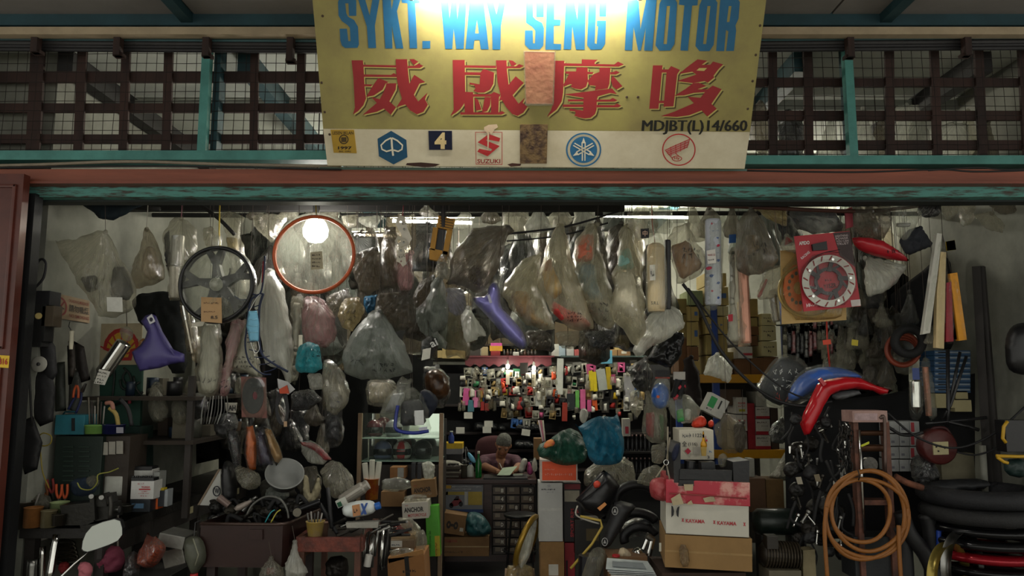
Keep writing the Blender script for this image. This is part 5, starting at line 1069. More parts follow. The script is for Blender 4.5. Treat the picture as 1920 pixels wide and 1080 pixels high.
for k in range(46):
    x, y, Y = rng.uniform(388,560), rng.uniform(940,980), rng.uniform(4.8,5.2); t_ = k % 4; g = 'parts in the brown tub'
    if t_ == 1: rod('hose',[(x, y+8, Y),(x+rng.uniform(-20,20), y-rng.uniform(5,22), Y),(x+rng.uniform(10,40), y+rng.uniform(-5,10), Y)], rng.uniform(.008,.016), 'rubber', None, TL[1], 'hose', g, sub=4)
    elif t_ == 2: a = rng.uniform(-1,1); cyl('shaft',(x, y, Y),(x+30*math.cos(a), y-20*abs(math.sin(a))-4, Y), rng.uniform(.008,.02), rng.choice(('steel', M('3a3732',.4,.7))), None, TL[2], 'motor part', g)
    else:
        w = rng.uniform(8,18); pts = [(x+w*math.cos(2*math.pi*i/7)*rng.uniform(.7,1.1), y+w*.8*math.sin(2*math.pi*i/7)*rng.uniform(.7,1.1)) for i in range(7)]
        pillow('engine_part', pts, Y, w*mpp(Y)*.7, rng.choice((M('171614',.5,.3), M('25221e',.5,.5), M('3a362e',.6,.4), M('121214',.6))), None, TL[0] if t_ == 0 else TL[3], 'motor part', g, wr=.5)
rod('clutch_cable',[(463,965,4.76),(475,945,4.76),(500,931,4.76),(525,936,4.76),(538,955,4.76),(541,972,4.76)],.007, M('5a5a56',.4,.4), None, 'grey cable arching over the brown tub', 'cable', sub=5)
for c, x, lb in (('2a8a90',497, 'thin teal wire tip poking from the brown tub'),('a8a040',508, 'thin yellow wire tip poking from the brown tub')): rod('wire',[(x, 980,4.74),(x+10,962,4.74),(x+18,956,4.74)],.004, c, None, lb, 'wire', sub=3)
cyl('spark_tool',(410,932,4.85),(430,948,4.85),.022, M('6a5a54',.4,.4), None, 'pinkish grey socket tool leaning on the brown tub', 'tool')
pillow('grey_packet',[(436,950),(470,936),(474,942),(445,962)],4.8,.02, M('8a8078',.5), None, 'pale grimy packet lying on the tub parts', 'packet', wr=.3)
# triangular VH board, black fairing, visors
vh = slab('triangle_board',[(413,880),(414,949),(373,947)],5.1,.02, M('b0b0aa',.45,0,.2), None, 'white triangular board with round logo and VH letters', 'board')
slab('board_edge',[(413,880),(409,880),(370,947),(374,947)],5.095,.03, M('7a6a58',.7), vh); slab('logo',[ellipse(406,921,7.5,10,18), ellipse(406,921,5.5,8,18)],5.095,.003, '1a1c24', vh); text('VH', pxmap(397,937,409,943,5.094), '1a2440', vh, bold=.03); text('W', pxmap(402,915,411,926,5.094), '1a1c24', vh, bold=.03)
pillow('black_fairing',[(418,868),(428,862),(440,872),(446,900),(444,940),(432,946),(418,938),(414,900)],5.0,.07, 'blackplastic', None, 'tall glossy black fairing standing beside the triangular board', 'fairing', wr=.05)
gv = 'helmet visors in film'
for lb, q, m_ in (('dark smoked visor in film, leftmost of the visors',[(424,808),(440,803),(452,830),(450,890),(444,892),(432,850)], '12121c'),('amber orange visor in film among the visors',[(462,800),(474,798),(482,830),(480,880),(466,886),(459,850)], '9a4a16'),('dark violet visor in film, middle of the visors',[(482,805),(496,815),(508,850),(512,872),(488,874),(480,840)], '1c1630'),('gold tinted visor with an orange reflex in film, rightmost of the visors',[(494,800),(508,806),(524,838),(530,858),(518,874),(506,850)], '7a5a2c')):
    v_ = pillow('helmet_visor', q, 4.95,.03, M(m_, .1,.3,.3,5,.03), None, lb, 'visor', gv, wr=.08, soft=False, power=.8); xs = sum(p[0] for p in q)/len(q); ys = sum(p[1] for p in q)/len(q)
    pillow('film',[(xs+(p[0]-xs)*1.15, ys+(p[1]-ys)*1.08) for p in q],4.95,.045, 'thin', v_, wr=.5)
pillow('film_heap',[(440,870),(470,880),(490,890),(488,915),(460,920),(445,900)],4.9,.07, 'clear2', None, 'heap of clear film under the visors', 'film', wr=.7)
bs = root('grey_basin', 'round light grey plastic basin tilted on the parts heap', 'basin', W(535,910,4.95)); V, F = lathe_vf([(.001,0),(.09,0),(.118,.075),(.122,.075),(.122,.08),(.114,.08),(.087,.008),(.001,.008)],32, Matrix.Rotation(R(20),3, 'Y') @ Matrix.Rotation(R(42),3, 'X'), W(532,902,4.98)); ob('shell', V, F, M('6f716e',.45,0,.2), bs, True)
# rusty trolley with tools
tr = root('tool_trolley', 'rusty red steel trolley with tools, beside the brown tub', 'trolley', W(620,1080,4.85))
RT = M('6a3226',.6,.2,.5,12,.3, h2='2a1a16'); zt = W(620,1006,4.7).z; xa, xb = W(560,1010,4.7).x, W(676,1010,4.7).x
V, F = bbox_vf(((xa+xb)/2,4.7, zt-.045),(xb-xa, .03,.085)); ob('front_rail', V, F, RT, tr); V, F = box_vf(((xa+xb)/2,5.0, zt-.05),(xb-xa, .6,.02)); ob('tray', V, F, M('2a2220',.6,.3), tr)
for x in (xa, xb): V, F = box_vf((x, 5.0, zt-.045),(.03,.6,.085)); ob('side_rail', V, F, RT, tr)
for x in (xa+.02, xb-.015):
    for y in (4.71,5.28): V, F = box_vf((x, y, zt/2),(.035,.035, zt)); ob('post', V, F, M('5a3a2e',.6,.3,.5), tr)
V, F = box_vf(((xa+xb)/2,5.0,.35),(xb-xa, .58,.02)); ob('lower_tray', V, F, M('241e1c',.7), tr)
yc = tub('yellow_cup', 'grimy yellow cup with brushes on the rusty trolley', 'cup',574,978,607,1008,4.74, M('9a8238',.5,0,.5,14,.1, h2='8a7a60'),.72); tub('paper_cup', 'pinkish stained cup behind the yellow cup', 'cup',600,980,616,1005,4.9, M('8a6a58',.6),.75)
for k in range(5): rod('brush',[(580+k*5,982,4.76),(576+k*7,962-3*(k % 2),4.76)],.005,['5a5a56', '8a8680', '2a2a28'][k % 3], None, 'thin tool standing in the yellow cup', 'tool', 'tools in the yellow cup')
wb = root('white_bottle', 'white plastic oil bottle with blue cap lying on the trolley', 'bottle', W(672,970,4.8)); pillow('body',[(640,950),(660,940),(690,937),(703,941),(706,955),(698,964),(668,971),(644,969)],4.8,.05, M('c4cac8',.35,0,.1), wb, wr=.03)
cyl('cap',(704,950,4.8),(713,947,4.8),.022, M('1f5aa8',.4), wb); slab('label',[(660,948),(674,945),(676,966),(662,969)],4.735,.003, 'a8744a', wb); slab('mark',[(676,944),(680,944),(688,964),(683,965)],4.735,.003, '2a4a8a', wb); slab('mark',[(686,943),(690,943),(680,965),(676,965)],4.733,.003, '2a4a8a', wb); text('~~', pxmap(663,953,673,962,4.732,-8), '2a1c14', wb, bold=.03)
crate('green and white small box beside the lying bottle',630,935,650,950,4.95,.05, M('c4c6bc',.5), 'small_box', 'box', rot=-25, labels=[(.1,.3,.5,.9, '1f5a3c')])
cyl('spray_can',(640,940,5.0),(690,908,5.0),.04, M('8f8a80',.35,.3), None, 'grey spray can lying above the white bottle', 'can', prof=[(0,0),(.9,0),(1,.05),(1,.8),(.8,.86),(.8,1),(0,1)])
for k in range(30):
    x, y = rng.uniform(620,735), rng.uniform(975,1008); a = rng.uniform(-.6,.3); L = rng.uniform(20,50)
    cyl('spanner',(x, y, rng.uniform(4.75,5.1)),(x+L*math.cos(a), y+L*math.sin(a)*.6-6, rng.uniform(4.75,5.1)), rng.uniform(.005,.011), rng.choice(('steel', M('2a2826',.4,.6), M('4a4640',.4,.6), 'rubber')), None, ['greasy spanner heaped on the trolley', 'black bar heaped on the trolley', 'long steel tool heaped on the trolley'][k % 3], 'tool', 'tools on the trolley')
for k in range(16): x = 690+rng.uniform(-10,40); rod('hanging_spanner',[(x, 1000+rng.uniform(-8,8),4.78),(x-rng.uniform(2,10),1040+rng.uniform(0,30),4.78)], rng.uniform(.004,.009), rng.choice(('chrome', 'steel', M('2a2826',.4,.6))), None, ['bright spanner hanging on the trolley side', 'dark spanner hanging on the trolley side'][k % 2], 'tool', 'spanners on the trolley side')
for p0, p1, r_, lb in (((600,945),(632,1000),.012, 'long black bar leaning across the trolley'),((615,915),(622,990),.013, 'black upright bar on the trolley')): rod('pry_bar',[(*p0,4.9),(*p1,4.8)], r_, '141416', None, lb, 'bar')
cyl('chrome_cylinder',(556,957,4.8),(600,940,4.85),.02, M('1a1a1c',.3,.5), None, 'dark shock absorber with silver stripe lying between tub and trolley', 'shock absorber'); cyl('ring_nut',(557,960,4.74),(557,961,4.70),.025, M('5a564c',.4,.7), None, 'brass ring nut at the end of the shock absorber', 'nut', prof=[(.55,0),(1,0),(1,1),(.55,1)])
slab('metal_tray',[(648,980),(710,978),(708,990),(650,990)],4.72,.05, M('8a8880',.4,.4), None, 'light grey metal tray on the trolley', 'tray')
for lb, pts, k in (('small clear bag hanging low beside the brown tub',[(506,1044),(514,1050),(530,1064),(534,1082),(484,1084),(490,1066),(500,1052)], 'clear2'),('knotted clear bag hanging from the trolley corner',[(550,1014),(557,1016),(560,1040),(578,1070),(570,1086),(536,1086),(534,1060),(545,1035)], 'white')): bag(lb, pts, 4.65,.06, k, [('6a3a38' if 'small' in lb else '8a8478',[(500,1064),(515,1064),(516,1076),(500,1078)] if 'small' in lb else [(542,1060),(560,1055),(566,1080),(540,1080)],.04)],[(pts[0][0]-2, pts[0][1]-28),(pts[0][0]+3, pts[0][1])])
pillow('engine_block',[(610,1045),(650,1040),(655,1070),(648,1085),(612,1085)],4.95,.1, M('26221e',.5,.5), None, 'greasy engine casting on the lower trolley tray', 'motor part', wr=.3); cyl('white_tube',(692,1040,4.75),(688,1062,4.75),.022, M('a8a6a0',.4), None, 'short white tube hanging under the trolley', 'tube')
# clear and dark bags between tub and helmets
for lb, pts, Y, th, k in (('big crumpled grey clear bag behind the trolley',[(600,880),(622,862),(640,868),(660,890),(668,920),(650,935),(625,935),(608,915)],5.1,.09, 'clear2'),('red handled white bag above the crumpled grey bag',[(563,830),(585,826),(605,840),(618,860),(605,872),(580,868),(566,850)],5.2,.06, 'white'),('red bag top behind the white bag',[(562,828),(590,830),(612,848),(622,862),(610,864),(585,842),(566,836)],5.15,.03, 'red'),('dusty brown bags pile left of the crumpled bag',[(560,880),(592,872),(604,900),(600,940),(570,940),(556,910)],5.2,.07, 'murky'),('grey bag on the tub parts',[(500,915),(530,905),(545,930),(520,945),(495,940)],5.0,.05, 'grey'),('pair of pale gloves standing among the bags',[(566,888),(578,892),(582,930),(598,888),(602,920),(590,945),(570,942)],5.0,.04, M('8a8268',.8)),('dark olive cloth heap behind the basin',[(485,905),(515,890),(545,905),(560,930),(520,945),(490,935)],5.15,.07, M('26241c',.9)),('white clear bag hanging between net and big grey bag',[(606,675),(620,672),(645,700),(658,730),(650,760),(628,780),(612,768),(604,730)],5.0,.07, 'clear2'),('cyan plastic bag with black writing',[(560,650),(578,640),(600,648),(605,690),(590,700),(556,698),(553,675)],5.0,.08, 'cyan'),('dark bag hanging under the clear bag',[(545,735),(585,728),(605,750),(580,768),(548,772)],5.3,.06, 'dark'),('grimy grey flat bag left of the clear bag',[(575,700),(604,700),(606,730),(582,732)],5.25,.04, 'white')):
    o = pillow('plastic_bag', pts, Y, th, k, None, lb, 'bag', wr=.6, jag=.03)
    if 'cyan' in lb: scribble(o, 588,655,602,672,2); slab('note', rect(560,628,567,651),5.0,.003, 'c8c4b0', o)
    if 'clear bag hanging between' in lb: pillow('grey_contents',[(615,735),(640,735),(645,760),(622,772)], Y, .05, '4a4a4c', o)
# gasket pack, cable coil, tail etc. hanging low
gp = slab('gasket_pack',[(452,706),(498,708),(500,784),(453,782)],5.05,.01, M('6a4038',.6), None, 'pack with a round dark gasket hanging below the cargo net', 'package'); slab('gasket',[ellipse(474,742,20,34,26), ellipse(478,742,5,8,12)],5.04,.006, M('2a2c2a',.6,.2), gp); pillow('film',[(450,704),(500,706),(502,786),(451,784)],5.04,.02, 'thin', gp, wr=.6); slab('centre', ellipse(478,742,4,7,12),5.03,.004, '5a1420', gp)
cc = root('cable_coil', 'coiled black cable with orange clip and white card', 'cable', W(532,795,5.05))
for k in range(4): rod('loop',[(522+k*3,735,5.05),(517+k, 765,5.05),(522+k*2,790,5.05),(534,795,5.05),(541-k, 770,5.05),(537-k*2,738,5.05)],.005, '1a1a1c', cc, sub=5)
slab('card',[(520,710),(540,716),(553,730),(540,740),(522,728)],5.04,.006, 'a8a8a8', cc); slab('clip',[(523,730),(538,722),(542,738),(525,738)],5.03,.01, 'b0401e', cc); slab('tag', rect(532,790,538,800),5.03,.003, 'a88a6a', cc)
for lb, q, Y in (('dark tarpaulin added for the gloom behind the dusty bags at left',[(410,600),(560,590),(690,600),(690,1000),(410,1000)],7.3),('black tarpaulin added for the gloom over the left wall shelf',[(366,640),(410,635),(412,860),(368,870)],7.0),('dark tarpaulin added for the gloom behind the helmet cabinet',[(688,590),(812,590),(812,800),(688,800)],8.0)):
    V, F = pillow_vf(q, Y, .05, wr=.6, soft=False, step=16, folds=12); tag(ob('backdrop', V, F, M('101112',.95,0,.3), None, True), lb, 'backdrop')  # added dark sheets standing for the shade at left and behind the cabinet
# dim shelf on the left, clutter
lsf = root('side_shelf', 'dim two tier shelf on the left wall behind the hanging bags', 'shelf', W(350,900,6.0))
for y in (745,822): A = W(300, y, 5.6).z; V, F = box_vf((-2.55,6.4, A),(.8,2.4,.025)); ob('board', V, F, M('2c241c',.8), lsf)
for yy in (5.25,7.55): V, F = box_vf((-2.2, yy, BZ+.45),(.04,.04,.95)); ob('upright', V, F, '2a2420', lsf)
DL = [('small dark bottle on the dim left shelf', 'bottle'),('brown carton on the dim left shelf', 'box'),('clear packet of parts on the dim left shelf', 'bag'),('black tin on the dim left shelf', 'tin')]
for k in range(44):
    row = k % 2; Y = rng.uniform(5.4,6.6); y0 = [745,822][row]; z = W(300, y0,5.6).z+.014; x = rng.uniform(-2.75,-2.2); t_ = rng.randrange(4); h = rng.uniform(.06,.16); w = rng.uniform(.03,.05)
    if t_ in (0,3): V, F = lathe_vf([(w, 0),(w, h*.65),(w*(.4 if t_ == 0 else 1), h*.8),(w*(.4 if t_ == 0 else 1), h)],12, None, (x, Y, z)); o = ob(['bottle', '', '', 'tin_can'][t_], V, F, M(rng.choice(('1a1a1c', '2a2a24', '3a2a20', '1c2a3a', '4a4a42')),.4), None, True)
    elif t_ == 1: V, F = bbox_vf((x, Y, z+h/2),(w*2.2,.1, h)); o = ob('cardboard_box', V, F, M(rng.choice(('4a3a28', '5a5548', '3a3028')),.8))
    else:
        pxx = 960+x/Y*FPX; pt = [q for q in range(1)]; s = FPX/Y; c = W(pxx, 700, Y); py = 700+(c.z-z)*s
        V, F = pillow_vf([(pxx-w*s, py),(pxx-w*s*1.1, py-h*s*.5),(pxx-w*s*.4, py-h*s),(pxx+w*s*.5, py-h*s*.9),(pxx+w*s, py-h*s*.4),(pxx+w*s*.9, py)], Y, .04, wr=.6); o = ob('plastic_packet', V, F, 'clear2', None, True)
    tag(o, *DL[t_], 'things on the dim left shelf')
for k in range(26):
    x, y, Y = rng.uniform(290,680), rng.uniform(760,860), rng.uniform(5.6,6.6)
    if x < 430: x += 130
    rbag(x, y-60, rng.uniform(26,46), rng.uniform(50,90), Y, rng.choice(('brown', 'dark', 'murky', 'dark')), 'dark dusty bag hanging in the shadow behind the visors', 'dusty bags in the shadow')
for lb, pts, k in (('clear bag with shiny lamp glass on the dim shelf',[(276,745),(288,720),(302,735),(318,765),(310,790),(290,795),(278,775)], 'clear2'),('grey clear bag behind the lamp glass bag',[(320,750),(345,745),(355,780),(340,800),(322,790)], 'clear2'),('brown paper bundle under the hanging milky bags',[(350,740),(380,735),(395,760),(375,790),(352,780)], 'dark'),('dark leather cover behind the gasket pack',[(400,780),(440,770),(450,800),(425,825),(402,815)], 'dark'),('folded white card with AH letters',[(420,755),(445,755),(442,775),(424,772)], 'b0aca0')):
    o = pillow('plastic_bag' if k in FILMS else 'card', pts, 5.35,.05 if k in FILMS else .004, k, None, lb, 'bag' if k in FILMS else 'card', wr=.5, soft=k in FILMS)
    if k not in FILMS: text('AH', pxmap(428,760,442,770,5.34), '1c1c1c', o, bold=.04)
for k in range(9): x = 385+k*5; rod('bare_cable',[(x, 742,5.3),(x-6+k, 770,5.3),(x-8,795,5.3)],.004,['8a8a86', '2a2a2a', '5a5a56'][k % 3], None, ['grey cable strand hanging below the milky bags', 'black cable strand hanging below the milky bags', 'dull steel strand hanging below the milky bags'][k % 3], 'cable', 'cable strands at left', sub=3)
# ================================================================== CENTRE: COUNTER, CLERK, PARTS WALL
CY0 = 7.4; zc = W(910,898, CY0).z; zcb = W(910,907, CY0).z
ct = root('counter_desk', 'dark red brown wooden counter desk at the back', 'desk', W(912,1050, CY0+.3))
xa, xb = W(820,900, CY0).x, W(1006,900, CY0).x; CW = M('3c2420',.35,0,.35,5,.08, h2='24140f', stretch=(.4,1,4))
V, F = bbox_vf(((xa+xb)/2, CY0+.28,(zc+zcb)/2),(xb-xa, .62, zc-zcb), None, .008); ob('desk_top', V, F, CW, ct)
V, F = box_vf(((xa+xb)/2-.02, CY0+.06, zcb/2),(xb-xa-.08,.03, zcb)); ob('front_panel', V, F, CW, ct)
for x in (xa+.03, xb-.03): V, F = box_vf((x, CY0+.3, zcb/2),(.03,.52, zcb)); ob('side_panel', V, F, CW, ct)
cal = slab('calendar_poster',[(834,908),(906,909),(905,961),(833,960)], CY0-.005,.004, M('6f7278',.6,0,.1), None, 'grey promotional poster with a red motorbike on the counter front', 'poster')
for x0, y0, x1, y1, c in ((834,955,906,961,'2c4474'),(835,922,871,928,'9a8a3a'),(878,922,904,947,'a8923c'),(871,922,877,947,'a8a8a4'),(835,910,846,916,'b08a2c'),(835,922,840,928,'b8b8b4')): slab('print', rect(x0, y0, x1, y1), CY0-.008,.003, c, cal)
text('~~~~ ~~~~~~~ ~~~ ~~~ ~~~~~~~', pxmap(848,911,903,914, CY0-.01), 'c8c8c4', cal); text('~~~~~~~~~~~ ~~~~~', pxmap(848,916,885,918, CY0-.01), 'c8c8c4', cal)
for pts, c in (([(843,946),(852,936),(862,935),(866,940),(858,948),(848,950)], '7a2a30'),(ellipse(846,948,4,5,12), '1c1c20'),(ellipse(864,945,4,5,12), '1c1c20'),([(850,938),(856,930),(861,931),(860,938)], '3a2024')): slab('print', pts, CY0-.010,.003, c, cal)
dc = root('drawer_cabinet', 'grid of small parts drawers with printed letters under the counter', 'drawer cabinet', W(964,1042, CY0))
a, b = W(922,911, CY0), W(1005,1041, CY0); V, F = box_vf(((a.x+b.x)/2, CY0+.04,(a.z+b.z)/2),(b.x-a.x, .03, a.z-b.z)); ob('cabinet_frame', V, F, M('1c1614',.6), dc)
LT = [['1','','3'],['4','','6'],['7','8','0'],['','',''],['D','E','F'],['H','',''],['M','N','N'],['U','','']]
for r_ in range(8):
    for c_ in range(3):
        x0, y0 = 924+c_*26.5,913+r_*16; dr = ob('drawer', *bbox_vf(W(x0+12, y0+6.8, CY0+.005),(23*mpp(CY0),.03,12.5*mpp(CY0)), None, .003), M(['4a3e34', '57493c', '3a322c'][(r_*2+c_) % 3],.35), dc)
        o = ob('label_card', *box_vf(W(x0+9, y0+5, CY0-.012),(9*mpp(CY0),.002,7*mpp(CY0))), M('7a7060',.5), dr)
        if LT[r_][c_]: text(LT[r_][c_], pxmap(x0+15, y0+3, x0+20, y0+10.5, CY0-.0125), 'b8b4a8', dr, bold=.04)
stl = root('stool', 'black round stool in front of the drawer cabinet', 'stool', W(975,1052,7.1)); V, F = lathe_vf([(1e-4,0),(.14,0),(.15,.01),(.15,.025),(.14,.03),(1e-4,.032)],24, None, W(975,969,7.1)); ob('seat', V, F, 'blackplastic', stl, True)
cst = W(975,969,7.1)
for k in range(4): a = R(45+90*k); V, F = tube_vf([cst+Vector((.11*math.cos(a),.11*math.sin(a),0)), Vector((cst.x+.17*math.cos(a), cst.y+.17*math.sin(a),0))],.011,6); ob('leg', V, F, 'blackplastic', stl)
V, F = tube_vf([Vector((cst.x+.15*math.cos(2*math.pi*k/20), cst.y+.15*math.sin(2*math.pi*k/20),.18)) for k in range(20)],.008,6, closed=True); ob('foot_ring', V, F, 'blackplastic', stl)
# boxes in front of the counter
CARD2 = M('7d5f3e',.85,0,.3,5,.1)
o = crate('brown carton with red print lying on the floor before the counter',828,1007,917,1043,7.1,.28, CARD2, texts=[('YAMAHA',.06,.12,.33,.28, '8a3a30',.02),('~~~~~~~~~~~~',.05,.70,.45,.85, '4a3626')], tape='a08a64')
crate('carton with a motorbike drawing tilted on the lower carton',828,964,873,1002,7.08,.2, CARD2, rot=8, texts=[('o-o',.2,.35,.7,.75, '2a2018',.05)], labels=[(.78,.62,.93,.80, 'b8b4a8')])
pillow('plastic_bag',[(873,966),(885,958),(905,964),(920,985),(922,1000),(905,1006),(880,1006),(872,995)],7.1,.11, M('1d4a4e',.5,0,.3,8,.4), None, 'dark teal plastic bag beside the motorbike carton', 'bag', wr=.5)
o = crate('tall bright green box leaning upright at the counter corner',799,948,824,1043,6.55,.1, M('4fa02e',.45,0,.15), rot=-3, labels=[(.62,.60,1,1, 'b8a82c')], plain=True); 
for s, u0, u1 in (('Front Fork Cover Set',.15,.32),('~~~~~~~~',.66,.82)): text(s, lambda u, v, a=u0, b=u1: W(799+(a+(b-a)*v)*25+1,948+(.98-(.48 if 'Fork' in s else .26)*u)*95,6.54), '1f4a1a' if 'Fork' in s else '8a4a1c', o)
o = crate('brown carton printed with the bold word anchor, upper',771,900,817,934,6.6,.25, CARD2, rot=-6, texts=[('ANCHOR',.10,.40,.80,.68, '1a1614',.03),('~~',.12,.22,.28,.34, '8a3a30',.02),('~~~~~~~~',.3,.74,.85,.88, '8a7a6a')])
o = crate('white carton printed with anchor and motorcycle in red, lower',754,942,803,973,6.4,.25, M('b3afa4',.6,0,.15), rot=-4, texts=[('ANCHOR',.08,.28,.82,.58, '17151a',.03),('MOTORCYCLE',.22,.68,.92,.86, 'a8343a',.02),('~~',.14,.12,.26,.22, 'a8343a',.02)])
crate('brown carton behind the white anchor carton',714,922,758,950,6.6,.25, CARD2); crate('flattened pale carton on the left of the anchor cartons',733,1003,778,1012,6.2,.3, M('9a8464',.85))
o = crate('small white and grey battery carton with label',732,1013,776,1030,6.15,.25, M('6a5844',.8), labels=[(.02,.05,.50,.75, 'b4b2aa')], texts=[('~~~~~~',.06,.4,.44,.62, '2a3a4a',.02)], plain=True)
o = crate('big open brown carton with black stripe at the bottom centre',728,1043,798,1105,6.0,.35, M('8a5f34',.8,0,.25,5), rot=-6, labels=[(.46,0,.58,.6, '17140f')], tape=None, plain=True)
slab('flap',[(727,1046),(793,1030),(795,1038),(729,1056)],6.0,.01, M('9a7040',.8), o); text('~~~~~~', pxmap(755,1068,782,1074,5.995,-4), '3a2a18', o, bold=.02)
crate('red carton edge behind the green box',778,978,798,1000,6.9,.1, M('7a1c22',.6), plain=True)
for lb, pts, Y, k in (('red plastic pack above the pale carton',[(737,985),(760,975),(775,982),(772,1000),(740,1002)],6.3, 'red'),('crumpled clear bag over the red pack',[(745,970),(772,972),(790,990),(782,1010),(770,1000),(750,985)],6.2, 'clear2'),('clear bags heaped right of the pale carton',[(778,1000),(795,992),(802,1015),(795,1035),(780,1032)],6.15, 'clear2'),('clear film on the white anchor carton',[(756,932),(775,926),(800,928),(800,942),(760,944)],6.45, 'clear2'),('stacked clear plastic packs left of the anchor cartons',[(716,900),(745,893),(768,900),(772,915),(740,922),(715,918)],6.5, 'clear'),('pile of clear packets on the battery carton',[(730,1032),(760,1026),(778,1030),(770,1044),(735,1046)],6.05, 'clear2'),('white clear bag beside the helmet cabinet',[(790,868),(805,864),(816,872),(814,897),(795,898)],6.5, 'white')): pillow('plastic_bag', pts, Y, .06, k, None, lb, 'bag', wr=.7, jag=.03)
crate('orange brown small carton below the helmet cabinet',731,876,760,897,6.6,.15, M('7a5530',.8), labels=[(.5,.05,.9,.9, '8a8a84')], plain=True)
for k, (x, c) in enumerate(((775, '16161a'),(786, '1a1a1e'))): crate(['black upright pack below the helmets, left', 'black upright pack below the helmets, right'][k], x-4,868, x+4,898,6.5,.06, M(c, .4), 'black_pack', 'package')
rb = tub('red_bucket', 'red and yellow printed bucket with rolled film', 'bucket',683,898,710,936,6.1, M('8a2a1e',.4,0,.4,18,.1, h2='a8781e'),.85)
for k, (x, y0) in enumerate(((688,868),(697,862),(706,866))): cyl('film_roll',(x, 910,6.1),(x+[-4,1,5][k], y0,6.1),.022, film('white'), None, ['rolled clear film in the red bucket, left', 'rolled clear film in the red bucket, middle', 'rolled clear film in the red bucket, right'][k], 'film roll', 'film rolls in the bucket')
# gold rim wrapped in film
gr_ = root('gold_hoop', 'golden wheel rim standing wrapped in cloudy film near the counter', 'wheel rim', W(980,1060,5.9)); cR = W(988,1015,5.9); Rr = Matrix.Rotation(R(20),3, 'Y') @ Matrix.Rotation(R(72),3, 'Z')
V, F = tube_vf([cR + Rr @ Vector((.19*math.cos(2*math.pi*k/40),0,.19*math.sin(2*math.pi*k/40))) for k in range(40)],.022,8, closed=True); ob('rim', V, F, M('9a7a2c',.35,.6), gr_, True)
pillow('film',[(1000,968),(1008,974),(1004,1000),(995,1040),(982,1064),(968,1062),(970,1035),(982,1000)],5.9,.16, 'white', gr_, wr=.3)
o = bag('heap of golden film packs at the foot of the golden rim',[(950,1062),(975,1056),(998,1062),(1002,1085),(948,1088)],5.8,.08, FILM('b09a5c',.6,.5,.2))
# ---------------- clerk
def remeshed(name, parts, mat, parent, vox, smooth=6, fac=.5):
    V, F = merge(parts); o = ob(name, V, F, mat, parent, True)
    m = o.modifiers.new('r', 'REMESH'); m.mode = 'VOXEL'; m.voxel_size = vox
    s = o.modifiers.new('s', 'SMOOTH'); s.iterations = smooth; s.factor = fac
    bpy.context.view_layer.update(); dg = bpy.context.evaluated_depsgraph_get(); me = bpy.data.meshes.new_from_object(o.evaluated_get(dg))
    o.modifiers.clear(); o.data = me; me.materials.clear(); me.materials.append(mt(mat)); me.polygons.foreach_set('use_smooth',[True]*len(me.polygons)); return o
def ell(c, r, rot=None, n=16, m=10):
    prof = [(max(math.sin(math.pi*i/m),1e-3),-math.cos(math.pi*i/m)) for i in range(m+1)]
    V, F = lathe_vf(prof, n); V = [Vector((v.x*r[0], v.y*r[1], v.z*r[2])) for v in V]
    if rot is not None: V = [rot @ v for v in V]
    c = Vector(c); return [v + c for v in V], F
def limb(pts, rs, n=12):
    parts = [tube_vf(pts, rs, n)] + [ell(p, (r, r, r), None, 10,6) for p, r in zip(pts, rs)]
    return merge(parts)
SK = M('8a5f45',.55,0,.12,20,.03); HY = 7.92; hx = W(944,835, HY).x
man = root('person', 'seated person in dark plaid shirt writing on a paper at the counter', 'person',(hx-.03,8.15,.45))
hc = Vector((hx, HY, W(944,833, HY).z)); HR = Matrix.Rotation(R(8),3, 'Y') @ Matrix.Rotation(R(36),3, 'X')
def hp(x, y, z): return hc + HR @ Vector((x, y, z))
nk = Vector((hx-.03, HY+.12, hc.z-.13)); chest = Vector((hx-.04, HY+.16, hc.z-.28))
sL, sR = Vector((hx-.205, HY+.17, hc.z-.185)), Vector((hx+.125, HY+.17, hc.z-.185))       # shoulders
eL, eR = Vector((W(909,880,7.85).x, 7.86, zc+.065)), Vector((W(972,882,7.85).x, 7.88, zc+.065)); wL, wR = Vector((W(932,884,7.6).x, 7.62, zc+.045)), Vector((W(962,886,7.6).x, 7.60, zc+.045))
skin = [ell(hc, (.074,.092,.105), HR), ell(hp(0,-.028,-.062),(.056,.062,.055), HR), ell(hp(0,-.075,-.03),(.05,.03,.05), HR), ell(hp(0,-.098,-.028),(.013,.018,.022), HR), ell(hp(0,-.090,-.008),(.009,.012,.03), HR), ell(hp(0,-.086,-.088),(.026,.016,.016), HR), ell(hp(-.076,.005,-.015),(.011,.02,.03), HR), ell(hp(.076,.005,-.015),(.011,.02,.03), HR), ell(hp(-.03,-.08,.02),(.024,.014,.010), HR), ell(hp(.03,-.08,.02),(.024,.014,.010), HR), ell(hp(0,-.089,-.066),(.024,.012,.008), HR),
 limb([hp(0,.02,-.06), nk, chest],[.052,.055,.07]), ell(chest+Vector((.01,-.05,.04)),(.085,.06,.11)), ell(chest+Vector((0,.02,-.08)),(.13,.09,.16)), limb([chest+Vector((0,.04,-.1)), Vector((hx-.04,8.2,.5))],[.13,.14]), limb([Vector((hx-.12,8.18,.5)), Vector((hx-.14,7.85,.5)), Vector((hx-.14,7.82,.08))],[.08,.065,.045]), limb([Vector((hx+.04,8.18,.5)), Vector((hx+.08,7.85,.5)), Vector((hx+.08,7.82,.08))],[.08,.065,.045]), limb([Vector((hx-.14,7.82,.05)), Vector((hx-.14,7.66,.035))],[.04,.03]), limb([Vector((hx+.08,7.82,.05)), Vector((hx+.08,7.66,.035))],[.04,.03]),
 limb([sL, eL, wL],[.05,.042,.028]), limb([sR, eR, wR],[.05,.042,.028])]
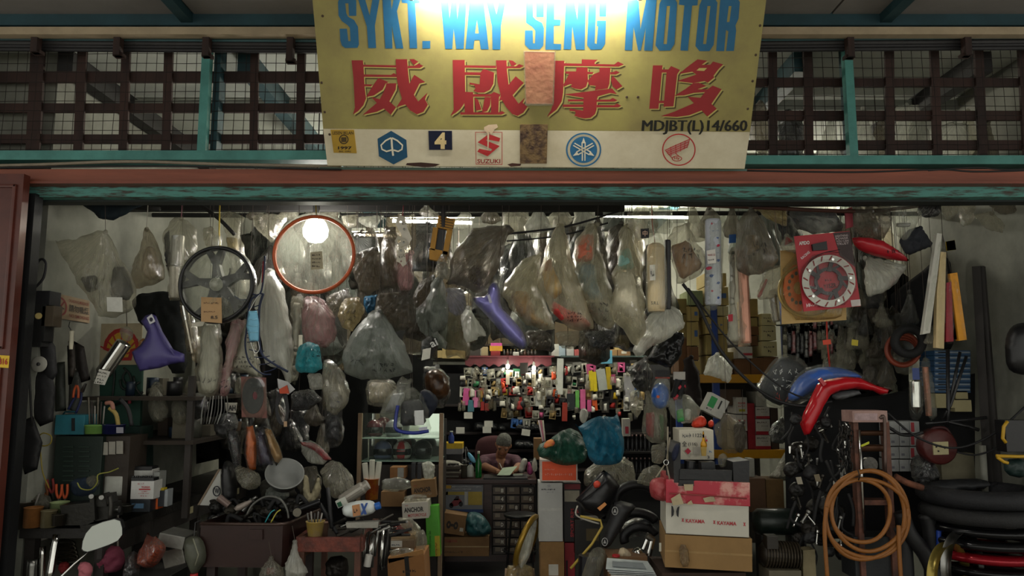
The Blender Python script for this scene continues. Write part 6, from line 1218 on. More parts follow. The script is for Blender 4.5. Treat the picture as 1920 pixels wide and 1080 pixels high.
for w, s in ((wL, 1),(wR, -1)):
    palm = w + Vector((.02*s, -.045,.002)); skin.append(ell(palm, (.036,.045,.018)))
    for k in range(4):
        b_ = palm + Vector(((-.027+k*.018)*s, -.035,.006)); L = (.030,.036,.034,.026)[k]
        skin.append(limb([b_, b_ + Vector((.004*s, -L, .010)), b_ + Vector((.006*s, -L*1.5,-.012))],[.0095,.0088,.0078],8))
    b_ = palm + Vector((.03*s, .0,.004)); skin.append(limb([b_, b_ + Vector((.018*s, -.025,.01)), b_ + Vector((.010*s, -.05,.006))],[.011,.010,.008],8))
remeshed('body', skin, SK, man, .0058,4)
key = 'plaid'
pm, nt, out = newmat('plaid_cotton'); b_ = N(nt, 'ShaderNodeBsdfPrincipled'); nt.links.new(b_.outputs[0], out.inputs[0]); b_.inputs['Roughness'].default_value = .85
tc = N(nt, 'ShaderNodeTexCoord'); w1 = N(nt, 'ShaderNodeTexWave', bands_direction='X'); w2 = N(nt, 'ShaderNodeTexWave', bands_direction='Z'); mx = N(nt, 'ShaderNodeMath', operation='ADD'); rp = N(nt, 'ShaderNodeValToRGB')
for w in (w1, w2): w.inputs['Scale'].default_value = 20; w.inputs['Distortion'].default_value = .6; nt.links.new(tc.outputs['Object'], w.inputs['Vector'])
nt.links.new(w1.outputs['Fac'], mx.inputs[0]); nt.links.new(w2.outputs['Fac'], mx.inputs[1]); nt.links.new(mx.outputs[0], rp.inputs[0]); rp.color_ramp.elements[0].color = lin('260f18'); rp.color_ramp.elements[1].color = lin('4c2a38'); rp.color_ramp.elements[0].position = .35; rp.color_ramp.elements[1].position = .95
nt.links.new(rp.outputs[0], b_.inputs['Base Color'])
shirt = [limb([nk+Vector((-.03,.03,-.03)), sL],[.06,.065]), limb([nk+Vector((.03,.03,-.03)), sR],[.06,.065]), ell(chest+Vector((-.085,.0,.02)),(.10,.095,.14)), ell(chest+Vector((.085,.0,.02)),(.10,.095,.14)), ell(chest+Vector((0,.05,-.02)),(.17,.09,.16)), limb([chest+Vector((0,.04,-.08)), Vector((hx-.04,8.2,.5))],[.15,.155]), limb([chest+Vector((-.1,.03,.08)), sL, sL.lerp(eL, .55), sL.lerp(eL, .85)],[.06,.066,.06,.058]), limb([chest+Vector((.1,.03,.08)), sR, sR.lerp(eR, .55), sR.lerp(eR, .85)],[.06,.066,.06,.058]), limb([nk+Vector((-.055,.03,-.02)), nk+Vector((-.045,-.06,-.07)), chest+Vector((-.03,-.10,.02))],[.02,.02,.016]), limb([nk+Vector((.055,.03,-.02)), nk+Vector((.055,-.06,-.07)), chest+Vector((.05,-.10,.02))],[.02,.02,.016])]
remeshed('shirt', shirt, pm, man, .009,3)
tr_ = [limb([Vector((hx-.04,8.2,.52)), Vector((hx-.12,8.15,.5)), Vector((hx-.14,7.85,.51)), Vector((hx-.14,7.82,.12))],[.15,.10,.08,.065]), limb([Vector((hx-.04,8.2,.52)), Vector((hx+.05,8.15,.5)), Vector((hx+.08,7.85,.51)), Vector((hx+.08,7.82,.12))],[.15,.10,.08,.065])]
remeshed('trousers', tr_, M('1c1e24',.9), man, .014,3)
hair = [ell(hp(0,.008,.034),(.080,.092,.084), HR), ell(hp(-.066,.015,.0),(.014,.04,.045), HR), ell(hp(.066,.015,.0),(.014,.04,.045), HR), ell(hp(0,.07,-.02),(.06,.03,.06), HR)]
remeshed('hair', hair, M('3c3c38',.8,0,.4,60,.6, h2='6f6f68'), man, .006,2)
for sx in (-1,1):
    V, F = ell(hp(sx*.03,-.089,-.002),(.012,.006,.004), HR, 8,6); ob('eye', V, F, '1a1412', man, True); V, F = ell(hp(sx*.03,-.091,.018),(.019,.006,.004), HR, 8,6); ob('eyebrow', V, F, '2c2a28', man, True)
V, F = ell(hp(0,-.099,-.066),(.020,.006,.0035), HR, 8,6); ob('mouth', V, F, '5a3028', man, True)
pn = rod('pen',[(936.5,868,7.56),(940.5,877,7.55),(944,884,7.54)],.0045, M('c8c8c4',.4), None, 'white pen held by the seated person', 'pen')
ppr = root('clipboard', 'sheet of pale green paper on a dark clipboard before the seated person', 'clipboard', W(950,892,7.5))
def zq(px, py, Y, z): v = W(px, py, Y); return Vector((v.x, v.y, z))
V, F = box_vf(W(948,892,7.50)*1.0,(.42,.30,.012)); 
V = [Vector((v.x, v.y, v.z-W(948,892,7.50).z+zc+.008)) for v in V]; ob('board', V, F, '1a1a1c', ppr)
V = [W(932,891,7.44), W(956,891,7.44), W(970,874,7.52), W(943,877,7.52)]; V += [v+Vector((0,.006,-.003)) for v in V]; ob('paper', V, [(0,1,2,3),(7,6,5,4),(0,4,5,1),(1,5,6,2),(2,6,7,3),(3,7,4,0)], M('b4c4ac',.8,0,.08), ppr)
ch = root('office_chair', 'maroon fabric office chair behind the counter', 'chair',(hx-.2,8.45,0)); pillow('backrest',[(893,828),(905,819),(925,816),(945,818),(952,850),(950,905),(895,905),(889,860)],8.42,.05, M('3a1a1e',.9), ch, wr=.05)
V, F = bbox_vf((hx-.1,8.2,.43),(.46,.42,.07), None, .02); ob('seat', V, F, M('3a1a1e',.9), ch); V, F = tube_vf([(hx-.1,8.2,.03),(hx-.1,8.2,.4)],.03,8); ob('post', V, F, 'blackplastic', ch)
for k in range(5): a = R(72*k); V, F = tube_vf([(hx-.1,8.2,.06),(hx-.1+.26*math.cos(a),8.2+.26*math.sin(a),.035)],.018,6); ob('leg', V, F, 'blackplastic', ch)
# ---------------- on the counter
bkc = ['6f6a60', '4a3f38', '8a8478', '3a3430', '5a5248', '77706a', '2f2a2a']
for k in range(7):
    w = .20+.02*(k % 3); c = W(842,893-k*3.6,7.5); V, F = bbox_vf((c.x+.006*((k*5) % 3-1),7.58, zc+.011+k*.019),(w, .16,.017), None, .002); tag(ob('ledger_book', V, F, M(bkc[k],.8)),['lowest', 'second lowest', 'third from the bottom', 'middle', 'third from the top', 'second from the top', 'topmost'][k]+' ledger of the stack on the counter', 'book', 'ledgers on the counter')
pillow('paper_bundle',[(824,866),(836,862),(858,864),(868,872),(862,878),(828,876)],7.55,.06, M('a9a79c',.7), None, 'crumpled white papers on top of the ledger stack', 'papers', wr=.5)
tyr = root('letter_tray', 'grey letter tray with a bright yellow box on top', 'tray', W(847,862,7.85)); crate(None, 826,841,867,852,7.8,.25, M('77777a',.5), 'tray', parent=tyr); crate(None, 827,831,867,842,7.8,.22, M('c0a018',.5), 'yellow_box', parent=tyr); crate(None, 828,852,866,868,7.85,.2, M('2c2a2a',.5), 'tray', parent=tyr)
def bottle(label, x, y0, y1, Y, r, m_, cap=None, name='bottle', shoulder=.55, neck=.35, parts=()):
    t = root(name, label, 'bottle', W(x, y1, Y)); A = W(x, y1, Y); h = W(x, y0, Y).z-A.z; r = r*mpp(Y)
    V, F = lathe_vf([(1e-4,0),(r*.95,0),(r, .01),(r, h*shoulder),(r*neck, h*(shoulder+.2)),(r*neck, h*.93)],18, None, A); ob('body', V, F, m_, t, True)
    V, F = lathe_vf([(r*neck*1.15, h*.90),(r*neck*1.15, h),(1e-4, h)],12, None, A); ob('cap', V, F, cap or m_, t, True)
    return t
bottle('green glass bottle with white stopper on the counter',897,846,896,7.5,6, M('0f5a24',.1,0,.2,5,0), 'c8c4b4'); bottle('white pump bottle on the counter',882,868,894,7.5,6.5, M('b4b8b0',.4), '2a4a7a', shoulder=.7); bottle('blue and white spray bottle on the yellow box',846,808,831,7.82,5.5, M('2a3f86',.4), 'c4c8c0', neck=.5)
m2 = pillow('face_mask',[(878,846),(890,858),(893,868),(886,868),(880,862),(876,852)],7.48,.02, M('6fb0d0',.8), None, 'light blue face mask hanging on the counter bottle', 'mask', wr=.15); rod('ear_loop',[(878,847,7.48),(873,838,7.48),(874,870,7.48)],.002, 'c8c8c4', m2, sub=3)
tub('glass_jar', 'dusty glass jar at the end of the ledgers', 'jar',864,872,876,895,7.5, M('5a564c',.3),.95)
for lb, pts, k in (('white paper bag standing on the counter',[(971,884),(976,866),(982,858),(990,862),(985,880),(980,889)], M('b8b6ac',.8)),('pink plastic bag between paper bags',[(987,886),(989,868),(991,860),(996,872),(1001,886),(994,892)], M('b04a80',.4)),('pale clear bag right of the pink bag',[(996,872),(1002,856),(1006,862),(1008,882),(1000,886)], 'white')): pillow('small_bag', pts, 7.6,.05, k, None, lb, 'bag', wr=.4)
slab('ruler',[(962,889),(980,889),(980,892),(962,892)],7.46,.03, 'b0b8a8', None, 'pale strip of paper lying on the counter', 'paper'); crate('small carton with round logo behind the counter',1001,822,1016,862,8.0,.15, CARD2)
# ---------------- glass cabinet with helmets
GY = 6.75
gc = root('glass_cabinet', 'glass display cabinet with helmets left of the counter', 'display cabinet', W(745,950, GY)); PALE = M('8a745c',.7,0,.2)
for x in (676,828): a = W(x, 775, GY); V, F = box_vf((a.x, GY, a.z/2),(.035,.035, a.z)); ob('post', V, F, PALE, gc)
a, b = W(676,775, GY), W(828,900, GY)
V, F = box_vf(((a.x+b.x)/2, GY+.45,.75),(b.x-a.x, .02,1.2)); ob('back_panel', V, F, M('2c2c28',.5), gc)
V, F = box_vf(((a.x+b.x)/2, GY+.435, W(0,812, GY).z),(b.x-a.x-.05,.006,.30)); ob('mirror', V, F, M('c8ccc4',.06,1,.05,4,0), gc)
for y in (865,822): V, F = box_vf(((a.x+b.x)/2, GY+.22, W(0, y, GY).z),(b.x-a.x-.03,.42,.008)); ob('glass_shelf', V, F, M('9ab0a4',.1), gc)
V, F = box_vf(((a.x+b.x)/2, GY-.005, W(0,820, GY).z),(b.x-a.x-.03,.004,.42)); ob('glass_pane', V, F, FILM('b8c4bc',.03,.3,.04,.02,3), gc)
V, F = box_vf(((a.x+b.x)/2, GY+.22, W(0,872, GY).z/2),(b.x-a.x, .42, W(0,872, GY).z)); ob('plinth', V, F, M('2a2420',.7), gc)
zs_ = W(0,864, GY).z+.005
def helmet(label, px, Y, r, m_, stripe=None, z=zs_):
    x = W(px, 840, Y).x; t = root('helmet', label, 'helmet',(x, Y, z)); prof = [(r*.86,0),(r*.97, r*.35),(r, r*.8),(r*.9, r*1.25),(r*.6, r*1.62),(r*.25, r*1.78),(1e-4, r*1.8)]
    V, F = lathe_vf(prof, 22, None, (x, Y, z)); ob('shell', V, F, m_, t, True)
    V, F = lathe_vf([(r*.99, r*.35),(r*1.03, r*.6),(r*1.0, r*1.0)],22, None, (x, Y, z)); keep = [f for f in F if sum(V[i].y-Y for i in f)/len(f) < -.3*r]; ob('visor', V, keep, M('14161a',.1,0,.2,5,0), t, True)
    if stripe: V, F = lathe_vf([(p[0]*1.012+.001, p[1]) for p in prof],22, None, (x, Y, z)); keep = [f for f in F if abs(sum(V[i].x-x for i in f)/len(f)) < r*.33 and sum(V[i].y-Y for i in f)/len(f) < .1]; ob('stripe', V, keep, stripe, t, True)
    return t
helmet('pale violet helmet in the glass cabinet',718,6.95,.085, M('5a5f7a',.3)); helmet('white helmet with red stripe in the glass cabinet',754,6.95,.085, M('a8a69c',.3), M('9a2028',.3)); helmet('glossy black helmet in the glass cabinet',792,6.95,.09, 'blackplastic')
z2 = W(0,821, GY).z+.005
helmet('dark red helmet on the upper glass shelf',702,6.95,.08, M('4a1420',.25), None, z2); helmet('silver grey helmet on the upper glass shelf',738,6.95,.08, M('77787a',.3), None, z2)
for lb, pts, Y, th, k in (('clear bag holding white cartons, over the helmet cabinet',[(690,712),(720,708),(742,715),(745,745),(725,765),(690,760),(685,735)],5.6,.08, 'clear2'),('clear bag with grey striped jacket above the cabinet',[(752,705),(770,712),(772,742),(745,785),(710,778),(722,750),(740,730)],5.35,.07, 'clear'),('black wire helmets bag right of the jacket bag',[(790,690),(820,685),(842,705),(845,740),(830,768),(805,760),(792,730)],5.9,.09, 'dark')):
    o = bag(lb, pts, Y, th, k, [('b9b2a0',[(692,716),(735,718),(735,755),(692,756)],.06)] if 'cartons' in lb else [('7a7c80',[(735,740),(760,735),(755,765),(720,774)],.05)] if 'jacket' in lb else (),[(pts[1][0],640),(pts[1][0], pts[1][1])])
o = bag('clear bag with black jacket and blue piping hanging before the helmet cabinet',[(765,728),(776,726),(790,738),(802,765),(808,808),(795,812),(748,811),(741,800),(743,765),(752,742)],5.3,.08, 'thin',[('15161a',[(752,752),(790,748),(800,796),(750,800)],.06, 'jacket')],[(773,660),(773,728)])
rod('piping',[(746,760,5.24),(742,785,5.24),(744,806,5.23),(775,812,5.23),(804,808,5.24)],.012, M('1a2a7a',.3), o, sub=4); slab('price_card',[(777,770),(794,769),(795,797),(778,797)],5.21,.003, 'b8bab8', o); slab('price_card',[(785,802),(801,800),(801,806),(786,807)],5.20,.003, 'a8aab8', o)
pillow('dark_jacket',[(785,735),(800,728),(822,745),(820,765),(800,790),(790,770)],5.6,.06, M('1a2030',.7), None, 'dark navy jacket with printed logo hanging above the cabinet', 'jacket', wr=.3)
hf = root('full_face_helmet', 'dark full face helmet with red and gold pattern above the cabinet', 'helmet', W(812,740,5.8)); pillow('shell',[(795,700),(815,690),(835,700),(845,722),(838,745),(815,752),(798,735)],5.8,.11, M('1c1412',.3,0,.5,16,.1, h2='5a3a1c'), hf, wr=.1)
o = bag('black graphic pouch with white print and a white card, hanging at centre',[(790,640),(806,628),(822,634),(818,655),(805,678),(788,668)],5.2,.05, 'dark',(),[(800,560),(804,632)]); slab('card',[(793,655),(808,652),(806,672),(790,676)],5.12,.003, 'b8b6aa', o); text('ai', pxmap(806,636,820,650,5.13,-25), 'c8c8c4', o, bold=.02); scribble(o, 794,660,804,670,2)
# ---------------- parts wall
PWY = 9.3
pw = root('parts_rack', 'dark wall rack behind the clerk carrying rows of small packs', 'rack', W(1010,900, PWY))
a, b = W(800,665, PWY), W(1290,880, PWY); V, F = box_vf(((a.x+b.x)/2, PWY+.12,.95),(b.x-a.x, .03,1.9)); ob('back_board', V, F, M('17181a',.8), pw)
for y in (760,812,845,880): V, F = box_vf(((a.x+b.x)/2, PWY, W(0, y, PWY).z),(b.x-a.x, .22,.02)); ob('shelf', V, F, M('241c1c',.7), pw)
V, F = box_vf((W(1120,0, PWY).x, PWY-.02, W(0,669, PWY).z),(W(1185,0, PWY).x-W(1035,0, PWY).x, .3,.02)); ob('shelf', V, F, M('3a4a48',.6), pw)
val = [(872,668),(1034,668),(1034,684)] + [(1034-i*9,684+(4 if i % 2 else -2)) for i in range(1,18)] + [(872,684)]
slab('valance', val, PWY-.12,.02, M('5a2228',.5), pw); V, F = box_vf((W(953,0, PWY).x, PWY, W(0,669, PWY).z),(W(1034,0, PWY).x-W(872,0, PWY).x, .28,.02)); ob('shelf', V, F, M('5a2228',.5), pw)
PC = {'silver': (M('9a9a92',.25,.6,.4,30,.3), 'silver'), 'clear': (M('8f8f80',.25,.2,.6,40,.4, h2='2a2a26'), 'clear'), 'black': (M('17171a',.3), 'black'), 'yellow': (M('b89a1c',.5), 'yellow'), 'red': (M('9a2420',.5), 'red'), 'white': (M('b8b8b0',.5), 'white'), 'blue': (M('24508a',.5), 'blue'), 'orange': (M('c4501c',.5), 'orange'), 'green': (M('2a6a44',.5), 'green'), 'tan': (M('8a7448',.6,0,.4,20), 'tan'), 'pink': (M('b04a78',.5), 'pink')}
rng = random.Random(77); cols = ['silver']*5 + ['clear']*8 + ['black']*4 + ['white']*4 + ['tan']*4 + ['yellow', 'red', 'red', 'blue', 'orange', 'green', 'pink']
def pack(x, y, w, h, Y, c, row, group='small packs on the parts wall'):
    m_, nm = PC[c]; r_ = rng.uniform(-.12,.12); cs, sn = math.cos(r_), math.sin(r_)
    f = lambda a, b: (x+a*cs-b*sn, y+a*sn+b*cs)
    q = [f(-w/2,-h/2), f(w/2,-h/2), f(w/2, h/2), f(-w/2, h/2)]
    V, F = slab_vf(q, lambda px, py: W(px, py, Y),(0,.012,0)); V2, F2 = pillow_vf([f(-w*.36,-h*.22), f(w*.36,-h*.22), f(w*.36, h*.4), f(-w*.36, h*.4)], Y, .02, wr=.6, step=max(w, h)/4, soft=False)
    if rng.random() < .4: V2, F2 = pillow_vf([f(-w*.2,-h*.3), f(w*.25,-h*.35), f(w*.2, h*.1), f(w*.3, h*.42), f(-w*.25, h*.4)], Y, .018, wr=.9, step=max(w, h)/5, soft=False)
    o = tag(ob('blister_pack', V, F, rng.choice((m_, m_, M('b0aea2',.5), M('26241f',.5)))), f'small {nm} pack, {row}', 'package', group); ob('blister', V2, F2, m_, o, True)
rows = ((698, 'top row under the maroon valance',870,1040),(716, 'second row under the maroon valance',865,1040),(735, 'third row above the dark shelf',862,1050),(752, 'fourth row above the dark shelf',862,1050),(775, 'row level with the bottles',940,1050),(793, 'lower row near the clerk',958,1010))
for y, rn, x0, x1 in rows:
    x = x0
    while x < x1:
        w = rng.uniform(9,16); pack(x+w/2, y+rng.uniform(-3,3), w, rng.uniform(14,20), PWY-.14-rng.uniform(0,.08), rng.choice(cols), rn); x += w*.9
for y, rn, x0, x1 in ((690, 'upper row right of the maroon shelf',1060,1190),(712, 'middle row right of the maroon shelf',1060,1190),(738, 'lower row right of the maroon shelf',1060,1200),(760, 'bottom row right of the maroon shelf',1060,1200)):
    x = x0
    while x < x1:
        w = rng.uniform(10,18); pack(x+w/2, y+rng.uniform(-4,4), w, rng.uniform(16,24), PWY-.16-rng.uniform(0,.1), rng.choice(cols), rn); x += w*.95
for k in range(110):
    x, y = (rng.uniform(862,1045), rng.uniform(692,770)) if k % 3 else (rng.uniform(1058,1200), rng.uniform(684,790)); w = rng.uniform(5,11); h = rng.uniform(8,20); c = rng.choice(('clear2',)*9+('dark', 'amber', 'amber', 'b8b6aa', 'b8b6aa', 'b8b6aa', '1a1a1c', '1a1a1c', 'c4481c', '8a1c1c'))
    pillow('small_packet',[(x-w/2, y-h/2),(x+w*.4, y-h*.55),(x+w/2, y+h*.4),(x, y+h/2),(x-w*.55, y+h*.45)], PWY-.26-rng.uniform(0,.06),.015, c, None, 'tiny '+{'clear2': 'clear', 'dark': 'black film', 'amber': 'amber', 'b8b6aa': 'white', '1a1a1c': 'black', 'c4481c': 'orange', '8a1c1c': 'dark red'}[c]+' packet hanging over the parts wall', 'package', 'tiny packets over the parts wall', wr=.8, step=3, soft=False)
for lb, x0, y0, x1, y1, m_, rot in (('bright yellow upright pack right of the white strip, left',1105,695,1112,733, 'c8b41c',-3),('bright yellow upright pack right of the white strip, right',1112,697,1119,734, 'c8b41c',-4),('silver window pack beside the yellow packs',1120,692,1137,732, '9aa09a',-8),('yellow and blue slim pack right of the silver one',1137,688,1146,730, 'a8901c',-3),('tall white strip label hanging by the parts wall',1044,672,1056,740, 'b9bcb4',2),('sky blue foil packet over the upper shelf',1127,657,1148,682, '5a9ab4',0),('glossy clear pack with blue oval on the right of the parts wall',1170,702,1190,755, '8f8f92',3),('orange tube standing below the yellow packs',1111,748,1120,770, 'c4501c',-4),('pink and yellow tube pack below the yellow packs',1088,730,1098,768, 'c05a88',0),('pink tube standing left of the orange tube',1101,750,1109,772, 'b04a78',0),('green slim tube left of the pink tube',1079,732,1086,765, '5a9a4a',0),('black and white card pack left of the tubes',1063,738,1078,768, '1c2426',0),('red stick pack hanging under the white strip',1054,755,1064,790, '8a2a1c',2),('white header card with lamp drawing',1004,735,1022,762, 'a8aaa4',0),('bright yellow header pack above the clerk',931,730,951,741, 'b8a01c',0),('black disc pack hanging under the valance',975,680,990,702, '17140f',0),('black card with orange disc above the clerk',956,744,974,770, '1a1612',0),('pink plastic pouch left of the parts wall',868,728,880,760, 'b04a80',5),('bright pink pouch left of the parts wall',886,732,899,764, 'c4709a',-5),('tan key hook board piece, left',878,732,889,745, '8a6a34',0),('tan key hook board piece, right',892,732,905,746, '8a6a34',0),('teal pack left of the parts wall',877,750,889,772, '3a6a78',0),('red small box on the dark shelf, left',901,753,908,770, '8a1c18',0),('red small box on the dark shelf, right',909,756,917,770, '7a1614',0)):
    crate(lb, x0, y0, x1, y1, PWY-.28,.03, M(m_, .45), 'hanging_pack', 'package', rot=rot, plain=True)
for k, (x, y) in enumerate(((871+7,779),(856+7,807),(916,795),(913,806),(986,811))): crate(['white label card on the black shelf left of the clerk, upper', 'white label card on the black shelf left of the clerk, lower', 'upper white note card above the clerk', 'lower white note card above the clerk', 'tilted white note card right of the clerk'][k], x-8, y-6, x+8, y+6, PWY-.35,.004, M('b4b4ac',.7), 'note_card', 'card', rot=8 if k == 4 else 0)
# black wrapped packs on the dim lower shelves
for k in range(30):
    row = k % 3; x = rng.uniform(835,955) if k % 2 else rng.uniform(975,1010); y = (809,842,876)[row]; w = rng.uniform(16,30); h = rng.uniform(12,20)
    pillow('wrapped_pack',[(x-w/2, y),(x-w/2, y-h*.7),(x-w*.3, y-h),(x+w*.3, y-h*.9),(x+w/2, y-h*.5),(x+w/2, y)], PWY-.15,.05, M('1c1e20',.25,0,.4,20,.4), None, 'black film wrapped pack on the dark shelves behind the clerk, '+('upper row', 'middle row', 'lower row')[row], 'package', 'black packs behind the clerk', wr=.6, step=5)
# things on the maroon shelf
zv = W(0,668, PWY).z
for lb, x0, y0, x1, y1, m_ in (('yellow gift box with pink top on the maroon shelf',918,648,942,658, 'b8861c'),('pink lid of the yellow gift box',920,643,941,649, 'c04a90'),('cream tin on the maroon shelf',902,650,915,667, '8a7c5c'),('red stand under the gift box',920,658,938,667, '7a1418'),('white card on the maroon shelf',962,660,973,667, 'b0b0a8'),('dark patterned box with a red bow on the maroon shelf',878,650,900,667, '2a2620')): crate(lb, x0, y0, x1, y1, PWY-.1,.08, M(m_, .5), 'shelf_box', 'box', plain=True)
for k, (x0, y0, x1, y1) in enumerate(((815,657,829,671),(829,652,872,672),(829,643,856,652),(800,655,816,672))): crate(['small tan carton left of the wide one', 'wide tan carton left of the maroon shelf', 'narrow tan carton on top of the wide one', 'tan carton half hidden behind the black pouch'][k], x0, y0, x1, y1, PWY-.2,.25, M('8a7a50',.8), plain=True)
for k in range(10): x = 945+k*6.5; bottle('little dark bottle in the row on the maroon shelf', x, 655,667, PWY-.05,2.8, M(rng.choice(('1a140f', '3a1c10', '241a14')),.3), 'b09a60', name='small_bottle')['group'] = 'little bottles on the maroon shelf'
# boxes on the grey shelf right of it
for k, (x0, y0, x1, y1, m_) in enumerate(((1034,645,1048,668, 'a8a8a0'),(1048,648,1060,668, '8a9aa4'),(1062,650,1076,668, 'a0a09c'),(1077,655,1099,668, '9a4a48'),(1100,655,1127,668, '8a6a42'),(1128,640,1140,668, 'a09a80'),(1142,655,1157,668, '8a6a42'),(1152,628,1180,656, 'a8935e'),(1158,656,1182,668, '7a5a38'),(1128,620,1150,640, 'a8935e'),(1090,632,1102,655, 'a8a89c'))): crate('carton on the grey shelf, '+['leftmost white', 'blue white', 'third white', 'red striped', 'tan with a label', 'tall cream', 'brown square', 'large upper tan', 'low brown', 'upper pale tan', 'tall pale'][k], x0, y0, x1, y1, PWY-.08,.12, M(m_, .7), plain=True, labels=[(.3,.2,.7,.6, 'b8b4a8')] if k in (4,8) else ())
# little lamps on the parts wall
for k, (x, y) in enumerate(((952,687),(1001,690))):
    c = W(x, y, PWY-.32); t = root('small_lamp',['small bare bulb on the parts wall, left', 'small bare bulb on the parts wall, right'][k], 'lamp', c); V, F = ell(c, (.022,.022,.028), None, 12,8); ob('bulb', V, F, GLOW('fff8e8',90), t, True)
    V, F = lathe_vf([(.014,.02),(.014,.06),(.006,.07)],10, None, c); ob('socket', V, F, 'a8a8a0', t); V, F = tube_vf([c+Vector((0,0,.06)), c+Vector((0,.2,.08))],.005,5); ob('arm', V, F, 'a8a8a0', t)
    crate(['white printed strip below the left bulb', 'white strip below the right bulb'][k], x-3.5, y+7, x+3.5, y+34, PWY-.30,.004, M('c0b8a0',.6), 'paper_strip', 'card')
# tall cartons behind, closing the back under the hanging rows
for k in range(26):
    x = 640+k*25; crate('tan carton on the high shelf at the back wall', x, 560+(k*37 % 40), x+24,645,9.7,.3, M(rng.choice(('4a3f2c', '3a3024', '544833', '2c261e')),.85), group='high cartons at the back wall', plain=True)

a, b = W(636,645,9.7), W(1296,645,9.7); hsf = root('high_shelf', 'long high plank shelf carrying tan cartons at the back wall', 'shelf', W(960,655,9.85)); V, F = box_vf(((a.x+b.x)/2,9.95, a.z-.012),(b.x-a.x, .5,.022)); ob('plank', V, F, M('2c241c',.8), hsf)
for s in range(6): V, F = box_vf((a.x+(b.x-a.x)*s/5,9.98, a.z-.08),(.03,.44,.12)); ob('bracket', V, F, 'steel', hsf)
# ================================================================== RIGHT SIDE
# ---- boxes and bags right of the counter
o = crate('white tall carton with pencil marks right of the counter',1010,905,1055,1015,5.9,.22, M('a8a8a4',.7,0,.12), texts=[('~~~ ~~~~~~',.12,.10,.7,.125, '2a2a30'),('~~~~',.35,.15,.65,.17, '8a8a90'),('全',.35,.03,.52,.075, '8a8a90')], plain=True); slab('tape', rect(1012,953,1054,958),5.898,.002, 'b8b8b2', o)
crate('brown carton with white label under the white tall carton',1013,1016,1058,1100,5.9,.24, M('86663e',.85), labels=[(.35,.5,.75,.75, 'b8b4a8')], plain=True)
o = crate('white bordered orange box on top of the white carton',1013,862,1083,903,5.85,.2, M('b8aaa0',.6), name='orange_box', plain=True, labels=[(.05,.08,.96,.94, M('cf4a1c',.55,0,.15,10))]); text('~~~~~~~~', lambda u, v: W(1021+20*u, 879+3*v, 5.843), 'd8907a', o); text('~~~~~~~~~~~~~~', lambda u, v: W(1022+52*u, 887+5*v, 5.843), 'd8806a', o)
o = crate('black rim carton with red lettering beside the white carton',1057,905,1090,1016,6.0,.2, M('1d1a1c',.45), plain=True, labels=[(.05,.13,.9,.32, 'a09a88'),(.05,.02,.95,.11, '7a2a30')])
for s, u0, u1 in (('SPORT RIM',.38,.58),('~~~~~~~',.70,.88)): text(s, lambda u, v, a=u0, b=u1: W(1057+33*(a+(b-a)*v),905+111*(.92-.48*u),5.99), '9a3438', o, bold=.03)
crate('red carton under the black rim carton',1059,1018,1078,1100,6.0,.2, M('8f1c26',.5), plain=True, labels=[(.1,.4,.3,.95, '2a1418')])
for lb, pts, Y, th, k in (('dark green plastic bag on the orange box',[(1006,843),(1012,832),(1035,822),(1052,808),(1068,803),(1085,810),(1098,830),(1102,850),(1096,866),(1075,872),(1050,872),(1025,862),(1010,856)],5.75,.13, 'green'),('big teal plastic bag with tied ears',[(1078,793),(1086,800),(1100,790),(1120,780),(1150,782),(1156,774),(1162,790),(1168,815),(1171,845),(1165,865),(1145,872),(1118,872),(1104,860),(1098,835),(1090,812)],5.65,.16, 'teal'),('huge clear bag with black parts behind the black case',[(1095,885),(1120,862),(1170,856),(1188,870),(1193,905),(1165,915),(1110,918),(1094,908)],5.9,.1, 'clear2'),('clear bag with red and black goods left of the red box',[(1192,905),(1205,880),(1230,870),(1248,882),(1240,905),(1215,912)],5.6,.08, 'clear2')):
    pillow('plastic_bag', pts, Y, th, k, None, lb, 'bag', wr=.75, jag=.02)
pillow('black_contents',[(1105,890),(1140,880),(1165,895),(1150,912),(1110,912)],5.92,.08, 'blackplastic', None, 'black parts inside the huge clear bag', 'motor part'); pillow('flower_pack',[(1018,842),(1022,828),(1035,822),(1042,830),(1036,838)],5.7,.04, M('d0584a',.5,0,.6,40,.1, h2='d09a2a'), None, 'pink and orange ornament resting on the green bag', 'ornament')
for k in range(3): rod('drinking_straw',[(1010+k*4,788,5.8),(1018+k*2,828,5.8)],.006,['c8b8b8', 'b0687a', 'c0bca8'][k], None, ['white straw left of the green bag', 'pink striped straw by the green bag', 'cream straw by the green bag'][k], 'straw')
pillow('clear_strip',[(1088,768),(1096,764),(1104,772),(1100,790),(1092,795),(1086,785)],5.9,.02, 'white', None, 'milky curled film strip above the teal bag', 'film')
# black motorbike plastics heap
bc = pillow('black_case',[(1079,937),(1105,908),(1132,881),(1147,892),(1162,911),(1151,936),(1134,974),(1096,958)],5.5,.1, M('131315',.4,0,.3,12,.05), None, 'tilted black plastic tool case with an amber reflector', 'case', wr=.06, soft=False)
slab('reflector',[(1120,953),(1134,942),(1138,946),(1125,958)],5.38,.01, M('d08a4a',.3), bc); pillow('red_knob',[(1112,905),(1120,900),(1127,905),(1125,914),(1114,916)],5.38,.02, 'c0402c', bc); 
for a_, b_ in (((1085,934),(1132,886)),((1090,940),(1140,900))): rod('rib',[(*a_, 5.41),(*b_, 5.40)],.005, '1c1c20', bc)
fr = pillow('black_fairing',[(1154,936),(1196,947),(1182,963),(1159,1002),(1140,1030),(1125,1024),(1134,991),(1146,961)],5.35,.06, M('1e1e20',.5,0,.3,12,.08), None, 'long black fairing with round emblems slanting down', 'fairing', wr=.06)
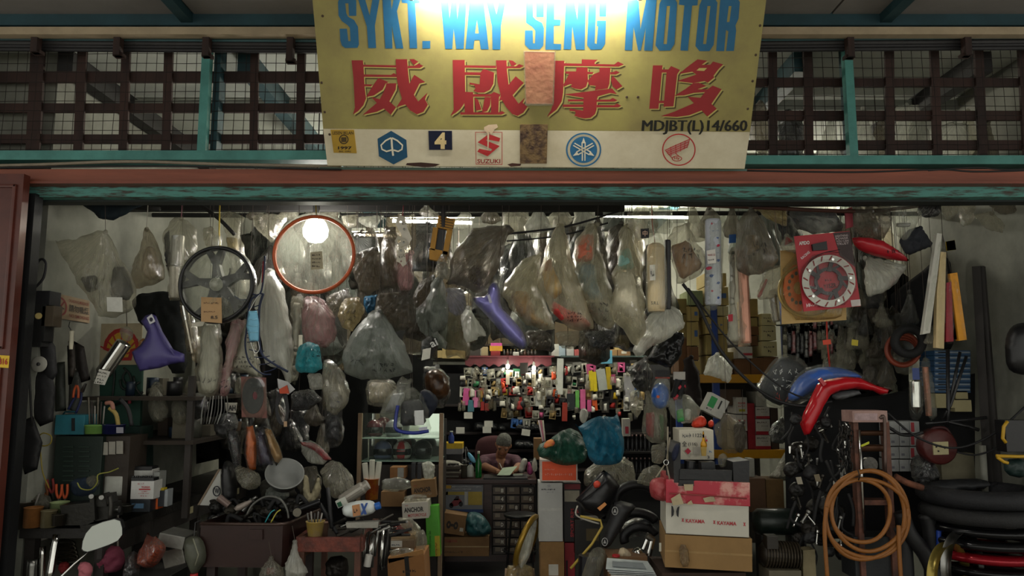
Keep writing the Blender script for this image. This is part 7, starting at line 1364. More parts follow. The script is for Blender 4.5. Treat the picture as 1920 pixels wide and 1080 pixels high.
for x, y in ((1153,958),(1134,1016)): slab('emblem',[ellipse(x, y, 6,8,18), ellipse(x, y, 4.5,6.5,18)],5.27,.003, '8a8a88', fr); slab('emblem',[(x-3, y+3),(x, y-5),(x+3, y+3)],5.27,.003, '8a8a88', fr)
for k, (cx, cy, rx, ry) in enumerate(((1195,935,40,26),(1190,985,42,24),(1200,1010,30,22))):
    V, F = tube_vf([W(cx+rx*math.cos(R(a)), cy+ry*math.sin(R(a)),5.7) for a in range(160,345,12)],.035,10); tag(ob('scooter_mudguard', V, F, M('141416',.45), None, True),['black arched mudguard heaped beside the red box, top', 'black arched mudguard heaped beside the red box, middle', 'black arched mudguard heaped beside the red box, lowest'][k], 'mudguard')
pillow('clear_black_bag',[(1160,985),(1195,968),(1222,962),(1222,1000),(1190,1008),(1162,1012)],5.75,.07, FILM('3a3c40',.8,.5,.2), None, 'smoky clear bag with black plastics beside the cartons', 'bag', wr=.5)
rod('yellow_strap',[(1088,968,5.4),(1126,976,5.38),(1129,988,5.36),(1110,1020,5.34),(1070,1066,5.3)],.009, M('a8903c',.6), None, 'yellow strap hanging from the black case', 'strap'); rod('white_strap',[(1083,948,5.42),(1080,965,5.42),(1100,975,5.42),(1124,982,5.4)],.006, 'a8a498', None, 'thin cream cord under the black case', 'cord', sub=4)
pillow('plastic_bag',[(1108,1030),(1125,1024),(1138,1035),(1132,1060),(1120,1088),(1088,1090),(1098,1055)],5.2,.07, 'clear2', None, 'clear bag hanging below the slanting fairing', 'bag', wr=.5)
crate('black drum shaped carton under the case',1078,975,1125,1040,5.9,.2, M('1c1a16',.5), plain=True, labels=[(.45,.25,.95,.6, '4a3f24')])
tag(cyl('paint_tin',(1105,1085,5.3),(1105,1040,5.3),.075, M('15151a',.4)), 'black tin under the slanting fairing', 'tin')
pst = root('paper_stack', 'stack of printed forms in the lower middle', 'papers', W(1185,1078,5.1))
for k in range(4): V = [W(1138+k*3,1046+k*4,5.0), W(1214+k*3,1052+k*4,5.0), W(1226+k*2,1072+k*3,4.8), W(1136+k*3,1066+k*4,4.8)]; V += [v+Vector((0,0,-.004)) for v in V]; ob('sheet', V, [(0,1,2,3),(7,6,5,4),(0,4,5,1),(1,5,6,2),(2,6,7,3),(3,7,4,0)], M(['a8b0b0', 'b0b4b4', '9aa0a0', 'b4b4b0'][k],.8), pst)
V = [W(1148,1052,4.96), W(1205,1056,4.96), W(1212,1068,4.83), W(1148,1063,4.83)]; ob('print',[v+Vector((0,-.004,.004)) for v in V],[(0,1,2,3)], M('7a8286',.8), pst)
crate('brown carton carrying the paper stack',1140,1044,1215,1110,5.15,.25, M('6a4e34',.85), plain=True)
cp = root('chrome_caliper', 'shiny chrome lever assembly above the paper stack', 'motor part', W(1205,1046,5.3)); pillow('body',[(1184,1032),(1194,1024),(1205,1028),(1210,1042),(1192,1046),(1184,1042)],5.3,.05, 'chrome', cp, wr=.3)
cyl('lever',(1206,1030,5.3),(1218,1000,5.3),.018, 'chrome', cp); cyl('rod',(1216,1042,5.28),(1224,1008,5.28),.02, 'chrome', cp); cyl('cap',(1212,1004,5.28),(1224,1012,5.28),.022, 'steel', cp)
pillow('cream_cloth',[(1158,1040),(1164,1024),(1180,1032),(1186,1046),(1160,1046)],5.2,.04, M('a89a80',.8), None, 'cream cloth piece beside the chrome lever', 'cloth'); cyl('red_lid_pot',(1155,1044,5.15),(1155,1040,5.15),.025, M('a82028',.4), None, 'small red cap beside the cream cloth', 'cap')
crate('low carton under the golden film packs',946,1084,1004,1125,5.78,.3, M('5a4630',.85), plain=True)
# ---- carton stack
def stackbox(label, x0, y0, x1, y1, Y, d, m_, **kw): return crate(label, x0, y0, x1, y1, Y, d, m_, yaw=-7, **kw)
o = stackbox('big plain brown carton at the bottom of the printed stack',1248,1006,1408,1068,4.85,.5, M('86683f',.8,0,.2,4), rot=1.5, tape='927548', plain=True); pillow('torn_tape',[(1272,1020),(1290,1022),(1294,1062),(1276,1064)],4.84,.006, FILM('b09a70',.5,.5,.15), o, wr=.8); slab('side_label', rect(1236,1018,1240,1034),4.9,.004, 'a8a494', o)
crate('dark brown carton under the big plain one, with handwriting',1242,1074,1400,1150,4.95,.45, M('3a2a20',.85), plain=True, texts=[('~~~~~',.1,.03,.35,.1, '17120f',.02)])
red = M('a02636',.35,0,.25,4,.1, h2='bd8a80', thr=(.52,.6)); kay = M('b3b0a4',.6,0,.12,4)
o = stackbox('white carton printed with red kayama lettering in the stack',1250,945,1402,1004,4.85,.5, kay, rot=1.5, plain=True, texts=[('KAYAMA',.24,.50,.47,.62, 'a8343c',.03),('KAYAMA',.62,.52,.85,.64, 'a8343c',.03),('x',.19,.49,.22,.60, 'a8343c',.05),('x',.57,.51,.60,.62, 'a8343c',.05),('x',.93,.53,.96,.64, 'a8343c',.05)])
for pts in ([(1259,948),(1262,950),(1264,958),(1263,966),(1259,970)],[(1274,949),(1270,952),(1268,959),(1269,967),(1272,970)]): slab('crescent_mark', pts, 4.848,.003, '15151a', o)
o = stackbox('carton patched with red glossy tape above the white carton',1250,902,1404,946,4.84,.5, red, rot=1.5, plain=True)
for q in ([(1258,935),(1275,925),(1282,945),(1262,948)],[(1282,908),(1300,908),(1299,920),(1284,920)],[(1318,934),(1338,930),(1342,940),(1322,942)],[(1368,912),(1385,911),(1388,930),(1370,932)],[(1290,942),(1296,938),(1300,946),(1288,946)]): slab('torn_patch', q, 4.825,.003, M('a89a7c',.8), o)
rod('tape_edge',[(1255,925,4.84),(1310,928,4.82),(1400,935,4.80)],.004, M('8a3a38',.7), o)
pillow('red_wrap',[(1219,900),(1235,894),(1258,896),(1268,905),(1262,935),(1250,942),(1222,935),(1217,918)],5.0,.09, M('8a2028',.5,0,.3,20,.2, h2='a85a5a'), None, 'red printed wrap bulging from the left of the taped carton', 'wrap', wr=.2)
tbk = root('black_tray', 'black plastic parts tray on top of the taped carton', 'tray', W(1335,912,4.95))
for q, Y, d in (([(1275,880),(1373,882),(1372,901),(1274,900)],4.85,.02),([(1374,866),(1405,863),(1405,911),(1376,911)],4.84,.22),([(1262,850),(1268,832),(1276,830),(1276,905),(1264,905)],4.86,.25),([(1274,899),(1374,901),(1374,912),(1272,911)],4.85,.35),([(1275,870),(1373,872),(1373,885),(1275,884)],5.18,.02),([(1315,867),(1340,866),(1342,885),(1316,885)],4.95,.08)): V, F = slab_vf(q, lambda x, y, Y=Y: W(x, y, Y),(0, d, 0)); ob('panel', V, F, M('17181a',.45), tbk)
tag(cyl('black_cup',(1293,880,4.95),(1294,864,4.95),.035, 'blackplastic'), 'black round cup lying in the black tray', 'cup'); pillow('film_wad',[(1345,855),(1358,848),(1366,860),(1362,876),(1348,876)],5.0,.04, 'clear2', None, 'wad of film in the black tray', 'film'); pillow('navy_strap',[(1258,852),(1266,832),(1276,830),(1272,855),(1262,868)],4.83,.03, M('161c34',.8), None, 'navy strap over the left of the black tray', 'strap', wr=.3)
wx = crate('white carton with hazard diamond and handwriting above the tray',1274,806,1338,862,5.15,.3, M('b8b3a2',.6,0,.15), plain=True, yaw=-4, texts=[('1122',.40,.12,.66,.24, '4a4a4a'),('~~~~~',.1,.1,.35,.28, '5a5a5a'),('全',.08,.38,.22,.56, '2a2a2a'),('(116)',.26,.42,.52,.56, '2a2a2a'),('3',.8,.86,.86,.96, '2a2a3a'),('~~',.86,.68,.95,.76, '3a6a9a'),('~',.76,.15,.84,.42, 'a82038',.03)])
slab('hazard_mark',[(1284,846),(1290,840),(1296,846),(1290,852)],5.14,.003, 'a82038', wx); slab('diagram', rect(1300,838,1312,852),5.142,.002, 'a09c90', wx)
yt = pillow('yellow_tag',[(1313,832),(1317,824),(1317,809),(1320,808),(1321,824),(1326,832),(1325,840),(1314,840)],5.08,.012, M('c8901c',.4), None, 'yellow plastic key tag hanging before the white carton', 'tag', wr=.1); slab('tan_end',[(1314,838),(1325,838),(1324,855),(1316,855)],5.07,.012, M('a88a3a',.5), yt)
kb = root('key_bunch', 'bunch of keys and cords hanging left of the tray', 'keys', W(1250,900,4.9)); V, F = tube_vf([W(1249+4.5*math.cos(2*math.pi*k/16),867+5*math.sin(2*math.pi*k/16),4.88) for k in range(16)],.004,6, closed=True); ob('ring', V, F, 'chrome', kb, True)
for a_, b_ in (((1252,800),(1252,862)),((1246,872),(1230,895)),((1250,872),(1256,900)),((1256,820),(1250,862))): rod('cord',[(*a_, 4.9),(*b_, 4.88)],.005, '8a8270', kb)
# ---- racking with cartons
RY = 7.2
rk = root('steel_rack', 'blue and yellow pallet racking with cartons on the right', 'rack', W(1390,900, RY+.4))
for x in (1283,1336,1467): a = W(x, 500, RY); V, F = box_vf((a.x, RY+(.02 if x != 1283 else .4),1.25),(.06,.05,2.5)); ob('upright', V, F, M('1f3f86',.5,0,.3), rk)
xa, xb = W(1290,700, RY).x, W(1472,700, RY).x
for y0, y1 in ((702,718),(843,859)): za, zb = W(0, y0, RY).z, W(0, y1, RY).z; V, F = bbox_vf(((xa+xb)/2, RY, (za+zb)/2),(xb-xa, .05, za-zb), None, .006); ob('beam', V, F, M('c08a14',.45,0,.2), rk); V, F = box_vf(((xa+xb)/2, RY+.42, za-.01),(xb-xa, .8,.02)); ob('deck', V, F, M('3a342c',.8), rk)
V, F = box_vf(((xa+xb)/2, RY+.85,1.2),(xb-xa, .02,2.3)); ob('back_panel', V, F, M('2a2620',.9), rk)  # dark panel added so the gaps behind the rack read as shade
TAN, TAN2, BRW, CRM = M('a8935a',.8,0,.2,5), M('94824e',.8,0,.2,5), M('6b4a2e',.85,0,.25,5), M('b0a67e',.8,0,.15,5)
for i, (x0, y0, x1, y1, m_, yy, w) in enumerate([(1268,560,1292,588,TAN2,.1,'leftmost tan column, top'),(1270,590,1294,632,TAN2,.1,'leftmost tan column, middle'),(1272,634,1296,700,BRW,.1,'leftmost tan column, bottom'),(1289,545,1318,572,M('8f9a70',.8),.05,'second column, greenish top'),(1289,575,1310,602,TAN,.05,'second column, second from top'),(1289,604,1310,648,TAN,.05,'second column, third from top'),(1290,650,1310,675,BRW,.05,'second column, brown'),(1292,677,1312,702,TAN,.05,'second column, bottom'),(1322,512,1362,536,TAN,.05,'third column, top'),(1322,538,1366,572,TAN,.02,'third column, second from top'),(1322,574,1366,592,CRM,.02,'third column, thin cream'),(1322,594,1364,626,TAN,0,'third column with blue label'),(1324,628,1364,665,TAN2,.02,'third column, lower'),(1326,667,1365,702,TAN2,.02,'third column, bottom'),(1402,560,1421,594,M('8a7440',.8),.1,'fourth column, top'),(1402,596,1420,612,TAN2,.1,'fourth column, thin'),(1402,612,1424,628,BRW,.1,'fourth column, dark brown'),(1404,630,1421,648,BRW,.1,'fourth column, lowest brown'),(1428,588,1455,610,CRM,.02,'fifth column, top cream with writing'),(1428,611,1455,638,CRM,.02,'fifth column, middle cream with writing'),(1428,640,1457,668,CRM,.0,'fifth column, bottom cream with writing'),(1384,650,1411,672,M('b4b2aa',.7),.0,'white one with red slash'),(1377,673,1407,702,BRW,.02,'brown bottom row, left'),(1408,671,1432,702,BRW,.02,'brown bottom row, middle'),(1432,669,1460,702,BRW,.02,'brown bottom row, right'),(1350,660,1376,700,TAN2,.1,'tan one behind the film bag')]):
    lab = 'rack carton: '+w
    crate(lab, x0, y0, x1, y1, RY+yy, .35, m_, plain=True, group='cartons on the upper rack', texts=[('~~~~~',.15,.3,.85,.45, '2a2620'),('~~',.4,.55,.65,.75, '2a2620')] if 'writing' in w else [('~~~~~',.2,.4,.8,.55, '3a5a8a')] if 'blue label' in w else (), labels=[(.62,.35,.9,.62, '3f5f94')] if 'third from top' in w or 'second from top' in w else [(.3,.55,.98,.75, 'b0303a')] if 'slash' in w else ())
for i, (x0, y0, x1, y1, m_, w) in enumerate([(1380,745,1401,776,'b8b4aa','white spark box with red print, upper'),(1380,778,1401,808,'b8b4aa','white spark box with red print, middle'),(1380,810,1401,842,'aaa69c','white spark box with red print, lower'),(1402,756,1416,842,'8f1a24','plain deep red tall box'),(1417,735,1437,762,'9a988c','white topped box, topmost right'),(1417,763,1443,785,'b4b0a6','white label red box, upper right'),(1417,786,1444,815,'b4b0a6','white label red box, middle right'),(1417,816,1445,842,'b4b0a6','white label red box, lower right'),(1361,730,1390,760,'5a4430','dark brown box at the back'),(1446,765,1460,842,'3a2c24','dark box in the right corner')]):
    crate('lower rack '+w, x0, y0, x1, y1, RY+.03+(.1 if 'back' in w else 0),.3, M(m_, .6), name='oil_box', group='boxes on the lower rack', plain=True, texts=[('POWER',.2,.3,.85,.42, 'b02a30',.03),('~~~~~',.2,.48,.85,.60, 'b02a30',.03)] if 'spark' in w else [('~~~~~~~',.1,.15,.8,.27, '4a3a3a'),('~~~~~',.4,.4,.85,.48, '4a3a3a')] if 'label' in w else (), labels=[(0,.78,1,1, '9a1c28')] if 'label' in w else [(.25,.72,.8,.86, 'a8a024')] if 'spark' in w else ())
# hanging items before the rack
H = [('white film bag with pale goods hanging on the yellow beam',[(1330,668),(1345,663),(1370,680),(1375,690),(1368,720),(1345,708),(1318,702),(1322,690)],6.2,.06, 'white'),
 ('long clear bag with red and green goods left of the white carton',[(1214,735),(1230,742),(1252,770),(1250,830),(1218,830),(1202,808),(1206,770)],5.5,.06, 'clear2'),
 ('clear bag with green and white parts beside the blue ball',[(1262,735),(1295,742),(1315,770),(1308,790),(1280,795),(1258,780),(1252,760)],5.4,.06, 'clear'),
 ('tall olive clear bags right of the white carton',[(1338,800),(1360,775),(1388,790),(1392,830),(1385,850),(1362,850),(1345,835)],5.6,.06, 'amber'),
 ('dark bag with red lining hanging before the yellow beam',[(1375,795),(1392,790),(1402,820),(1392,850),(1378,845)],5.5,.05, 'brown'),
 ('black glossy bag hanging on the right of the rack',[(1440,810),(1450,792),(1465,785),(1482,795),(1490,812),(1470,832),(1448,830)],5.8,.06, 'dark'),
 ('clear bag of grey screws at the lower left of the carton',[(1220,835),(1245,832),(1252,850),(1240,870),(1222,868)],5.4,.05, 'clear2'),
 ('grey sack hanging below the blue mudguard',[(1455,880),(1475,840),(1492,832),(1490,870),(1480,900),(1462,903),(1440,892)],5.6,.08, FILM('8f8c7c',.85,.25,.4)),
 ('large dark bag behind the blue ball pack',[(1175,690),(1210,670),(1225,700),(1220,740),(1190,730)],6.3,.07, 'dark'),
 ('dark brown coat hanging left of the rack',[(1280,675),(1296,668),(1312,700),(1318,780),(1300,790),(1284,750)],6.6,.06, M('1c1412',.9)),
 ('clear bag of small parts at the foot of the parts wall',[(1180,735),(1200,728),(1208,760),(1195,785),(1182,770)],6.5,.05, 'clear2')]
for lb, pts, Y, th, k in H:
    top = min(pts, key=lambda q: q[1]); inn = {'red and green': [('8a1c2c',[(1210,775),(1228,772),(1226,825),(1212,815)],.04),('1f6a3a',[(1236,775),(1246,780),(1246,825),(1238,825)],.04)], 'green and white': [('3a9a50',[(1268,770),(1280,765),(1284,790),(1270,792)],.04),('b8b8b4',[(1284,765),(1296,768),(1294,788),(1284,788)],.04)]}
    bag(lb, pts, Y, th, k, next((v for kk, v in inn.items() if kk in lb),()),[(top[0], top[1]-60), top])
bbk = root('blue_ball_pack', 'round blue patterned pack with black header card', 'package', W(1238,768,5.35)); pillow('ball', ellipse(1238,742,17,25,18),5.35,.07, M('1f56a8',.3,0,.5,25,.05, h2='7fa0c8', thr=(.62,.68)), bbk, wr=.1); slab('header', rect(1229,694,1256,707),5.35,.008, '151416', bbk); slab('header_stripe', rect(1229,707,1256,710),5.35,.008, '8a2a20', bbk); pillow('film',[(1229,705),(1256,705),(1258,760),(1238,772),(1218,760)],5.35,.075, 'clear', bbk, wr=.3); slab('star', ellipse(1234,744,3,3,8),5.27,.004, 'b0502c', bbk)
gp_ = root('grip_pack', 'black and red handlebar grips pack right of the blue ball', 'package', W(1275,748,5.4)); cyl('grip',(1262,745,5.4),(1272,712,5.4),.022, 'rubber', gp_); cyl('grip',(1272,748,5.4),(1282,715,5.4),.022, 'rubber', gp_); cyl('red_ring',(1271,728,5.4),(1284,722,5.4),.02, M('b0283a',.4), gp_); cyl('red_ring',(1262,746,5.4),(1274,742,5.4),.02, M('b0283a',.4), gp_); slab('header', rect(1262,697,1285,712),5.4,.004, 'a8a49c', gp_)
crate('white carton with a green panel tilted before the rack',1324,742,1362,780,5.6,.12, M('b4b4ac',.6), rot=28, plain=True, labels=[(.08,.15,.42,.7, '2a8a4a'),(.6,.15,.68,.6, '1a1a1c')], texts=[('~~~~',.1,.75,.4,.86, '2a2a2a')])
for k, (q, lb) in enumerate((([(1295,795),(1305,782),(1318,778),(1326,790),(1322,801),(1300,803)], 'crumpled orange red bag above the white carton'),([(1326,792),(1336,785),(1340,798),(1330,803)], 'small orange bag right of the crumpled one'))): pillow('orange_bag', q, 5.4,.04, M('cf3a20',.45), None, lb, 'bag', wr=.5)
# graphic bag, mudguards
gb = pillow('graphic_bag',[(1420,730),(1440,695),(1466,666),(1492,676),(1512,690),(1500,722),(1470,764),(1440,752)],5.15,.03, M('1d2226',.5), None, 'black bag with white scribble graphic in clear film', 'bag', wr=.15)
scribble(gb, 1446,690,1496,735,3, mat='b8bab8', seed=3); scribble(gb, 1450,735,1475,756,1, mat='a8342c', seed=4); pillow('film',[(1414,735),(1436,690),(1464,661),(1500,668),(1518,690),(1505,728),(1472,770),(1436,758)],5.15,.036, 'thin', gb, wr=.3)
bm_ = pillow('blue_mudguard',[(1474,748),(1490,712),(1522,690),(1565,687),(1600,696),(1622,710),(1590,713),(1545,722),(1510,742),(1490,754)],5.05,.07, M('2f55a0',.35,0,.15,6,.05), None, 'blue mudguard wrapped in cloudy film', 'mudguard', wr=.15); pillow('film',[(1470,756),(1486,708),(1520,684),(1568,682),(1608,694),(1628,712),(1594,718),(1550,728),(1514,752),(1490,762)],5.05,.075, 'thin', bm_, wr=.5)
rm = pillow('red_mudguard',[(1500,795),(1506,775),(1520,745),(1532,720),(1548,712),(1584,706),(1612,708),(1642,722),(1674,732),(1664,739),(1650,740),(1637,733),(1603,729),(1575,733),(1556,742),(1545,762),(1530,795),(1518,815),(1508,816)],4.85,.05, M('a8141e',.2,0,.12,6,.03), None, 'glossy red front mudguard above the press', 'mudguard', wr=.03, soft=False, power=.45)
slab('lug',[(1535,712),(1540,708),(1550,720),(1544,724)],4.78,.02, M('a8141e',.2), rm); pillow('grey_liner',[(1556,742),(1576,734),(1604,731),(1630,735),(1610,740),(1570,752)],4.88,.05, '55585a', rm)
# ---- press / jack frame
pr = root('hydraulic_press', 'rusty upright press frame with pale top plate on the right', 'press', W(1632,1080,4.75)); PM = M('6a4436',.6,.3,.5,10,.3, h2='231a17')
a, b = W(1598,770,4.7), W(1665,792,4.7); V, F = bbox_vf(((a.x+b.x)/2,4.78,(a.z+b.z)/2),(b.x-a.x, .16, a.z-b.z)); ob('top_beam', V, F, M('9a7c74',.6,0,.4,10), pr); slab('plate_print', rect(1602,775,1645,788),4.698,.003, M('a88f90',.6,0,.5,30), pr)
for x in (1603,1661): c = W(x, 790,4.74); V, F = box_vf((c.x, 4.76, c.z/2),(.03,.06, c.z)); ob('upright', V, F, PM, pr)
for y, r_ in ((812,.016),(840,.022)): V, F = tube_vf([W(1610, y, 4.76), W(1660, y, 4.76)], r_, 10); ob('cross_bar', V, F, M('4a3020',.4,.6), pr)
rod('lever_bar',[(1650,785,4.7),(1656,780,4.7),(1659,800,4.7),(1660,890,4.7)],.010, M('5a4a44',.4,.6), pr, sub=3); rod('chrome_rod',[(1611,806,4.72),(1616,900,4.72),(1621,1000,4.72)],.008, 'chrome', pr); slab('yellow_grip',[(1614,835),(1630,828),(1630,832),(1616,838)],4.70,.01, 'b0b41c', pr)
cyl('ram',(1628,858,4.8),(1628,884,4.8),.03, 'steel', pr); V, F = lathe_vf([(.02,0),(.045,0),(.045,.03),(.02,.03)],16, Matrix.Rotation(R(90),3, 'X'), W(1628,870,4.74)); ob('collar', V, F, M('4a4844',.3,.7), pr); V, F = box_vf(W(1632,940,4.8),(.18,.1,.03)); ob('lower_beam', V, F, PM, pr)
V, F = bbox_vf(W(1635,1040,4.85),(.3,.2,.25)); ob('jack_body', V, F, M('26282a',.5,.3), pr)
chn = root('steel_chain', 'dark steel chain hanging on the left of the press', 'chain', W(1585,880,4.7))
for s in range(3):
    for k in range(9): c = W(1574+s*10+3*math.sin(k),795+k*10+s*4,4.7+.02*s); V, F = tube_vf([c+Vector(((.010 if k % 2 else .002)*math.cos(2*math.pi*i/10),(.002 if k % 2 else .010)*math.cos(2*math.pi*i/10),.022*math.sin(2*math.pi*i/10))) for i in range(10)],.004,5, closed=True); ob('link', V, F, M('2c2a28',.4,.7), chn, True)
# orange-brown air hose coil
hs = root('air_hose', 'coiled orange brown rubber air hose hanging on the press', 'hose', W(1625,1050,4.6)); HM = M('855320',.55,0,.25,10,.1)
for cx, cy, rx, ry in ((1622,966,74,84),(1630,958,72,74),(1614,958,55,60),(1626,972,78,74)): V, F = tube_vf([W(cx+rx*math.cos(2*math.pi*k/44), cy+ry*math.sin(2*math.pi*k/44)+2*math.sin(k*.43+cx),4.62+.012*math.sin(k*.6)) for k in range(44)],.0125,8, closed=True); ob('coil', V, F, HM, hs, True)
rod('tail',[(1550,950,4.6),(1546,1000,4.6),(1552,1090,4.6)],.0125, HM, hs, sub=4); rod('tail',[(1685,985,4.6),(1686,1030,4.6),(1690,1095,4.6)],.0125, HM, hs, sub=4); rod('tie',[(1608,880,4.59),(1612,892,4.58),(1610,900,4.6)],.004, '2a2018', hs)
# ---- cables across
for lb, pts, r_ in (('thick black cable sweeping down from the cream cylinder to the red mudguard',[(1280,532,5.0),(1310,575,5.0),(1350,655,5.0),(1400,712,5.0),(1450,748,5.0),(1510,762,4.95),(1560,752,4.9)],.011),('thinner black cable sweeping above the thick one',[(1290,540,5.05),(1360,630,5.05),(1420,690,5.05),(1480,735,5.0),(1545,757,4.95)],.006),('black cable hanging across the right side below the frame',[(1665,775,4.75),(1720,820,4.75),(1790,840,4.75),(1860,815,4.75),(1925,760,4.75)],.007),('lower black cable drooping to the reel',[(1665,800,4.8),(1690,815,4.8),(1715,815,4.8),(1730,810,4.8)],.010),('thin cable drooping at far right',[(1795,848,4.85),(1830,853,4.85),(1870,838,4.85),(1910,800,4.85)],.006),('short thin cable left of the rack',[(1290,680,6.9),(1300,695,6.9),(1312,702,6.9)],.006)): cable('black_cable', pts, r_, '121214', lb, 6)
# ---- right clutter: white boxes, reel, tubes
for k in range(3):
    for j in range(4): x0, y0 = 1668+k*19,790+j*24; crate('white spare part box behind the press, '+('top', 'second', 'third', 'lowest')[j]+' row, '+('left', 'middle', 'right')[k], x0, y0, x0+18, y0+22,5.25,.15, M('9a9c9a',.6), name='white_box', group='white boxes behind the press', plain=True, labels=[(.15,.55,.5,.75, '6a6a72')] if k < 2 else [(.1,.1,.45,.9, '9a3038')])
rl = root('cable_reel', 'dark red round cable reel with a cream socket plate', 'reel', W(1765,875,4.95)); V, F = lathe_vf([(1e-4,0),(.10,0),(.112,.01),(.112,.09),(.1,.1),(1e-4,.1)],28, Matrix.Rotation(R(-90),3, 'X'), W(1764,838,4.9)); ob('drum', V, F, M('4a1a18',.45,0,.3), rl, True); spl = slab('socket_plate',[(1749,829),(1778,828),(1779,852),(1751,853)],4.89,.012, M('a89f78',.5), rl)
for x, y in ((1756,838),(1764,836),(1772,840),(1760,846)): slab('socket_hole', ellipse(x, y, 1.6,1.6,8),4.886,.006, '1c1814', spl)
rod('reel_handle',[(1742,815,4.95),(1750,803,4.95),(1772,803,4.95),(1782,815,4.95)],.01, '3a1414', rl, sub=4)
crate('beige stained carton behind the red reel',1765,850,1828,905,5.1,.08, M('6f6a56',.85), plain=True); pillow('dark_film_bag',[(1705,860),(1725,850),(1755,870),(1765,895),(1745,912),(1710,905)],5.0,.07, FILM('2c2e30',.85,.5,.22), None, 'dark glossy bag under the red reel', 'bag', wr=.6)
rod('rusty_arm',[(1678,893,4.75),(1700,905,4.75),(1730,915,4.75)],.02, 'rust', None, 'rusty pink lever arm right of the hose coil', 'lever')
tb_ = root('rubber_rings', 'black and orange rubber rings hanging on the right', 'rubber rings', W(1693,690,5.2))
for k in range(3): V, F = tube_vf([W(1693+(31-k*2)*math.cos(2*math.pi*i/32),656+k*1.5+(30-k*3)*math.sin(2*math.pi*i/32),5.2+k*.02) for i in range(32)],.014,7, closed=True); ob('orange_ring', V, F, M('7a3420',.55), tb_, True)
V, F = tube_vf([W(1704+26*math.cos(2*math.pi*i/32),640+24*math.sin(2*math.pi*i/32),5.15) for i in range(32)],.030,9, closed=True); ob('black_ring', V, F, 'rubber', tb_, True)
tag(cyl('hanging_muffler',(1716,712,5.1),(1718,776,5.1),11*mpp(5.1), 'chrome', n=20, prof=[(0,0),(.8,0),(1,.06),(1,.8),(.5,.95),(.3,1),(0,1)]), 'chrome canister in clear film hanging at right', 'muffler'); pillow('plastic_bag',[(1708,682),(1722,680),(1730,720),(1730,780),(1717,792),(1704,780),(1704,720)],5.1,.06, 'thin', None, 'clear bag around the chrome canister', 'bag'); crate('small blue printed card above the chrome canister',1711,690,1724,712,5.04,.004, M('2c3f78',.5), 'card', 'card')
o = bag('long clear bag with a copper rod right of the chrome canister',[(1728,670),(1742,672),(1752,730),(1758,778),(1745,790),(1732,770)],5.15,.04, 'clear',(),[(1735,600),(1735,672)]); cyl('copper_rod',(1735,688,5.15),(1742,780,5.15),.02, M('a0705c',.4,.4), o)
for k in range(8):
    y = 657+k*10; crate('flat blue and white striped box, '+['topmost', 'second', 'third', 'fourth', 'fifth', 'sixth', 'seventh', 'lowest'][k]+' of the stack at right',1752, y, 1820, y+9.5,5.35,.2, M('2a4f74',.5), name='striped_box', group='striped boxes at right', plain=True, labels=[(.02,.25,.98,.55, '8f9aa4'),(.1,.3,.35,.5, '8a3a44')])
for k, (x0, y0, x1, y1) in enumerate(((1755,738,1790,765),(1792,732,1815,748),(1790,750,1822,772))): crate(['cream carton below the striped boxes, left', 'cream carton below the striped boxes, upper right', 'cream carton below the striped boxes, lower right'][k], x0, y0, x1, y1,5.35,.2, CRM, plain=True)
fm = root('bracket_stand', 'black steel bracket frame standing at right', 'frame', W(1785,905,4.95))
for pts, r_ in (([(1777,655),(1778,770),(1776,800)],.012),([(1800,660),(1788,720),(1775,775)],.010),([(1812,668),(1795,720),(1782,760),(1768,785)],.010),([(1735,795),(1780,790),(1850,783)],.010),([(1775,790),(1815,800),(1835,806)],.012)): rod('bar',[(a, b, 4.95) for a, b in pts], r_, 'blackplastic', fm)
for (x0, x1, lb) in ((1838,1872, 'tall dark steel post leaning along the right wall'),(1832,1850, 'brown timber post standing behind the steel post')): p0, p1 = W(x0,500,5.0), W(x1,920,5.0); tag(ob('post', *tube_vf([p0, Vector((p1.x, p1.y, 0))],.035,4), M('1c1815' if 'steel' in lb else '3a2a20',.7)), lb, 'post')
tag(ob('grey_pipe', *tube_vf([W(1842,835,4.95), W(1848,930,4.95)],.02,10), M('7a7a70',.6), None, True), 'pale mottled pipe beside the steel post', 'pipe'); pillow('rubber_sheet',[(1660,560),(1700,530),(1740,500),(1765,470),(1788,500),(1790,640),(1780,660),(1740,640),(1700,600)],5.7,.1, M('17171a',.9,0,.4,5,.4), None, 'large dark rubber sheet hanging behind the slim boxes', 'sheet', wr=.4)
pillow('spare_saddle',[(1886,630),(1896,612),(1912,605),(1945,604),(1948,705),(1905,702),(1888,690),(1884,660)],4.75,.07, 'blackplastic', None, 'black padded seat hanging on the right wall', 'seat', wr=.04)
wl = root('work_lamp', 'yellow framed black work lamp at the right edge', 'lamp', W(1900,872,4.6)); crate(None, 1886,788,1935,848,4.65,.1, 'blackplastic', 'lamp_head', parent=wl, plain=True)
for pts in ([(1889,790),(1882,800),(1880,822),(1886,830)],[(1868,855),(1905,856),(1940,856)],[(1870,857),(1882,866),(1890,868)]): rod('frame',[(a, b, 4.6) for a, b in pts],.010, M('b8901c',.45), wl)
pillow('green_pack',[(1882,862),(1920,858),(1935,880),(1920,898),(1884,890)],4.7,.05, M('1a2c2a',.5), None, 'dark green pack under the work lamp', 'package', wr=.4)
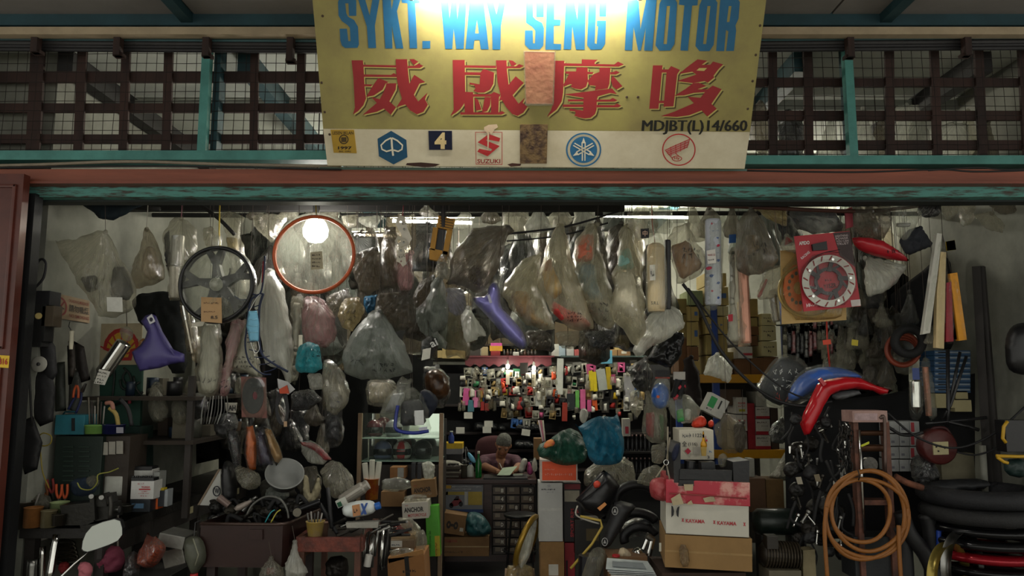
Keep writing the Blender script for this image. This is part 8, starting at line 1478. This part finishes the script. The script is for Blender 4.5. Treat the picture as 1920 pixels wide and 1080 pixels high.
# ---- tyre stack and rims at lower right
def ring_tyre(label, x, y, z, r, w, m_, name='tyre', cat='tyre', rot=None, group=None, tread=True):
    t = root(name, label, cat, (x, y, z-w/2), group); ri = r*.72; prof = [(ri, -w*.32),(ri+.02,-w*.5),(r*.93,-w*.48),(r, -w*.25),(r*1.01,0),(r, w*.25),(r*.93, w*.48),(ri+.02, w*.5),(ri, w*.32),(ri, -w*.32)]
    n = 40; V, F = [],[]
    for pr_, pz in prof:
        for k in range(n): a = 2*math.pi*k/n; rr_ = pr_*(1+(.012 if tread and pr_ > r*.97 and k % 2 else 0)); V.append(Vector((rr_*math.cos(a), rr_*math.sin(a), pz)))
    for i in range(len(prof)-1):
        for k in range(n): F.append((i*n+k, i*n+(k+1) % n, (i+1)*n+(k+1) % n, (i+1)*n+k))
    if rot is not None: V = [rot @ v for v in V]
    ob('casing',[v+Vector((x, y, z)) for v in V], F, m_, t, True); return t
TX, TY = 2.87,4.78; zt = W(1850,940, TY-.28).z
ring_tyre('topmost black tyre lying on the stack at lower right', TX, TY, zt, .34,.10, M('15161a',.7,0,.3,20,.4)); ring_tyre('second tyre with fine tread in the stack at lower right', TX, TY, zt-.105,.33,.09, M('1b1b1c',.7,0,.4,30,.5))
for k, (c, lb) in enumerate((('141416', 'black rim below the two tyres'),('1a1a1c', 'dark glossy rim, second below the tyres'),('8a1420', 'red rim in the stack at lower right'),('101012', 'lowest visible black rim in the stack'))): ring_tyre(lb, TX+.02, TY, zt-.19-k*.075,.31,.055, M(c, .22,.4), 'steel_hoop', 'wheel rim', None, None, False)
ring_tyre('hidden base tyre carrying the rim stack', TX, TY, .30,.33,.5, 'rubber')
for k, (x, y, m_, lb) in enumerate(((1805,1062, 'steel', 'silver spoke rim leaning in front of the stack'),(1780,1085, M('8a7a3c',.3,.7), 'brassy rim leaning in front of the silver one'))):
    c = W(x, y, 4.62-k*.05); t = root('steel_hoop', lb, 'wheel rim', c); Rm = Matrix.Rotation(R(35),3, 'Z') @ Matrix.Rotation(R(90),3, 'X') @ Matrix.Rotation(0,3, 'Z'); rr_ = .20
    V, F = [],[]; n = 44
    for pr_, pz in ((rr_, -.03),(rr_*.93,-.02),(rr_*.90,0),(rr_*.93,.02),(rr_, .03)):
        for i in range(n): a = 2*math.pi*i/n; V.append(c + Rm @ Vector((pr_*math.cos(a), pr_*math.sin(a), pz)))
    for i in range(4):
        for j in range(n): F.append((i*n+j, i*n+(j+1) % n, (i+1)*n+(j+1) % n, (i+1)*n+j))
    ob('hoop', V, F, m_, t, True)
for k, (pts, lb) in enumerate((([(1690,960,4.7),(1705,1000,4.7),(1735,1040,4.7),(1760,1095,4.7)], 'thick black inner tube slanting right of the hose'),([(1682,985,4.75),(1695,1020,4.75),(1700,1095,4.75)], 'black inner tube hanging straight right of the hose'),([(1735,965,4.8),(1745,1000,4.8),(1748,1090,4.8)], 'dark grey tube behind the slanting one'))): rod('inner_tube', pts, .045, M('1a1a1c',.55), None, lb, 'inner tube', n=10, sub=4)
tag(cyl('blue_bottle',(1760,1030,4.75),(1760,995,4.75),.014, M('1c3f9a',.4)), 'small blue bottle between the inner tubes and rims', 'bottle')
pillow('black_bundle',[(1735,905),(1780,898),(1850,897),(1856,915),(1800,925),(1740,925)],4.85,.06, M('15171a',.6), None, 'black rubber bundle lying behind the top tyre', 'bundle', wr=.3)
# compressor and motor
cm = root('air_compressor', 'dark green air tank standing right of the carton stack', 'compressor', W(1450,1000,5.1)); A, B2 = W(1410,978,5.1), W(1496,978,5.1); V, F = lathe_vf([(1e-4,0),(.06,.01),(.085,.04),(.085,.27),(.06,.30),(1e-4,.31)],24, axis_to(A, B2), A); ob('tank', V, F, M('16201c',.35,.2,.3), cm, True)
for x in (1425,1482): V, F = box_vf((W(x, 990,5.1).x, 5.1, W(x, 1000,5.1).z/2),(.03,.12, W(x, 1000,5.1).z)); ob('leg', V, F, '1a1c1a', cm)
mo = root('electric_motor', 'finned brownish electric motor below the air tank', 'motor', W(1465,1068,4.95)); A, B2 = W(1432,1038,4.95), W(1492,1042,4.95)
for k in range(12): p = A.lerp(B2, k/11); V, F = lathe_vf([(.03,0),(.085,0),(.085,.008),(.03,.008)],20, axis_to(A, B2), p); ob('fin', V, F, M('3a3226',.5,.4,.4), mo)
V, F = lathe_vf([(.04,-.03),(.075,0),(.075,(B2-A).length),(.03,(B2-A).length+.03)],20, axis_to(A, B2), A); ob('body', V, F, M('2a241c',.5,.4), mo, True); V, F = bbox_vf(W(1462,1078,4.95),(.2,.2,.1)); ob('base', V, F, M('5a5444',.6), mo); V, F = bbox_vf(W(1445,1015,4.9),(.07,.08,.08)); ob('terminal_box', V, F, M('26221c',.5), mo)
slab('steel_sheet',[(1506,1032),(1528,1030),(1532,1110),(1506,1110)],4.9,.1, M('7a7054',.7), None, 'beige steel panel end right of the motor', 'panel'); crate('brown carton standing behind the air tank, left',1405,897,1436,960,5.5,.2, M('4a3420',.85), plain=True); crate('brown carton standing behind the air tank, right',1437,899,1470,956,5.5,.2, M('55401f',.85), plain=True); crate('pale carton edge behind the black tray',1404,860,1415,897,5.6,.1, M('8a8a80',.7), plain=True)
for lb, q, Y in (('black tarpaulin added for the gloom behind the press and hose',[(1470,760),(1660,740),(1828,700),(1828,1010),(1475,1010)],5.45),('dark sheet added for the gloom behind the shiny packets',[(1465,540),(1600,520),(1690,510),(1704,520),(1704,760),(1470,790)],6.35)):
    V, F = pillow_vf(q, Y, .04, wr=.6, soft=False, step=16, folds=12); tag(ob('backdrop', V, F, M('111214',.95,0,.3), None, True), lb, 'backdrop')  # added dark sheets; their black stands for deep shade on the right
# engine parts, keys and cables left of the press
rng = random.Random(91)
EL = ('black rubber cable hanging left of the press', 'small steel lever hanging left of the press', 'dark greasy part hanging left of the press', 'bright key hanging left of the press')
for k in range(116):
    x, y, Y = rng.uniform(1480,1595), rng.uniform(775,1040), rng.uniform(4.75,5.2); t_ = k % 4; g = 'parts hanging left of the press'
    if t_ == 0: rod('cable',[(x, y-20, Y),(x+rng.uniform(-15,15), y+10, Y),(x+rng.uniform(-30,30), y+rng.uniform(20,50), Y)], rng.uniform(.005,.010), 'rubber', None, EL[0], 'cable', g, sub=4)
    elif t_ == 1: a = rng.uniform(.6,2.4); cyl('lever',(x, y, Y),(x+26*math.cos(a), y+26*math.sin(a), Y), rng.uniform(.006,.012), rng.choice(('steel', 'chrome', M('3a3732',.4,.7))), None, EL[1], 'lever', g, prof=[(0,0),(1.4,0),(1.4,.15),(.7,.25),(.7,.9),(1,1),(0,1)])
    elif t_ == 2: w = rng.uniform(9,20); pillow('greasy_part',[(x+w*math.cos(2*math.pi*i/7)*rng.uniform(.7,1.1), y+w*math.sin(2*math.pi*i/7)*rng.uniform(.7,1.1)) for i in range(7)], Y+.05, w*mpp(Y)*.6, rng.choice((M('171614',.5,.3), M('25221e',.5,.5), M('121214',.6))), None, EL[2], 'motor part', g, wr=.5)
    elif y < 900: slab('key',[(x-2, y),(x+2, y),(x+1.5, y+12),(x, y+14),(x-1.5, y+12)], Y-.02,.003, 'chrome', None, EL[3], 'key', g)
for k, (x, y, m_) in enumerate(((1532,895, '6a604c'),(1498,900, '8a8474'))): slab('paper_label',[(x-6, y-5),(x+4, y-6),(x+8, y+8),(x-2, y+8)],4.72,.003, M(m_, .7), None, ['tan oval paper label among the hanging cables', 'cream rag piece among the hanging cables'][k], 'label')
# rows of shiny packets and clear bags upper right
SL = ('shiny packet with red strip in the upper right row', 'shiny silver packet in the upper right row', 'black strip packet in the upper right row', 'clear striped packet in the upper right row')
for k in range(34):
    x = 1472+(k % 17)*8; y = 560+(k//17)*55; h = rng.uniform(45,70); t_ = rng.randrange(4); Y = 5.7+(k//17)*.15
    V, F = pillow_vf([(x-4, y),(x+4, y),(x+4.5, y+h),(x-4.5, y+h)], Y, .015, wr=.5, step=5); o = tag(ob('shiny_packet', V, F, (M('7a2a30',.2,.3,.5,30,.3, h2='8a8a88'), M('8a8c88',.2,.6,.6,30,.4, h2='2a2a2a'), M('1a1c1e',.25,.2,.5,30,.4, h2='6a6c6a'), film('clear2'))[t_], None, True), SL[t_], 'package', 'shiny packets at upper right'); rod('hook',[(x, y-6, Y),(x, y+2, Y)],.002, 'steel', o, n=4)
for k in range(2): V, F = tube_vf([W(1455,555+k*55,5.7+k*.15), W(1615,555+k*55,5.7+k*.15), Vector((W(1615,555,5.7).x, 5.7+k*.15,3.84))],.006,5); tag(ob('packet_rail', V, F, 'steel'),['upper thin rail carrying shiny packets', 'lower thin rail carrying shiny packets'][k], 'rail')
CLB = {'clear2': 'small clear packet hanging in the right cluster', 'murky': 'murky packet hanging in the right cluster', 'dark': 'dark packet hanging in the right cluster', 'brown': 'brown packet hanging in the right cluster'}
for k in range(42):
    x, y = rng.uniform(1560,1712), rng.uniform(560,740); c = rng.choice(('clear2', 'murky', 'dark', 'brown', 'dark')); rbag(x, y-30, rng.uniform(24,46), rng.uniform(40,75), rng.uniform(5.3,6.2), c, CLB[c], 'packets in the right cluster')
crate('orange hanging price flag among the shiny packets',1543,637,1558,646,5.3,.003, M('d0401c',.5), 'price_flag', 'tag', rot=-6); crate('yellow hanging price flag among the right packets',1597,637,1609,648,5.3,.003, M('b8a81c',.5), 'price_flag', 'tag', rot=8); rod('red_lanyard',[(1550,600,5.32),(1551,640,5.32),(1556,690,5.32)],.006, M('a82a1c',.5), None, 'red cord hanging with the orange flag', 'cord')
# dark bottle shelf right of the counter
bs_ = root('bottle_shelf', 'dark shelf with oil bottles behind the teal bag', 'shelf', W(1200,900,7.6))
for y in (848,890): a, b = W(1165, y, 7.6), W(1225, y, 7.6); V, F = box_vf(((a.x+b.x)/2,7.7, a.z),(b.x-a.x, .25,.02)); ob('board', V, F, '1c1a18', bs_)
for k in range(14): r_ = k % 2; x = 1170+(k//2)*8; b_ = bottle('dark oil bottle on the '+('upper' if r_ == 0 else 'lower')+' shelf behind the teal bag', x, (815,858)[r_],(847,889)[r_],7.65,3.6, M('17171a',.3), 'a88a84', name='oil_bottle'); b_['group'] = 'oil bottles behind the teal bag'
crate('white and red carton above the oil bottles',1168,785,1182,818,7.6,.1, M('a8a49c',.6), plain=True, labels=[(.3,.45,.75,.85, 'a83040')])
# attic goods behind the right grille
for k, (x, c) in enumerate(((1425, 'murky'),(1480, 'dark'),(1555, 'white'),(1618, 'white'),(1650, 'murky'),(1700, 'white'),(1725, 'white'),(1790, 'white'),(1815, 'clear2'),(1850, 'murky'))): rbag(x, 190+(k*17 % 40),55,100,5.1+.05*(k % 3), c, 'bag hanging behind the right wire grille, '+['leftmost murky one', 'dark one', 'white one left of the teal post', 'white one right of the teal post', 'murky one right of the teal post', 'left of the two white ones', 'right of the two white ones', 'large white one', 'clear one', 'rightmost murky one'][k], 'bags behind the right grille')

# ================================================================== tell look-alikes of a group apart by their place
ONES = 'first second third fourth fifth sixth seventh eighth ninth tenth eleventh twelfth thirteenth fourteenth fifteenth sixteenth seventeenth eighteenth nineteenth'.split()
def ordinal(i):
    if i < 19: return ONES[i]
    t, u = divmod(i+1,10); return {2: 'twent',3: 'thirt',4: 'fort',5: 'fift',6: 'sixt'}.get(t, 'sevent') + ('ieth' if u == 0 else 'y-'+ONES[u-1])
same = {}
for o in list(COL.objects):
    if o.parent is None and 'label' in o: same.setdefault(o['label'],[]).append(o)
for lb, L in same.items():
    if len(L) > 1:
        L.sort(key=lambda o: o.location.x/max(o.location.y, .1))
        for i, o in enumerate(L):
            o['label'] = f'{lb}, {ordinal(i)} from left'
            if 'group' not in o: o['group'] = lb
